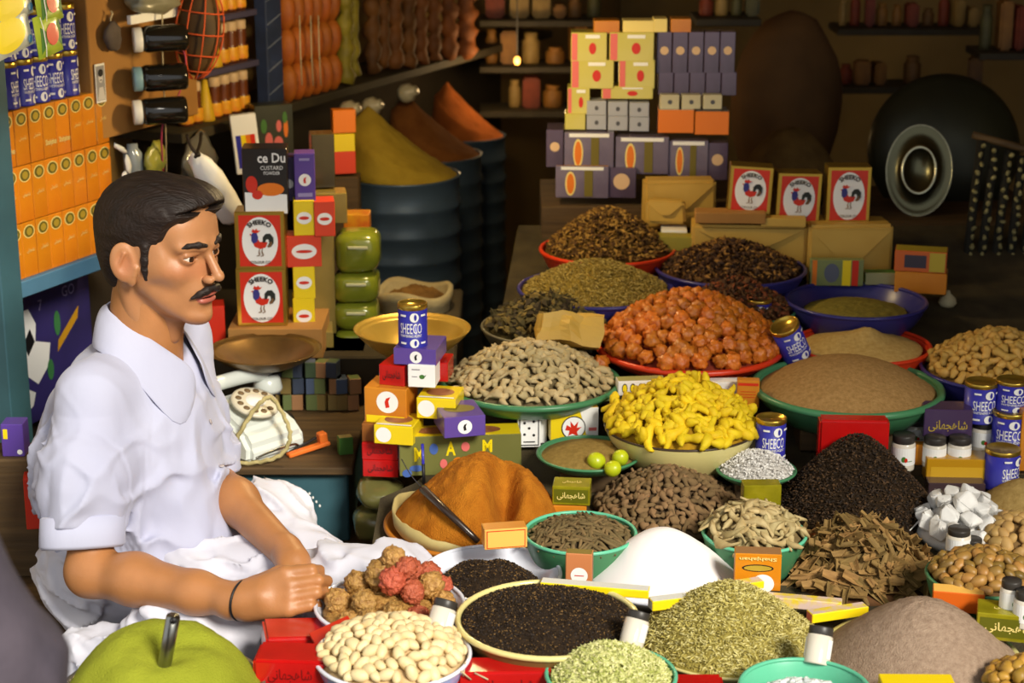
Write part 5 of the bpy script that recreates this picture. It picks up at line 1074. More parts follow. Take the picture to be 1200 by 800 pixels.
# white cloth held by a clip
pc = [wallpt(222, 184, .15), wallpt(236, 196, .17), wallpt(252, 218, .175), wallpt(266, 238, .17), wallpt(274, 246, .16)]
me = tube(spline(pc, 5), .02, 12, rads=[.012 + .018 * math.sin(min(1, i / 12) * 1.57) - (.008 if i > 18 else 0) for i in range(21)])
for v in me.vertices: v.co.y = pc[2].y + (v.co.y - pc[2].y) * .6 + .004 * math.sin(v.co.x * 300)
obj('white_cloth', me, WHITE, label='white folded cloth hanging from a dark clip behind the head', cat='cloth')
clip = obj('metal_clip', tube(spline([wallpt(219, 158, .15), wallpt(224, 172, .165), wallpt(232, 182, .18)], 4), .0035, 8), mat('dark_iron', (58, 50, 42), rough=.5, metal=.6), label='dark iron clip gripping the top of the white cloth', cat='clip')
obj('clip_jaw', tube(spline([wallpt(236, 156, .15), wallpt(234, 170, .165), wallpt(229, 184, .18)], 4), .0035, 8), _m['dark_iron'], clip); obj('pivot', blob((.006, .006, .006), .1, 2, 2), _m['dark_iron'], clip, loc=wallpt(232, 181, .182))
# striped white box, dark picture box
o = B('striped_box', 'white box with blue yellow and red stripes hanging by the picture box', 293, 203, 29, 66, .02, [WHITE] * 3, R(14), P=wallpt(293, 203, .10), roll=R(-5), pr=lambda w, h, d: [('front', [('print_stripe', [rect(-.28 * w, -.12 * h, w * .2, h * .56)], BLUEP), ('print_stripe', [rect(-.08 * w, -.12 * h, w * .2, h * .56)], YELP), ('print_stripe', [rect(.10 * w, -.12 * h, w * .18, h * .56)], ORP), ('print_stripe', [rect(.28 * w, -.12 * h, w * .18, h * .56)], REDP)])])
o = B('picture_box', 'dark box with painted fruit on its front under the long shelf', 323, 195, 42, 66, .05, [mat('dark_green_print', (62, 62, 36), (40, 40, 28), 10, .35, coat=.3)] * 3, R(24), P=wallpt(323, 192, .06), pr=lambda w, h, d: [('front', [('print_fruit', [ellipse(-.15 * w, -.1 * h, w * .10, h * .14), ellipse(.1 * w, -.15 * h, w * .12, h * .12), ellipse(.12 * w, .14 * h, w * .07, h * .1)], PINKP), ('print_fruit', [ellipse(0, -.28 * h, w * .12, h * .08), ellipse(.3 * w, .1 * h, w * .06, h * .16)], ORP), ('print_band', [rect(0, -.40 * h, w * .9, h * .14)], mat('slate_print', (90, 96, 116), rough=.5)), ('print_leaf', [ellipse(-.28 * w, .15 * h, w * .08, h * .12), ellipse(.28 * w, .28 * h, w * .06, h * .1)], GRNP)])])
# ---------------------------------------------------------------- goods beyond the seated person, on the side counter
CY = 3.20
# teal cabinet carrying the telephone
cz = W(330, 545, CY).z; cl, cr = W(225, 560, CY).x, W(408, 560, CY).x
cab = obj('cabinet', boxm(cr - cl, .34, cz - .27 - .012, .003), TEAL, loc=((cl + cr) / 2, CY + .17, .27), label='teal painted low cabinet with brown top carrying the telephone', cat='cabinet')
obj('worktop', boxm(cr - cl + .02, .37, .014, .002), WOOD, cab, loc=(0, -.005, cz - .27 - .012))
obj('paint_chips', mesh('chips', *[[(x, -.1712, z) for x, z in v] if i == 0 else v for i, v in enumerate(join([ellipse(.065 + .006 * i, .07 + .008 * ((i * 3) % 4), .002, .003, 6) for i in range(5)]))]), WHITE, cab)
# cluttered back counter behind the cabinet
obj('back_counter', boxm(.62, .52, .25, .004), mat('counter_wood', (74, 64, 44), (52, 44, 30), 5, .8), loc=(-.42, 3.80, .27), label='low brown counter behind the cabinet carrying stacked goods', cat='counter')
# telephone
def telephone():
    P = W(291, 524, CY + .09); P.z = cz + .004; yaw = R(48)
    PH = mat('white_bakelite', (214, 220, 214), rough=.25, coat=.4)
    bm = bmesh.new(); w, d = .128, .155; h1, h2 = .052, .082
    prof = [(-d / 2, 0), (-d / 2, h1 * .55), (-d * .36, h1), (d * .12, h2), (d * .34, h2), (d / 2, h2 * .7), (d / 2, 0)]
    L = [bm.verts.new((-w / 2 * (1 - .12 * (z / h2)), y, z)) for y, z in prof]; Rr_ = [bm.verts.new((w / 2 * (1 - .12 * (z / h2)), y, z)) for y, z in prof]
    bm.faces.new(L); bm.faces.new(Rr_[::-1])
    for i in range(len(prof)): j = (i + 1) % len(prof); bm.faces.new((L[j], L[i], Rr_[i], Rr_[j]))
    bmesh.ops.recalc_face_normals(bm, faces=bm.faces); bmesh.ops.bevel(bm, geom=list(bm.edges), offset=.009, segments=4, affect='EDGES')
    t = obj('telephone', from_bm('telephone', bm, False), PH, loc=P, rot=(0, 0, yaw), label='white dial telephone with cloth cord on the teal cabinet', cat='telephone')
    n = Vector((0, -(h2 - h1), d * .48)).normalized(); c = Vector((0, -d * .14, h1 + .36 * (h2 - h1) + .018)); q = n.to_track_quat('Z', 'Y')
    dl = obj('dial', lathe([(0, 0), (.041, 0), (.041, .004), (.036, .006), (0, .006)], 32), mat('dial_ivory', (206, 200, 180), rough=.35), t, loc=c, rot=q.to_euler())
    for k in range(10):
        a = R(20 + k * 30); obj('finger_hole', lathe([(0, .0005), (.0056, .0005), (.0056, 0)], 10), mat('hole_brown', (112, 92, 64), rough=.6), dl, loc=(.029 * math.cos(a), .029 * math.sin(a), .0062))
    obj('dial_centre', lathe([(0, .002), (.016, .002), (.017, 0)], 20), WHITE, dl, loc=(0, 0, .006))
    hs = obj('handset', tube(spline([(-.10, .055, .084), (-.07, .056, .099), (0, .056, .103), (.07, .056, .099), (.10, .055, .084)], 6), .013, 12), PH, t)
    for sx in (-1, 1): obj('ear_cup', lathe([(0, 0), (.024, 0), (.026, .006), (.022, .024), (.012, .032), (0, .032)], 20), PH, hs, loc=(sx * .094, .055, .064))
    obj('front_wire', tube(spline([(-.05, -d / 2 - .002, .012), (-.02, -d / 2 - .004, .016), (.03, -d / 2 - .004, .016), (.045, -d / 2 - .002, .006)], 5), .0018, 6), STEEL, t)
    t.scale = (1.1,) * 3; return t, P
tel, TP = telephone()
ROPE = mat('cloth_cord', (196, 182, 128), (150, 138, 90), 60, .9, bump=.6, bscale=300)
def cordp(px, py, dz, Y): q = W(px, py, Y); return q
cp = [W(271, 528, CY - .002), W(285, 500, CY + .0), W(303, 474, CY + .02), W(318, 466, CY + .03), W(334, 490, CY + .02), W(340, 512, CY + .01), W(330, 532, CY + .0), W(305, 541, CY - .004), W(275, 542, CY - .004), W(248, 534, CY + .01)]
cp = spline(cp, 7); pts = [p + Vector((.0012 * math.cos(i * 1.9), 0, .0012 * math.sin(i * 1.9))) for i, p in enumerate(cp)]
obj('cord', tube(pts, .0036, 8, rads=[.0036 + .0007 * (i % 2) for i in range(len(pts))]), ROPE, tel, label='twisted beige cloth cord').matrix_parent_inverse = (Matrix.Translation(tel.location) @ tel.rotation_euler.to_matrix().to_4x4() @ Matrix.Scale(1.1, 4)).inverted()
# orange stapler-like tool, pin, small green box
o = obj('orange_clip_tool', boxm(.085, .016, .008, .002), mat('orange_plastic', (228, 116, 44), rough=.4), loc=W(362, 531, CY + .06), rot=(0, R(-7), R(32)), label='orange plastic clip tool lying on the cabinet beside the telephone', cat='tool'); o.location.z = cz + .006
obj('tool_head', boxm(.016, .017, .022, .002), mat('orange_plastic', (228, 116, 44)), o, loc=(.032, .004, .004)); obj('lever', boxm(.06, .006, .004, .001), BLACKP, o, loc=(-.004, .012, .008), rot=(0, -.15, .1))
B('green_box', 'tiny green and yellow box at the corner of the cabinet', 406, 530, 16, 20, .02, [GRNP, PALE, GRNP], .3, P=Vector((W(406, 530, CY + .05).x, CY + .05, cz + .002)))
obj('metal_weight', lathe([(0, 0), (.004, 0), (.003, .006), (.006, .010), (.005, .014), (0, .016)], 14), STEEL, loc=Vector((W(347, 512, CY + .1).x, CY + .1, cz + .002)), label='little shiny metal weight standing behind the telephone cord', cat='weight')
# scale pans of brass
def pan(label, px, py, hw, Y, h=.045, m=BRASS, tip=0):
    P = W(px, py, Y); r = hw / ppm(P); pr_ = [(0, 0)] + [(r * math.sin(t), h * (1 - math.cos(t)) / (1 - math.cos(1.25)) if False else h * (math.sin(t) ** 2.2)) for t in np.linspace(.15, 1.5708, 10)]
    o = obj('brass_pan', lathe(pr_ + [(r * .97, h), (r * .93, h * .86)] + [(a * .95, b + .003) for a, b in pr_[::-1][2:]], 48), m, loc=P - Vector((0, 0, h)), rot=(tip, 0, 0), label=label, cat='pan'); return o, P, r, h
o, P, r, h = pan('dull brass scale pan above the white telephone', 310, 408, 67, 3.43, .042); BC = P
zb = cz + .002
obj('scale_stand', lathe([(0, 0), (.055, 0), (.05, .012), (.018, .02), (.016, P.z - h - zb - .012), (.04, P.z - h - zb), (0, P.z - h - zb)], 28), mat('iron_dark', (58, 54, 50), (40, 38, 36), 14, .5, metal=.5), loc=(P.x, P.y, zb), label='dark iron stand carrying the dull brass scale pan', cat='scale stand')
GBR = mat('bright_brass', (208, 172, 78), (176, 138, 54), 10, .32, metal=.5)
o, P, r, h = pan('bright brass bowl behind the purple box and blue tin', 483, 384, 69, 3.34, .06, GBR)
obj('brass_pan_stand', lathe([(0, 0), (.06, 0), (.05, .01), (.03, .02), (.03, P.z - h - terr(3.34) - .004), (.05, P.z - h - terr(3.34) + .002), (0, P.z - h - terr(3.34) + .002)], 28), _m['iron_dark'], loc=(P.x, P.y, terr(3.34)), label='dark iron foot carrying the bright brass bowl', cat='scale stand')
# rooster tins two high, cardboard box below
q = W(307, 382, 3.55); B('cardboard_box', 'plain cardboard carton under the two stacked rooster tins', 325, 452, 110, 68, .16, [CARD] * 3, 0, P=Vector((W(322, 382, 3.53).x, 3.53, .52)), h=q.z - .52)
rooster_tin('red rooster tin standing lower in the stack behind the scale pan', 308, 382, 58, 66, Y=3.55, yaw=R(3))
rooster_tin('red rooster tin standing on top of another behind the scale pan', 306, 316, 58, 66, Y=3.55, yaw=R(1))
B('red_carton', 'plain red carton behind the chin beside the rooster tins', 243, 418, 44, 58, .05, [REDP] * 3, R(10), Y=3.57)
def cust(w, h, d): return [('front', [('print_bowl', [poly([(-.46 * w, -.49 * h), (.48 * w, -.49 * h), (.48 * w, -.20 * h), (-.46 * w, -.16 * h)])], WHITE), ('print_fruit', [ellipse(.12 * w, -.12 * h, w * .30, h * .10)], ORP), ('print_fruit', [ellipse(-.30 * w, -.04 * h, w * .13, h * .13), ellipse(-.18 * w, -.2 * h, w * .12, h * .07)], REDP), ('lettering', [flat_text('ce Du', .16 * w, .36 * h, w * .62, h * .15, .02)], WHITE), ('small_lettering', [flat_text('CUSTARD', .16 * w, .21 * h, w * .5, h * .06), flat_text('POWDER', .16 * w, .13 * h, w * .36, h * .05)], WHITE)])]
B('custard_tin', 'black carton with white bowl and orange fruit print atop the rooster tins', 312, 251, 52, 74, .06, [mat('black_carton', (30, 26, 24), rough=.35, coat=.4)] * 3, R(3), Y=3.555, pr=cust)
def rowbox(label, px, py, w, h, m, Y=3.58, yaw=R(8), d=.05, em=WHITE, group='small cartons stacked by the rooster tins'):
    return B('carton', label, px, py, w, h, d, [m, m, mat('carton_side_tan', (166, 138, 74), rough=.4, coat=.3)], yaw, Y=Y, pr=lambda w_, h_, d_: [('front', [('print_disc', [ellipse(0, 0, w_ * .36, min(h_ * .24, w_ * .3))], WHITE), ('print_mark', [ellipse(0, 0, w_ * .24, h_ * .05)], REDP)])], group=group)
YP2 = mat('yellow_carton', (232, 204, 26), rough=.35, coat=.4); RP2 = mat('scarlet_carton', (214, 66, 36), rough=.35, coat=.4)
B('carton_stack_base', 'tan cellophane wrapped carton under the column of small cartons', 366, 452, 52, 62, .08, [mat('tan_cellophane', (150, 130, 66), (120, 104, 50), 10, .25, coat=.5)] * 3, R(6), Y=3.60, cat='box')
rowbox('yellow carton lowest in the column beside the rooster tins', 357, 391, 25, 41, YP2); rowbox('yellow carton second lowest in the column beside the rooster tins', 357, 350, 25, 37, YP2)
rowbox('scarlet carton standing alone in the middle of the column', 357, 313, 40, 36, RP2); rowbox('yellow carton beside a scarlet one under the purple carton', 357, 276, 24, 40, YP2); rowbox('scarlet carton at the column edge under a tan flap', 381, 277, 24, 40, RP2)
B('carton', 'tan glossy box behind the small yellow and scarlet cartons', 385, 262, 44, 34, .06, [mat('tan_cellophane', (150, 130, 66))] * 3, R(8), Y=3.68); B('carton', 'tan wrapped pack behind the lower yellow cartons', 380, 391, 28, 112, .06, [mat('tan_cellophane', (150, 130, 66))] * 3, R(8), Y=3.68)
def purp(w, h, d): return [('front', emblem(w, h, REDP, .3, 0, -.05 * h) + [('small_lettering', [rect(0, -.36 * h, w * .7, h * .08), rect(0, .38 * h, w * .5, h * .05)], mat('lilac_print', (150, 140, 190)))])]
B('carton', 'purple carton with white disc standing on the small cartons', 358, 236, 24, 54, .045, [PURP] * 3, R(6), Y=3.585, pr=purp); B('carton', 'dark purple carton edge tucked behind the custard carton', 341, 236, 18, 50, .045, [mat('dark_purple_carton', (60, 46, 90), rough=.4)] * 3, R(6), Y=3.61, pr=lambda w, h, d: [('front', [('print_disc', [ellipse(-.1 * w, -.1 * h, w * .3, w * .3)], WHITE)])])
B('carton', 'dark olive glass fronted box under the long wall shelf', 380, 220, 26, 60, .05, [mat('olive_glass', (70, 62, 34), (50, 44, 26), 10, .25, coat=.5)] * 3, R(12), Y=3.72)
# support for these stacks
obj('goods_rack', boxm(.20, .2, W(366, 452, 3.60).z - .52, .003), _m['counter_wood'], loc=(W(372, 452, 3.64).x, 3.68, .52), label='plain wooden rack under the column of small cartons', cat='rack')
# green cushions of packed powder in clear bags
GPW = mat('green_powder_bag', (132, 140, 40), (108, 116, 30), 8, .22, coat=.6, bump=.15, bscale=14)
for k, (px, py, hw, hh) in enumerate(((420, 292, 29, 24), (418, 333, 29, 18), (418, 366, 28, 17), (418, 396, 27, 15))):
    p = W(px, py, 3.72); s = ppm(p); me = blob((1, 1, 1), .0, 1.5, 3, k)
    for v in me.vertices:
        q = v.co; q = Vector([math.copysign(abs(t) ** .55, t) for t in q]); q *= 1 + .06 * float(vnoise(q.x * 1.6 + k, q.y * 1.6, q.z * 1.6)); v.co = Vector((q.x * hw / s * .92, q.y * .05, q.z * hh / s * 1.04))
    bgo = obj('powder_bag', me, GPW, loc=p, label=['plump clear bag of green powder topmost in its stack', 'clear bag of green powder under the topmost bag', 'clear bag of green powder above the lowest bag', 'clear bag of green powder lowest in its stack'][k], cat='bag')
    obj('seal_strip', boxm(hw / s * .8, .004, .006, .001), mat('clear_seal', (190, 190, 150), rough=.3), bgo, loc=(.003, -.052, hh / s * .3))
obj('bag_rack', boxm(.16, .16, W(418, 410, 3.72).z - .52, .003), _m['counter_wood'], loc=(W(420, 410, 3.74).x, 3.74, .52), label='plain wooden rack under the stack of green powder bags', cat='rack')
B('carton', 'small carton with yellow and orange end behind the green powder bag', 418, 272, 30, 20, .05, [mat('mixed_end', (214, 160, 30), (190, 70, 30), 30, .4)] * 3, 0, Y=3.82)
# jumble of little packets below the scale pan
JC = [mat('jb%d' % i, c, rough=.4, coat=.3) for i, c in enumerate(((86, 102, 130), (110, 124, 76), (66, 76, 96), (140, 120, 70), (72, 92, 66), (176, 130, 90)))]
jn = ['slate blue', 'moss green', 'dark grey', 'ochre', 'deep green', 'buff']
r_ = random.Random(31)
for k in range(30):
    row, c = divmod(k, 8); px = 322 + c * 13.5 + r_.uniform(-3, 3); py = 500 - row * 19; i = r_.randrange(6)
    B('small_packet', '%s little packet in the jumbled stack below the brass pans' % jn[i], px, py, 13, 18, .03, [JC[i], JC[(i + 2) % 6], JC[i]], r_.uniform(-.3, .3), Y=3.5, cat='packet', group='%s packets in the jumble' % jn[i])
# drum with yellow powder and further powder heaps on drums
DRUM = mat('blue_drum', (66, 84, 104), (50, 64, 80), 6, .4, metal=.3)
def drum(label, px, py, hw, Y, rings=4):
    P = W(px, py, Y); r = hw / ppm(P); H = P.z; pr_ = [(0, 0), (r, 0)]
    for k in range(1, 12):
        z = H * k / 12; pr_ += [(r, z - .012), (r * 1.035, z - .004), (r * 1.035, z + .004), (r, z + .012)]
    o = obj('steel_drum', lathe(pr_ + [(r, H), (r * 1.03, H + .005), (r * .97, H + .005), (r * .95, H - .02), (0, H - .02)], 40), DRUM, loc=(P.x, P.y, 0), label=label, cat='drum'); return P, r
def steep(x, y): 
    return np.clip(1 - np.hypot(x + .55, y) / 1.62, 0, 1) ** 1.25 * np.clip((1.02 - np.hypot(x, y)) * 8, 0, 1)
for k, (px, py, hw, Y, h, c, c2, nm, lb) in enumerate(((470, 206, 68, 4.30, .165, (150, 126, 40), (130, 106, 30), 'yellow_powder_mound', ('blue ribbed steel drum under the mustard yellow powder', 'steep heap of mustard yellow powder on the blue ribbed drum')), (508, 182, 56, 4.75, .155, (128, 80, 36), (106, 62, 26), 'brown_powder_mound', ('steel drum under the reddish brown powder', 'steep heap of reddish brown powder behind the mustard one')), (548, 160, 44, 5.1, .15, (166, 92, 40), (130, 70, 30), 'brown_powder_mound', ('steel drum under the farthest rust powder', 'steep heap of rust brown powder farthest back by the shelf')))):
    P, r = drum(lb[0], px, py, hw, Y); heap(nm, lb[1], 'powder', P, r * .98, h, steep, powder('dim_powder%d' % k, c, c2, 20, .5), .003, 40, 30 + k, zoff=0, n=64, rings=36)
for k, (px, py, w, h, m) in enumerate(((404, 156, 26, 26, ORP), (402, 178, 28, 20, YP2), (402, 204, 30, 26, RP2))): B('carton', ['orange packet topmost against the mustard powder heap', 'yellow packet in the middle against the mustard powder heap', 'red orange packet lowest against the mustard powder heap'][k], px, py, w, h, .03, [m, m, m], R(15), Y=4.12, cat='packet')
q_ = W(403, 205, 4.14); obj('packet_stand', boxm(.07, .06, q_.z, .003), WOOD, loc=(q_.x, 4.145, 0), label='narrow wooden stand under the packets by the mustard powder', cat='stand')
# sack with rolled rim
p = W(486, 346, 3.9); s = ppm(p); rr = 42 / s
sk = obj('open_sack', lathe([(0, 0), (rr * .9, 0), (rr * 1.02, .04), (rr * .96, p.z - .05), (rr * 1.0, p.z - .012), (rr * 1.08, p.z - .004), (rr * 1.08, p.z + .012), (rr, p.z + .018), (rr * .9, p.z + .008), (rr * .88, p.z - .02), (0, p.z - .02)], 36), mat('white_sacking', (182, 168, 128), (156, 140, 100), 18, .9, bump=.4, bscale=200), loc=(p.x, p.y, 0), label='open whitish sack with rolled rim behind the brass bowl', cat='sack')
for v in sk.data.vertices:
    a = math.atan2(v.co.y, v.co.x); v.co.z += .008 * math.sin(3 * a + 1) * (v.co.z > p.z - .03)
heap('brown_grain_heap', 'brown lumpy goods inside the open whitish sack', 'spices', p + Vector((0, 0, -.008)), rr * .9, .03, dome, powder('sack_goods', (140, 104, 54), (100, 72, 36), 30, .8), .008, 40, 40)
# ---------------------------------------------------------------- boxes, tins and jars between the bowls
RDB = mat('red_cellophane', (196, 22, 20), (166, 14, 14), 14, .22, coat=.6); YLB2 = mat('yellow_carton', (232, 204, 26)); PUR2 = mat('violet_carton', (92, 70, 150), rough=.3, coat=.5); ORC = mat('orange_carton', (214, 140, 40), (190, 112, 26), 10, .35, coat=.4)
PIC = mat('picture_print', (170, 110, 70), (120, 70, 40), 40, .5)
TW = 3.10
def scrib(w, h, d): return [('front', [('lettering', urdu(0, 0, w * .7, h * .5), BLACKP)])]
CEL = mat('green_cellophane', (120, 116, 66), (94, 92, 50), 8, .2, coat=.6)
for k, (px, py, hw, hh) in enumerate(((444, 610, 32, 22), (446, 575, 28, 19))):
    p = W(px, py, TW + .03); s = ppm(p); me = blob((hw / s, .06, hh / s), .12, 1.6, 3, k + 20); zc_ = .85 * hh / s
    for v in me.vertices: v.co.z = max(-zc_, min(zc_, v.co.z))
    obj('cellophane_bag', me, CEL, loc=p, label=['greenish cellophane bag at the foot of the carton tower', 'greenish cellophane bag under the two red cartons'][k], cat='bag')
B('red_carton', 'red carton with black script above the cellophane bag', 446, 559, 42, 20, .09, [RDB] * 3, R(-6), Y=TW, pr=scrib); B('red_carton', 'red carton with black script stacked on a like red carton', 445, 539, 42, 20, .09, [RDB] * 3, R(-6), Y=TW, pr=scrib)
B('brown_carton', 'brown shadowed carton between the red cartons and the orange one', 446, 519, 44, 22, .09, [mat('brown_carton_m', (140, 84, 30), rough=.5)] * 3, R(-6), Y=TW + .01)
B('orange_carton', 'orange carton with white disc standing in the carton tower', 452, 497, 50, 42, .07, [ORC, ORC, ORC], R(-14), Y=TW + .015, pr=lambda w, h, d: [('front', emblem(w, h, REDP, .30, .05 * w, .12 * h) + [('print_band', [rect(0, -.36 * h, w * .9, h * .2)], YELP)])])
def ylid(w, h, d): return [('top', [('print_picture', [ellipse(0, 0, w * .36, d * .28)], PIC), ('print_band', [rect(0, -.42 * d, w * .9, d * .08)], WHITE)]), ('front', [('print_disc', [ellipse(-.25 * w, 0, h * .4, h * .4)], WHITE)])]
B('yellow_carton', 'yellow carton with printed lid jutting from the tower under the orange one', 461, 521, 46, 22, .075, [YLB2] * 3, R(-12), Y=TW - .035, pr=ylid)
B('yellow_carton', 'yellow carton with printed lid under the white carton', 511, 491, 46, 24, .075, [YLB2] * 3, R(-10), Y=TW - .01, pr=ylid)
B('red_carton', 'plain red carton beside the white carton in the tower', 459, 452, 30, 24, .10, [RDB] * 3, R(-18), Y=TW + .03, pr=scrib); B('red_carton', 'small red carton behind the white carton in the tower', 512, 447, 26, 22, .06, [RDB] * 3, R(-8), Y=TW + .06)
B('white_carton', 'white carton with small bird mark in the tower', 494, 454, 32, 26, .05, [WHITE] * 3, R(-8), Y=TW + .012, pr=lambda w, h, d: [('front', [('print_mark', [ellipse(.02 * w, -.02 * h, w * .10, h * .10), poly([(.05 * w, 0), (.2 * w, .08 * h), (.1 * w, -.06 * h)])], GRNP), ('small_lettering', [rect(-.2 * w, .3 * h, w * .3, h * .05), rect(-.25 * w, -.02 * h, w * .2, h * .04)], mat('grey_print', (150, 148, 150)))])])
B('purple_carton', 'purple carton with white disc carrying the blue tin', 486, 428, 50, 19, .09, [PUR2] * 3, R(-10), Y=TW + .02, pr=lambda w, h, d: [('front', emblem(w, h, BLACKP, .36, .03 * w))])
tin('blue printed tin standing on the purple carton atop the tower', 484, 404, 34, 49, Y=TW + .05, spin=R(-5))
B('purple_carton', 'purple carton with white disc lying on the long green carton', 545, 512, 48, 24, .09, [PUR2, PUR2, PUR2], R(14), Y=TW - .06, pr=lambda w, h, d: [('front', emblem(w, h, BLACKP, .34)), ('top', [('print_picture', [ellipse(0, 0, w * .38, d * .22)], mat('olive_print', (110, 98, 30)))])])
def mam(w, h, d): return [('front', [('lettering', [flat_text('M', -.34 * w, .05 * h, w * .08, h * .36, .03), flat_text('A', -.08 * w, .18 * h, w * .08, h * .36, .03), flat_text('M', .22 * w, .22 * h, w * .08, h * .32, .03)], YELP), ('print_flower', [ellipse(-.22 * w, .18 * h, w * .035, h * .14), ellipse(-.36 * w, -.3 * h, w * .06, h * .08), ellipse(-.44 * w, -.42 * h, w * .04, h * .1)], mat('print_blue', (70, 100, 170), rough=.5)), ('print_flower', [ellipse(.04 * w, .22 * h, w * .035, h * .12), ellipse(-.14 * w, -.2 * h, w * .03, h * .12)], PINKP), ('print_flower', [ellipse(-.02 * w, -.2 * h, w * .05, h * .16)], ORP)]), ('top', [('print_picture', [ellipse(-.2 * w, 0, w * .16, d * .3), ellipse(.2 * w, 0, w * .14, d * .3)], PIC)])]
B('long_carton', 'long olive green carton with coloured letters and flowers behind the orange powder', 540, 556, 142, 46, .06, [mat('olive_carton', (120, 120, 66), (100, 102, 52), 6, .3, coat=.4), YLB2, WHITE], R(5), Y=TW - .02, pr=mam)
# card with stars, phoenix carton, small ones by the ginger tray
def stars(w, h, d): return [('front', [('print_frame', [rect(0, 0, w * .86, h * .92)], BLACKP), ('print_panel', [rect(0, 0, w * .76, h * .86)], WHITE), ('print_star', [ellipse(x * w, y * h, w * .07, w * .07, 5) for x, y in ((-.2, .1), (.2, .13), (0, -.03), (-.2, -.18), (.2, -.2))], BLACKP), ('small_lettering', [rect(0, -.36 * h, w * .5, h * .03), rect(0, .28 * h, w * .4, h * .05)], BLACKP)])]
B('star_card', 'white card box with black stars leaning under the green tray', 620, 524, 27, 48, .012, [WHITE] * 3, R(4), lift=.012, pr=stars); B('star_card', 'second white card box half hidden behind the starred one', 633, 522, 18, 46, .012, [WHITE] * 3, R(12), P=on(620, 524, .012) + Vector((.018, .02, 0)))
def phx(w, h, d): return [('front', [('print_panel', [poly([(.1 * w, .5 * h), (.5 * w, .5 * h), (.5 * w, -.5 * h), (.28 * w, -.5 * h)])], WHITE), ('print_ring', [ellipse(-.02 * w, -.1 * h, h * .36, h * .36)], BLACKP), ('print_disc', [ellipse(-.02 * w, -.1 * h, h * .33, h * .33)], WHITE), ('print_emblem', [poly([(-.02 * w + h * a, -.1 * h + h * b) for a, b in ((-.2, .1), (-.08, .02), (-.1, .22), (.02, .06), (.14, .2), (.1, 0), (.24, .02), (.1, -.12), (.14, -.26), (-.04, -.18), (-.16, -.24), (-.12, -.08), (-.25, -.06))])], REDP), ('small_lettering', [rect(.38 * w, -.16 * h, w * .16, h * .1)], PINKP)])]
B('phoenix_carton', 'yellow and white carton with red emblem in front of the ginger tray', 673, 516, 56, 38, .05, [YLB2, ORC, PALE], R(8), lift=.022, pr=phx)
B('green_carton', 'small grey green carton tucked between ginger tray and turmeric bowl', 712, 470, 26, 10, .03, [mat('greygreen', (130, 142, 96), rough=.4)] * 3, R(20), lift=.07); 
B('white_carton', 'long white carton with yellow ovals behind the turmeric bowl', 752, 463, 56, 17, .03, [mat('white_gloss', (230, 228, 224), rough=.3), mat('pale_olive_top', (160, 156, 96), rough=.4), WHITE], R(6), lift=.08, pr=lambda w, h, d: [('front', [('print_ovals', [ellipse(-.36 * w + .17 * w * i, 0, w * .06, h * .34, 12) for i in range(5)], BLACKP), ('print_ovals', [ellipse(-.36 * w + .17 * w * i, 0, w * .045, h * .26, 12) for i in range(5)], YELP)])])
B('white_carton', 'plain white carton lying behind the turmeric bowl by the orange one', 856, 462, 46, 14, .03, [WHITE] * 3, R(4), lift=.08)
B('orange_carton', 'small orange carton with printed lines at the turmeric bowl edge', 876, 478, 26, 32, .02, [ORC] * 3, R(-6), lift=.072, pr=lambda w, h, d: [('front', [('print_frame', [rect(0, .36 * h, w * .9, h * .1)], REDP), ('small_lettering', [rect(0, .1 * h, w * .7, h * .02), rect(0, 0, w * .7, h * .02), rect(0, -.1 * h, w * .6, h * .02)], REDP)])])
obj('kraft_packet', crumple(.118, .06, .056, 33, .008), KRAFT, loc=W(668, 386, 3.36), rot=(R(-22), R(7), R(4)), label='crumpled yellow kraft paper packet behind the ginger heap', cat='packet')
# script boxes and cartons in the middle
GLD = mat('gold_foil_carton', (170, 160, 30), (130, 124, 18), 30, .25, metal=.3, coat=.4)
def gscript(w, h, d): return [('front', [('print_panel', [rect(0, 0, w * .9, h * .7)], mat('dark_olive_panel', (92, 92, 14), rough=.4)), ('lettering', urdu(0, 0, w * .74, h * .42), PALE)]), ('top', [('lettering', urdu(0, 0, w * .5, d * .3), PALE)])]
B('script_carton', 'gold carton with pale script beside the brown pods', 669, 592, 44, 22, .045, [GLD] * 3, R(-6), lift=.05, pr=gscript)
B('orange_carton', 'long pale orange carton under the gold script carton', 654, 604, 66, 12, .03, [ORC] * 3, R(-4), lift=.03)
B('orange_carton', 'pale orange carton with red border leaning on the orange tray', 593, 643, 50, 24, .03, [mat('pale_orange', (232, 172, 84), rough=.4), ORC, ORC], R(10), lift=.088, pr=lambda w, h, d: [('front', [('print_border', [rect(0, 0, w * .9, h * .86)], REDP), ('print_panel', [rect(0, 0, w * .86, h * .78)], mat('pale_orange2', (236, 184, 90), rough=.4))])])
B('cellophane_carton', 'small terracotta carton with white disc before the green stick bowl', 678, 684, 31, 36, .02, [mat('terracotta_carton', (196, 124, 78), rough=.3, coat=.5), mat('tan_cellophane', (150, 130, 66)), PIC], R(-8), lift=.06, pr=lambda w, h, d: [('front', [('print_disc', [ellipse(.02 * w, -.22 * h, w * .32, w * .32)], WHITE), ('small_lettering', [rect(.02 * w, -.22 * h, w * .36, h * .03)], REDP)])])
LNG = [mat('long_white_top', (214, 214, 206), rough=.35), mat('long_white_top', (214, 214, 206)), YELP]
B('long_carton', 'long slim yellow and white carton across the black seed basin', 696, 697, 126, 10, .02, [YELP, LNG[0], WHITE], R(-11), lift=.082)
B('long_carton', 'short end of a slim yellow carton before the white powder', 786, 714, 44, 12, .02, [YELP, LNG[0], WHITE], R(16), lift=.062)
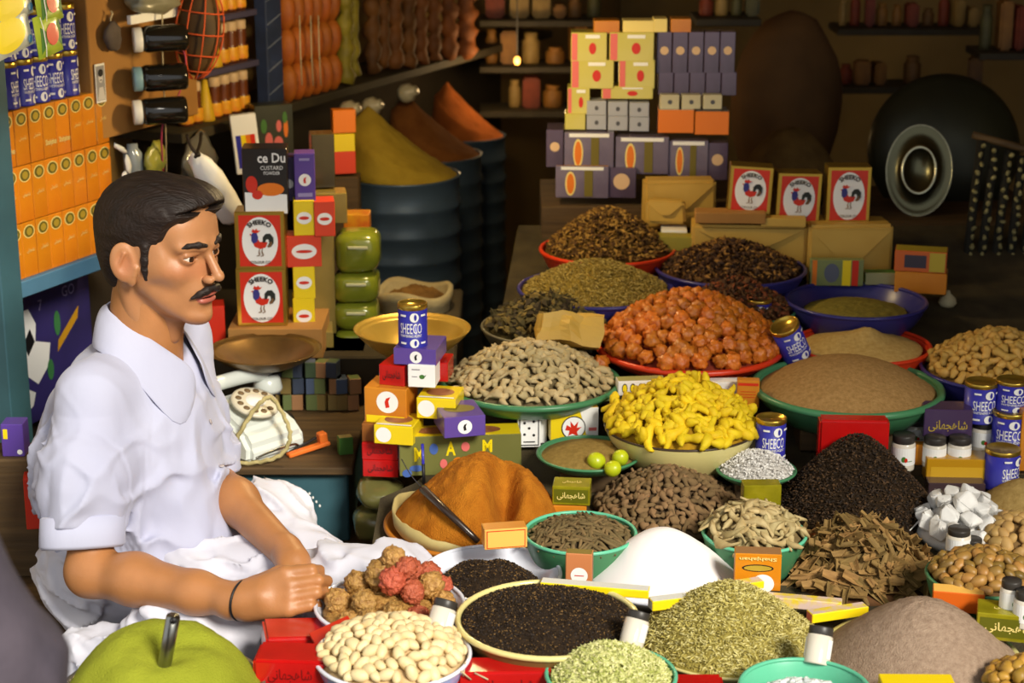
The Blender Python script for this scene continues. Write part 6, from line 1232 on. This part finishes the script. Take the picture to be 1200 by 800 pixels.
def shah(w, h, d): return [('front', [('print_frame', [ellipse(0, .12 * h, w * .34, h * .10)], BLACKP), ('print_oval', [ellipse(0, .12 * h, w * .30, h * .075)], GOLDP), ('print_disc', [ellipse(.12 * w, -.3 * h, w * .24, w * .22)], WHITE), ('lettering', [[(x_, -y_ + .76 * h) for x_, y_ in [(-a, b) for a, b in flat_text('Shahjahan', 0, .38 * h, w * .8, h * .12, .02)[0]]], flat_text('Shahjahan', 0, 0, 1, 1, .02)[1]] and [([(-a, .76 * h - b) for a, b in flat_text('Shahjahan', 0, .38 * h, w * .8, h * .12, .02)[0]], flat_text('Shahjahan', 0, 0, 1, 1, .02)[1])], PALE)])]
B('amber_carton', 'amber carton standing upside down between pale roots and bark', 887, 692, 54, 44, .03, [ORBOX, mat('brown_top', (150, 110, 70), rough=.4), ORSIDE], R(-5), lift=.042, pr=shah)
MUL = mat('pink_yellow_print', (226, 200, 60), (214, 190, 180), 60, .35, coat=.3, sharp=.5)
B('long_carton', 'long yellow and pink printed carton lying below the bark pile', 936, 714, 96, 12, .02, [MUL, MUL, WHITE], R(-12), lift=.03)
B('long_carton', 'yellow and pink printed carton lying against the mauve powder', 985, 726, 70, 11, .02, [YELP, MUL, PINKP], R(18), lift=.03)
B('long_carton', 'yellow and white printed carton behind the olive herb mound', 866, 694, 62, 9, .02, [YELP, MUL, WHITE], R(20), lift=.06)
B('orange_carton', 'orange carton with pale top under the bowl of mixed nuts', 1122, 718, 58, 24, .03, [mat('deep_orange_carton', (206, 96, 24), rough=.35), mat('pale_orange2', (236, 184, 90)), ORC], R(-12), lift=.055)
B('orange_carton', 'orange carton edge showing between the tea and the bark', 965, 640, 70, 12, .03, [ORC, mat('deep_orange_carton', (206, 96, 24)), ORC], R(3), lift=.02)
B('script_carton', 'gold foil carton under the two jars by the mauve powder', 1182, 752, 74, 32, .05, [GLD] * 3, R(-14), Y=2.43, pr=gscript)
jar('white labelled jar standing on the gold carton beside another', 1183, 716, 25, 38, Y=2.462, spin=.2); jar('white labelled jar at the edge of the gold carton', 1200, 732, 28, 42, Y=2.44, spin=-.1)
B('script_carton', 'glittering gold carton under the plate of white flakes', 894, 592, 44, 24, .03, [GLD] * 3, R(2), P=Vector((W(893, 592, 2.85).x, 2.85, terr(2.85) - .004)), h=W(893, 566, 2.85).z - terr(2.85), pr=lambda w, h, d: [('front', [('lettering', urdu(0, 0, w * .8, h * .5), PALE)])])
B('script_carton', 'bright yellow carton at the foot of the mauve powder', 1077, 828, 86, 24, .04, [YELP] * 3, R(-1), Y=2.255, pr=lambda w, h, d: [('front', [('lettering', urdu(0, 0, w * .8, h * .4), REDP)])])
# red cellophane packets
def redm(label, c, w, d, h, rot, seed=0, mk=True):
    o = obj('red_packet', boxm(w, d, h, .004, seg=2), [RDB] * 3, loc=c, rot=rot, label=label, cat='packet')
    if mk: prints(o, (w, d, h), 'front', [('print_mark', urdu(0, 0, w * .6, h * .45), mat('dark_red_print', (110, 12, 10), rough=.4))])
    return o
redm('shiny red packet with orange lid beside the pale nuts', W(352, 768, 2.42) + Vector((0, .03, -.02)), .115, .07, .05, (0, R(4), R(12)), 2)
redm('shiny red packet lying before another at the pale nuts', W(343, 806, 2.30) + Vector((0, .02, .0)), .10, .06, .045, (0, 0, R(-4)), 4)
obj('red_board', boxm(.06, .05, .008, .001), [REDP] * 3, loc=W(392, 745, 2.40), rot=(0, R(-18), R(20)), label='bright red card lying between red packets and pale nuts', cat='card')
redm('large red cellophane packet under the black seed basin', W(592, 800, 2.29) + Vector((0, .02, -.022)), .13, .05, .04, (0, 0, R(2)), 6)
redm('red cellophane packet lying behind the small green herb bowl', W(800, 806, 2.30) + Vector((0, .0, -.02)), .11, .05, .03, (0, 0, 0), 7)
P_ = W(998, 536, 3.03); redm('large shiny red packet behind the black tea', Vector((P_.x, P_.y, terr(3.03) - .004)), .118, .035, W(998, 489, 3.03).z - terr(3.03) + .004, (0, 0, R(-3)), 9)
# jars lying about
def lay(px, py, Y, az, el): d = Vector((math.cos(az) * math.cos(el), math.sin(az) * math.cos(el), math.sin(el))); return d.to_track_quat('Z', 'Y').to_euler()
jar('white labelled jar lying between sweet balls and pale nuts', 514, 742, 30, 40, P=W(512, 744, 2.37), rot=lay(0, 0, 0, R(62), R(56))); jar('white labelled jar leaning between black seeds and olive herb', 739, 752, 29, 40, P=W(739, 757, 2.33), rot=lay(0, 0, 0, R(58), R(60))); jar('white labelled jar leaning between olive herb and mauve powder', 956, 774, 31, 42, P=W(956, 778, 2.33), rot=lay(0, 0, 0, R(68), R(60)))
jar('dark capped jar lying before the white rocks', 1122, 645, 28, 30, P=on(1122, 648, .03), rot=(0, 0, 0)); jar('dark capped jar beside another before the white rocks', 1136, 655, 24, 24, P=on(1138, 654, .02), rot=(0, 0, .5))
# blue tins among the bowls
tin('blue printed tin standing in the white flakes', 902, 537, 35, 49, lift=.047, spin=.1); tin('blue printed tin leaning on the green basin', 930, 416, 34, 44, P=on(934, 416, .08), rot=(R(8), R(-28), .3)); tin('blue printed tin half hidden behind the orange dried fruit', 888, 384, 30, 34, P=on(888, 384, .05), spin=-.2)
# dark corner at the right: tins, jars, script cartons
RY = 3.06; zt = on(1150, 580, 0)
tin('blue printed tin standing on a jar beside the purple script carton', 1147, 492, 37, 46, Y=RY + .06, spin=.1); tin('blue printed tin on top of another by the wide blue bowl', 1184, 480, 37, 36, Y=RY + .05, spin=-.1); tin('blue printed tin under another by the wide blue bowl', 1181, 526, 40, 46, Y=RY + .03, spin=-.25); tin('blue printed tin lowest by the tan powder mound', 1172, 570, 40, 46, Y=RY - .03, spin=.6)
B('purple_carton', 'dark purple carton with gold script standing on two jars', 1110, 512, 56, 32, .05, [mat('aubergine_carton', (66, 48, 82), rough=.25, coat=.5)] * 3, R(-4), Y=RY + .02, pr=lambda w, h, d: [('front', [('lettering', urdu(0, -.1 * h, w * .8, h * .42), GOLDP)])])
for k, (px, py, w, h, Y, lb) in enumerate(((1094, 545, 27, 34, RY, 'dark capped jar under the purple script carton by the orange bit'), (1123, 545, 27, 34, RY, 'dark capped jar under the purple script carton by the tall jar'), (1150, 526, 28, 34, RY + .06, 'dark capped jar under the upper blue tin'), (1057, 548, 28, 40, RY, 'dark capped jar at the edge of the black tea'), (1072, 520, 24, 30, RY + .10, 'dark capped jar behind the purple script carton'))): jar(lb, px, py, w, h, Y=Y)
B('script_carton', 'long gold carton below the purple script carton and jars', 1122, 566, 74, 28, .05, [mat('amber_gold', (186, 136, 20), rough=.3, coat=.4)] * 3, R(-3), Y=RY - .03, pr=lambda w, h, d: [('front', [('print_panel', [rect(0, -.1 * h, w * .86, h * .55)], mat('amber_gold2', (206, 160, 40), rough=.3))])]); B('dark_packet', 'dark glossy packet between the gold carton and white rocks', 1120, 590, 66, 24, .04, [mat('dark_gloss', (70, 54, 58), rough=.2, coat=.5)] * 3, R(-3), Y=RY - .06, cat='packet'); B('orange_carton', 'tiny orange carton between two dark capped jars', 1078, 545, 12, 24, .02, [ORC] * 3, 0, Y=RY + .01); B('orange_carton', 'orange carton at the right of the stacked blue tins', 1204, 552, 22, 70, .04, [ORC] * 3, 0, Y=RY)
B('wooden_block', 'dark wooden block carrying the jars and tins of the dark corner', 1130, 566, 170, 24, .14, [WOOD] * 3, 0, P=Vector((W(1135, 566, RY + .01).x, RY + .015, terr(RY) - .02)), h=W(1100, 546, RY).z - terr(RY) + .018, cat='block')
# ---------------------------------------------------------------- back of the display: rooster tins, kraft parcels, stacked packs
for k, (px, py, w, h, yaw, roll, lb) in enumerate(((877, 250, 50, 53, R(-4), R(3), 'red rooster tin with a shiny lid beside the purple packs'), (934, 262, 52, 57, R(5), R(2), 'red rooster tin standing between two like tins on kraft parcels'), (993, 262, 51, 64, R(0), R(0), 'red rooster tin on the kraft parcel nearest the steel tray'))): rooster_tin(lb, px, py, w, h, Y=3.80, yaw=yaw, roll=roll, d=.05)
def parcel(label, px, py, w, h, Y, d=.08, yaw=0, seed=0, m=KRAFT):
    P = W(px, py, Y); s = ppm(P); o = obj('kraft_parcel', boxm(w / s, d, h / s / .95, .006, seg=2), [m] * 3, loc=P + Vector((0, d / 2, 0)), rot=(0, 0, yaw), label=label, cat='parcel')
    for v in o.data.vertices: v.co += Vector((1, 1, 1)) * (.004 * float(vnoise(v.co.x * 40 + seed, v.co.y * 40, v.co.z * 40)))
    obj('fold_flap', mesh('fold_flap', [(-w / s * .48, -d / 2 - .0025, h / s * .98), (w / s * .48, -d / 2 - .0025, h / s * .98), (w / s * .1, -d / 2 - .0045, h / s * .45), (-w / s * .1, -d / 2 - .0045, h / s * .45)], [(0, 3, 2, 1)]), m, o); return o
parcel('wide kraft paper parcel under the rooster tins', 878, 312, 134, 46, 3.78, .10, R(-3), 1); parcel('tall kraft paper parcel under the last rooster tin', 994, 338, 98, 72, 3.76, .10, 0, 2); parcel('slanted kraft paper parcel under the purple packs', 795, 268, 84, 54, 3.92, .05, R(4), 3); parcel('small bright kraft parcel lying behind the dried blossoms', 781, 264, 46, 28, 3.86, .04, R(-8), 4)
B('thin_board', 'thin pale carton lying on the kraft parcel below the rooster tins', 856, 262, 82, 12, .05, [CARD] * 3, R(-3), Y=3.77, cat='box'); B('thin_board', 'narrow yellow carton lying below the middle rooster tin', 918, 266, 52, 10, .03, [KRAFT] * 3, R(-5), Y=3.765, cat='box')
B('white_carton', 'flat white carton edge beside the dried blossoms', 790, 280, 30, 10, .05, [WHITE] * 3, R(-3), Y=3.84); B('olive_packet', 'flat olive packet lying beside the dried blossoms', 790, 296, 42, 18, .04, [mat('olive_packet_m', (150, 140, 50), rough=.5)] * 3, R(-8), Y=3.80, cat='packet')
B('striped_carton', 'green carton with orange yellow and red stripes behind the dark blue bowl', 980, 335, 62, 30, .02, [mat('sage_carton', (126, 136, 84), rough=.4)] * 3, R(-2), Y=3.70, pr=lambda w, h, d: [('front', [('print_stripe', [rect(-.42 * w, 0, w * .09, h * .96)], ORP), ('print_stripe', [rect(.18 * w, 0, w * .16, h * .96)], YELP), ('print_stripe', [rect(.34 * w, 0, w * .12, h * .96)], REDP), ('print_picture', [ellipse(-.1 * w, 0, w * .14, h * .36)], mat('slate_print', (90, 96, 116)))])])
B('green_carton', 'flat green and white carton behind the dark blue bowl', 1032, 334, 36, 14, .03, [mat('greywhite', (150, 150, 110), rough=.4), GRNP, GRNP], 0, Y=3.70)
B('orange_carton', 'orange carton under another beside the dark blue bowl', 1078, 344, 58, 24, .05, [ORC, ORC, ORC], R(-14), Y=3.66); B('orange_carton', 'orange and yellow carton with dark window on top of another', 1078, 319, 58, 24, .05, [mat('redorange', (196, 96, 40), rough=.4), mat('olive_yellow', (180, 160, 50), rough=.4), ORC], R(-14), Y=3.66, pr=lambda w, h, d: [('front', [('print_window', [rect(-.1 * w, 0, w * .42, h * .6)], mat('slate_dark', (60, 56, 70), rough=.3)), ('print_panel', [rect(.32 * w, 0, w * .3, h * .9)], mat('olive_yellow', (180, 160, 50)))])])
o = obj('garlic_bulb', lathe([(0, 0), (.013, .002), (.019, .010), (.016, .020), (.006, .029), (.003, .036), (0, .036)], 18), mat('garlic_skin', (206, 196, 160), (180, 168, 130), 20, .7), loc=on(1110, 360, .0), label='pale garlic bulb beside the orange cartons', cat='garlic')
# stacked shiny packs
GLS = mat('lilac_pack', (122, 112, 134), (96, 86, 110), 12, .22, coat=.6); YPACK = mat('lemon_pack', (196, 184, 60), (206, 196, 110), 10, .3, coat=.5); SLV = mat('silver_carton', (168, 170, 178), rough=.3); DPK = mat('plum_pack', (92, 78, 104), (70, 58, 80), 14, .25, coat=.6)
def em2(w, h, d): return [('front', [('print_disc', [ellipse(0, .05 * h, w * .28, w * .28)], mat('peach_print', (214, 180, 140), rough=.5))])]
def pic(w, h, d): return [('front', [('print_oval', [ellipse(-.22 * w, -.05 * h, w * .10, h * .38)], PALE), ('print_oval', [ellipse(-.22 * w, -.05 * h, w * .07, h * .32)], ORP), ('print_band', [rect(.12 * w, 0, w * .16, h * .9)], OLV), ('painted_sheen', [rect(0, .43 * h, w * .8, h * .1)], WHITE)])]  # white bar along the upper edge is a painted highlight, not pack print
def lem(w, h, d): return [('front', [('print_band', [rect(-.4 * w, 0, w * .16, h * .92)], PINKP), ('print_mark', [ellipse(.1 * w, -.05 * h, w * .1, h * .2)], REDP), ('painted_sheen', [rect(.1 * w, .36 * h, w * .4, h * .12)], WHITE)])]  # short white bar paints the sheen near the top of the pack
SY = 4.0
B('plum_pack', 'plum pack with oval picture lowest in the stack of packs', 682, 232, 62, 36, .08, [GLS, CARD, DPK], R(-4), Y=SY - .01, pr=pic, cat='pack'); B('plum_pack', 'plum pack with disc print beside the lowest picture pack', 728, 232, 34, 34, .08, [DPK] * 3, R(-4), Y=SY - .01, pr=em2, cat='pack')
for px, w, m, p_, lb in ((650, 20, DPK, em2, 'plum pack with disc print at the end of the second pack row'), (690, 58, GLS, pic, 'lilac pack with oval picture in the second pack row beside the end pack'), (752, 62, GLS, pic, 'lilac pack with oval picture in the middle of the second pack row'), (806, 46, GLS, pic, 'lilac pack with oval picture near the kraft parcel'), (840, 24, DPK, em2, 'plum pack with disc print above the kraft parcel')): B('pack', lb, px, 196 + (px - 650) * .08, w, 42, .09, [m, m, m], R(-3), Y=SY, pr=p_, cat='pack')
for r in range(2):
    for k in range(3): B('silver_carton', 'small silver carton in the lower row below the lemon packs' if r == 0 else 'small silver carton in the upper row below the lemon packs', 699 + k * 25, 152 - r * 17 + k, 23, 16, .05, [SLV] * 3, R(-2), Y=SY + .02, pr=lambda w, h, d: [('front', [('print_mark', [ellipse(0, 0, w * .1, h * .16)], mat('grey_dark', (80, 80, 86), rough=.5))])], group='silver cartons', cat='box')
B('lemon_pack', 'lemon yellow pack lowest beside the silver cartons', 674, 152, 24, 18, .06, [YPACK] * 3, R(-2), Y=SY + .02, cat='pack')
for (px, py, w, h, lb) in ((678, 134, 26, 30, 'lemon pack with pink band standing beside the silver cartons'), (735, 116, 60, 14, 'lemon pack lying above the silver cartons'), (694, 104, 50, 32, 'lemon pack with pink band in the middle row'), (746, 104, 42, 32, 'lemon pack in the middle row beside the plum bottles'), (690, 72, 42, 32, 'lemon pack with pink band in the top row'), (740, 72, 52, 32, 'lemon pack with pink band in the top row by the plum packs')): B('lemon_pack', lb, px, py, w, h, .06, [YPACK] * 3, R(-2), Y=SY + .03, pr=lem, cat='pack')
for px, w, lb in ((711, 30, 'orange carton lying on top of the lemon packs'), (748, 36, 'amber carton lying on top of the lemon packs'), (774, 16, 'cream carton on top of the plum packs'), (798, 24, 'orange red carton on top of the plum packs')): B('carton', lb, px, 40 + (px > 770) * -2, w, 15, .05, [ORC if 'o' == lb[0] else PALE] * 3, 0, Y=SY + .04)
for k in range(5):
    B('plum_pack', 'plum pack with peach disc in the upper row behind the lemon packs', 778 + k * 18.5, 86, 17.5, 46, .05, [DPK, GLS, DPK], R(-2), Y=SY + .04, pr=em2, cat='pack', group='upper plum packs'); B('plum_pack', 'plum pack in the dim row under the disc printed ones', 780 + k * 18.5, 112, 17.5, 26, .05, [DPK, GLS, DPK], R(-2), Y=SY + .04, cat='pack', group='lower plum packs')
for k in range(3): B('cream_carton', 'small cream carton in the row above the orange bands', 785 + k * 25, 128, 22, 16, .05, [mat('cream_carton_m', (190, 182, 150), rough=.4)] * 3, 0, Y=SY + .015, group='cream cartons', pr=lambda w, h, d: [('front', [('print_mark', [ellipse(0, 0, w * .12, h * .16)], mat('grey_dark', (80, 80, 86)))])])
B('orange_pack', 'silver topped orange pack beside the silver cartons', 792, 156, 42, 26, .07, [ORP, mat('bright_foil', (200, 200, 214), rough=.15, metal=.6), GLS], R(-2), Y=SY, cat='pack'); B('orange_pack', 'silver topped orange pack nearest the first rooster tin', 834, 158, 40, 26, .07, [ORP, mat('bright_foil', (200, 200, 214)), GLS], R(-2), Y=SY, cat='pack')
zz_ = W(750, 240, SY).z; B('pack_bench', 'dark wooden bench carrying the stacked packs and parcels', 750, 240, 240, 30, .3, [WOOD] * 3, 0, P=Vector((W(760, 240, SY).x, SY - .02, .0)), h=zz_, cat='bench')
# ---------------------------------------------------------------- dim back of the shop
DIM = mat('dim_brown_cloth', (120, 86, 48), (88, 62, 34), 6, .9, bump=.3)
P = W(920, 120, 4.9); s = ppm(P); obj('bulging_sack', blob((62 / s, .16, 110 / s), .10, 1.4, 3, 51), DIM, loc=P, label='tall bulging brown sack in the dim back of the shop', cat='sack')
P = W(925, 205, 4.45); s = ppm(P); rr = 64 / s; obj('basin', lathe([(0, 0), (rr * .7, 0), (rr, .06), (rr * 1.02, .065), (rr * .96, .062), (rr * .66, .006), (0, .006)], 40), _m['iron_dark'], loc=P - Vector((0, 0, .06)), label='dark basin of brown spice behind the rooster tins', cat='basin'); heap('dim_spice_mound', 'round mound of brown spice in the dark basin behind the rooster tins', 'spices', P, rr * .95, .12, dome, powder('dim_spice', (124, 98, 54), (98, 76, 42), 30, .6), .003, 40, 60)
obj('basin_stand', boxm(.26, .24, P.z - .06, .004), WOOD, loc=(P.x, P.y, 0), label='wooden crate under the dark basin of brown spice', cat='crate')
# big dark pan and steel tray leaning at the right
P = W(1105, 175, 4.5); s = ppm(P); r = 88 / s
obj('large_pan', lathe([(0, .05), (r * .6, .04), (r * .9, .015), (r * .98, 0), (r, .004), (r * 1.0, .010), (r * .9, .024), (r * .6, .05), (0, .06)], 56), mat('black_iron', (58, 58, 40), (44, 44, 32), 5, .35, metal=.4), loc=P, rot=(R(78), 0, R(-4)), label='large dark round iron pan leaning upright behind the steel tray', cat='pan')
P2 = W(1077, 200, 4.3); r = 40 / s
lid = obj('steel_tray', lathe([(0, .012), (r * .40, .012), (r * .44, .018), (r * .50, .020), (r * .56, .012), (r * .9, .004), (r * .96, .008), (r, .006), (r, 0), (0, 0)], 48), mat('dull_steel', (86, 84, 64), rough=.25, metal=.9), loc=P2, rot=(R(74), R(0), R(-12)), label='round steel tray with raised ring leaning on the dark pan', cat='tray'); lid.scale = (.92, 1.30, 1)
obj('ring_edge', lathe([(r * .46, .0195), (r * .50, .022), (r * .54, .0195)], 48), mat('bright_steel', (170, 166, 140), rough=.2, metal=1), lid); obj('ring_edge', lathe([(r * .96, .007), (r * .985, .010), (r * 1.0, .006)], 48), _m['bright_steel'], lid)
obj('pan_stand', boxm(.40, .40, W(1077, 251, 4.29).z, .004), WOOD, loc=(W(1105, 270, 4.42).x, 4.42, 0), label='dark wooden block under the leaning pan and tray', cat='block')
# hanging strings of pale shells
SHL = mat('shell_bead', (176, 166, 110), (120, 112, 70), 30, .5); 
for k in range(5):
    a, b = W(1150 + k * 16, 165 + k * 6, 4.0), W(1128 + k * 17, 345 - k * 2, 3.9); V, F_ = [], []; n = 17
    r_ = random.Random(k)
    st = obj('shell_string', tube([a, (a + b) / 2, b], .010, 8), mat('dark_fibre', (34, 32, 24), rough=.9), label='dark woven strand dotted with pale shells hanging by the yellow nuts', cat='strand', group='shell strands')
    bmv = []; bead = blob((.0072, .005, .0055), .3, 2, 1, 2)
    for i in range(n):
        p = a + (b - a) * ((i + .5) / n); obj('shell', bead, SHL, st, loc=p + Vector((r_.uniform(-.005, .005), -.011, r_.uniform(-.002, .002))), rot=(r_.random() * 3, r_.random() * 3, r_.random() * 3))
ra, rb_ = W(1140, 158, 4.0), W(1260, 190, 4.0); obj('strand_rail', tube([ra, rb_], .008, 8), WOOD, label='dark rail from which the shell strands hang', cat='rail')
pr_ = W(1215, 178, 4.02); obj('rail_post', boxm(.03, .03, pr_.z, .003), WOOD, loc=(W(1232, 178, 4.02).x, 4.02, 0), label='dark wooden post holding the rail of shell strands', cat='post')
# shelves with dim goods along the back
DG = [mat('dg%d' % i, c, c2, 20, .6) for i, (c, c2) in enumerate((((160, 110, 46), (110, 74, 30)), ((120, 84, 40), (80, 56, 28)), ((170, 140, 80), (130, 104, 56)), ((140, 60, 34), (96, 40, 24)), ((96, 92, 54), (66, 62, 38))))]
dgn = ['ochre', 'brown', 'sandy', 'rust', 'moss']
def dimrow(x0, x1, py, Y, seed, hpx=(20, 40), wpx=(14, 26), skip=0):
    r_ = random.Random(seed); px = x0; A = W((x0 + x1) / 2, py, Y); s = ppm(A); obj('back_shelf', boxm((x1 - x0 + 12) / s, .16, .018, .002), DSH, loc=(A.x, A.y + .04, A.z - .018), label=['topmost dim shelf between brown bundles and lemon packs', 'middle dim shelf between brown bundles and lemon packs', 'lowest dim shelf between brown bundles and lemon packs', 'dim shelf of slim jars above the large dark pan', 'dim shelf between the brown sack and large dark pan', 'dim shelf of jars above the shell strands', 'short dim shelf above the plum packs'][seed % 7], cat='shelf')
    while px < x1:
        w = r_.uniform(*wpx); h = r_.uniform(*hpx); i = r_.randrange(5); q = W(px + w / 2, py, Y); ww, hh = w / s, h / s
        if r_.random() > skip:
            if r_.random() < .5: obj('storage_jar', lathe([(0, 0), (ww * .42, 0), (ww * .46, hh * .1), (ww * .46, hh * .7), (ww * .3, hh * .82), (ww * .34, hh * .84), (ww * .34, hh), (0, hh)], 16), DG[i], loc=q + Vector((0, .04, 0)), label='%s storage jar on a dim shelf at the back' % dgn[i], cat='jar', group='%s jars at the back' % dgn[i])
            else: obj('storage_parcel', boxm(ww * .92, .07, hh, .006, seg=2), DG[i], loc=q + Vector((0, .04, 0)), rot=(0, 0, r_.uniform(-.2, .2)), label='%s parcel on a dim shelf at the back' % dgn[i], cat='parcel', group='%s parcels at the back' % dgn[i])
        px += w + r_.uniform(0, 5)
dimrow(568, 690, 22, 5.3, 0, (14, 30)); dimrow(568, 690, 76, 5.3, 1, (18, 44)); dimrow(568, 690, 128, 5.3, 2, (16, 36), skip=.2); dimrow(985, 1150, 32, 5.3, 3, (18, 40), (8, 16)); dimrow(985, 1150, 100, 5.3, 4, (20, 44), (14, 26), .2); dimrow(1150, 1240, 60, 4.9, 5, (30, 60), (10, 20)); dimrow(820, 884, 20, 4.7, 6, (16, 24), (12, 20))
# brass lamp edge hanging at the top
P = W(515, -14, 3.6); s = ppm(P); lp = obj('hanging_lamp', lathe([(0, .05), (.006, .05), (.008, .035), (15 / s * .7, .02), (15 / s, .0), (15 / s * .94, 0), (15 / s * .6, .016), (0, .028)], 28), GBR, loc=P - Vector((0, 0, .018)), label='small brass lamp shade hanging from the ceiling', cat='lamp'); obj('lamp_cord', tube([(0, 0, .05), (0, 0, ROOF - P.z + .018)], .002, 6), BLACKP, lp)
ll = bpy.data.lights.new('lamp_light', 'POINT'); ll.energy = 13; ll.color = (1.0, .74, .36); ll.shadow_soft_size = .05; lo_ = bpy.data.objects.new('lamp_light', ll); COL.objects.link(lo_); lo_.location = P - Vector((0, 0, .06))
P = W(606, 71, 5.1); bl = obj('light_bulb', blob((.009, .009, .012), 0, 1, 2), mat('bulb_glow', (255, 180, 80), emit=4), loc=P, label='small glowing bulb far back above the dim shelves', cat='bulb'); obj('bulb_cord', tube([(0, 0, .010), (0, 0, ROOF - P.z)], .002, 6), BLACKP, bl); l2 = bpy.data.lights.new('bulb_light', 'POINT'); l2.energy = 1.6; l2.color = (1.0, .66, .30); l2.shadow_soft_size = .04; o2 = bpy.data.objects.new('bulb_light', l2); COL.objects.link(o2); o2.location = P - Vector((0, .04, .02))
# dim pale jars hanging below the wall shelf
for k, (px, py) in enumerate(((402, 122), (428, 118), (470, 102))): p = wallpt(px, py, .06); obj('hanging_jar', lathe([(0, 0), (.02, .002), (.024, .012), (.022, .03), (.012, .038), (.012, .046), (0, .046)], 18), mat('milky_glass', (170, 160, 130), rough=.3), loc=p - Vector((0, 0, .02)), rot=(R(70), 0, WYAW), label='round milky jar fixed under the long wall shelf', cat='jar', group='milky jars under the shelf')
# ---------------------------------------------------------------- bystander at the near left, only the dark garment reaches into view
def bystander():
    g = Grid((-.95, 1.25, .82), (-.40, 1.80, 1.45), .009); c = (-.655, 1.50)
    g.cap((c[0], c[1], .84), (c[0], c[1], 1.0), .07, .06, .02); g.cap((c[0], c[1], 1.0), (c[0], c[1], 1.16), .05, .048, .04); g.ell((c[0], c[1] + .01, 1.26), (.075, .092, .112), .02); g.ell((c[0], c[1] + .10, 1.25), (.014, .018, .02), .012)
    v, f = g.polygonize(); me = npmesh('person', v - np.array([c[0], c[1], 0]), f); ca = me.color_attributes.new('Col', 'FLOAT_COLOR', 'POINT'); ca.data.foreach_set('color', np.tile(np.array([*lin((176, 118, 76)), 1], np.float32), (len(v), 1)).ravel())
    o = obj('person', me, SKIN, loc=(c[0], c[1], 0), label='bystander in a dark grey garment at the near edge of the shop', cat='person')
    g = Grid((-1.0, 1.2, .0), (-.33, 1.85, 1.16), .011)
    g.chain([(c[0], c[1], 1.10), (c[0], c[1], .95), (c[0] + .01, c[1], .60), (c[0] + .02, c[1], .04)], [.085, .125, .15, .19], .06)
    for sx, dx in ((1, .0), (-1, 0)): g.chain([(c[0] + sx * .13, c[1], 1.03), (c[0] + sx * .185, c[1], .86), (c[0] + sx * .20, c[1] + .03, .68), (c[0] + sx * .16, c[1] + .14, .62)], [.062, .060, .055, .045], .04)
    X, Y, Z = g.all(); g.d = g.d - .012 * np.maximum(0, 1 - 3 * np.abs(vnoise(X * 14, Y * 14, Z * 5))).astype(np.float32)
    v, f = g.polygonize(); obj('garment', npmesh('garment', relax(v, f, 1) - np.array([c[0], c[1], 0]), f), mat('dark_grey_cloth', (84, 76, 86), (66, 60, 70), 20, .9, bump=.3, bscale=120), o, label='dark grey long garment')
    g = Grid((-.78, 1.36, 1.1), (-.53, 1.64, 1.44), .008); g.ell((c[0], c[1] - .012, 1.285), (.084, .095, .112), .02); X, Y, Z = g.all(); g.d = np.maximum(g.d, np.minimum(Y - c[1] - .045, 1.30 - Z + 0 * Y)); v, f = g.polygonize()
    obj('hair', npmesh('hair', v - np.array([c[0], c[1], 0]), f), HAIR, o)
bystander()
# ---------------------------------------------------------------- pen and wooden scoop in the orange powder, twigs
def hit(px, py, back=0.0):                                    # where a line of sight meets the goods already built
    dg = bpy.context.evaluated_depsgraph_get(); d = ray(px, py).normalized(); ok, loc, *_ = scene.ray_cast(dg, CAM, d); return loc - d * back
hp = [hit(496 + 57 * t, 573 + 54 * t, .022 - .014 * t) for t in np.linspace(0, 1, 6)]; a_, b_ = hp[0], hp[-1]
for k in range(1, 5):
    m_ = a_ + (b_ - a_) * (k / 5); hp[k] = m_ if (m_ - CAM).length < (hp[k] - CAM).length else hp[k]
obj('scoop_handle', tube(spline(hp, 4) + [b_ + (b_ - a_) * .12 + Vector((0, .012, -.006))], .0055, 10, rads=list(np.linspace(.0072, .005, 22))), mat('dark_horn', (46, 34, 28), rough=.35, coat=.3), label='dark wooden scoop handle stuck in the orange powder', cat='scoop')
q = hit(497, 566, .002); t_ = q + Vector((-.002, .0, .072)); o = obj('pen', tube([q + Vector((0, 0, -.02)), t_], .0026, 8), mat('pen_blue', (44, 40, 160), rough=.3), label='thin blue and black pen standing in the orange powder', cat='pen'); obj('pen_barrel', tube([q + Vector((0, 0, -.015)), q + Vector((-.001, 0, .036))], .0029, 8), BLACKP, o)
obj('wire', tube(spline([a_ + Vector((-.036, .02, .045)), a_ + Vector((-.02, .01, .02)), a_]), .0009, 5), BLACKP, label='thin dark wire from the cartons to the scoop handle', cat='wire')
for k, (a, b) in enumerate((((540, 786), (552, 796)), ((545, 776), (543, 792)), ((556, 788), (572, 796)))): obj('twig', tube([hit(*a, .003), hit(*b, .003)], .0012, 5), STRG, label='thin pale twig lying before the red cellophane packet', cat='twig', group='pale twigs')
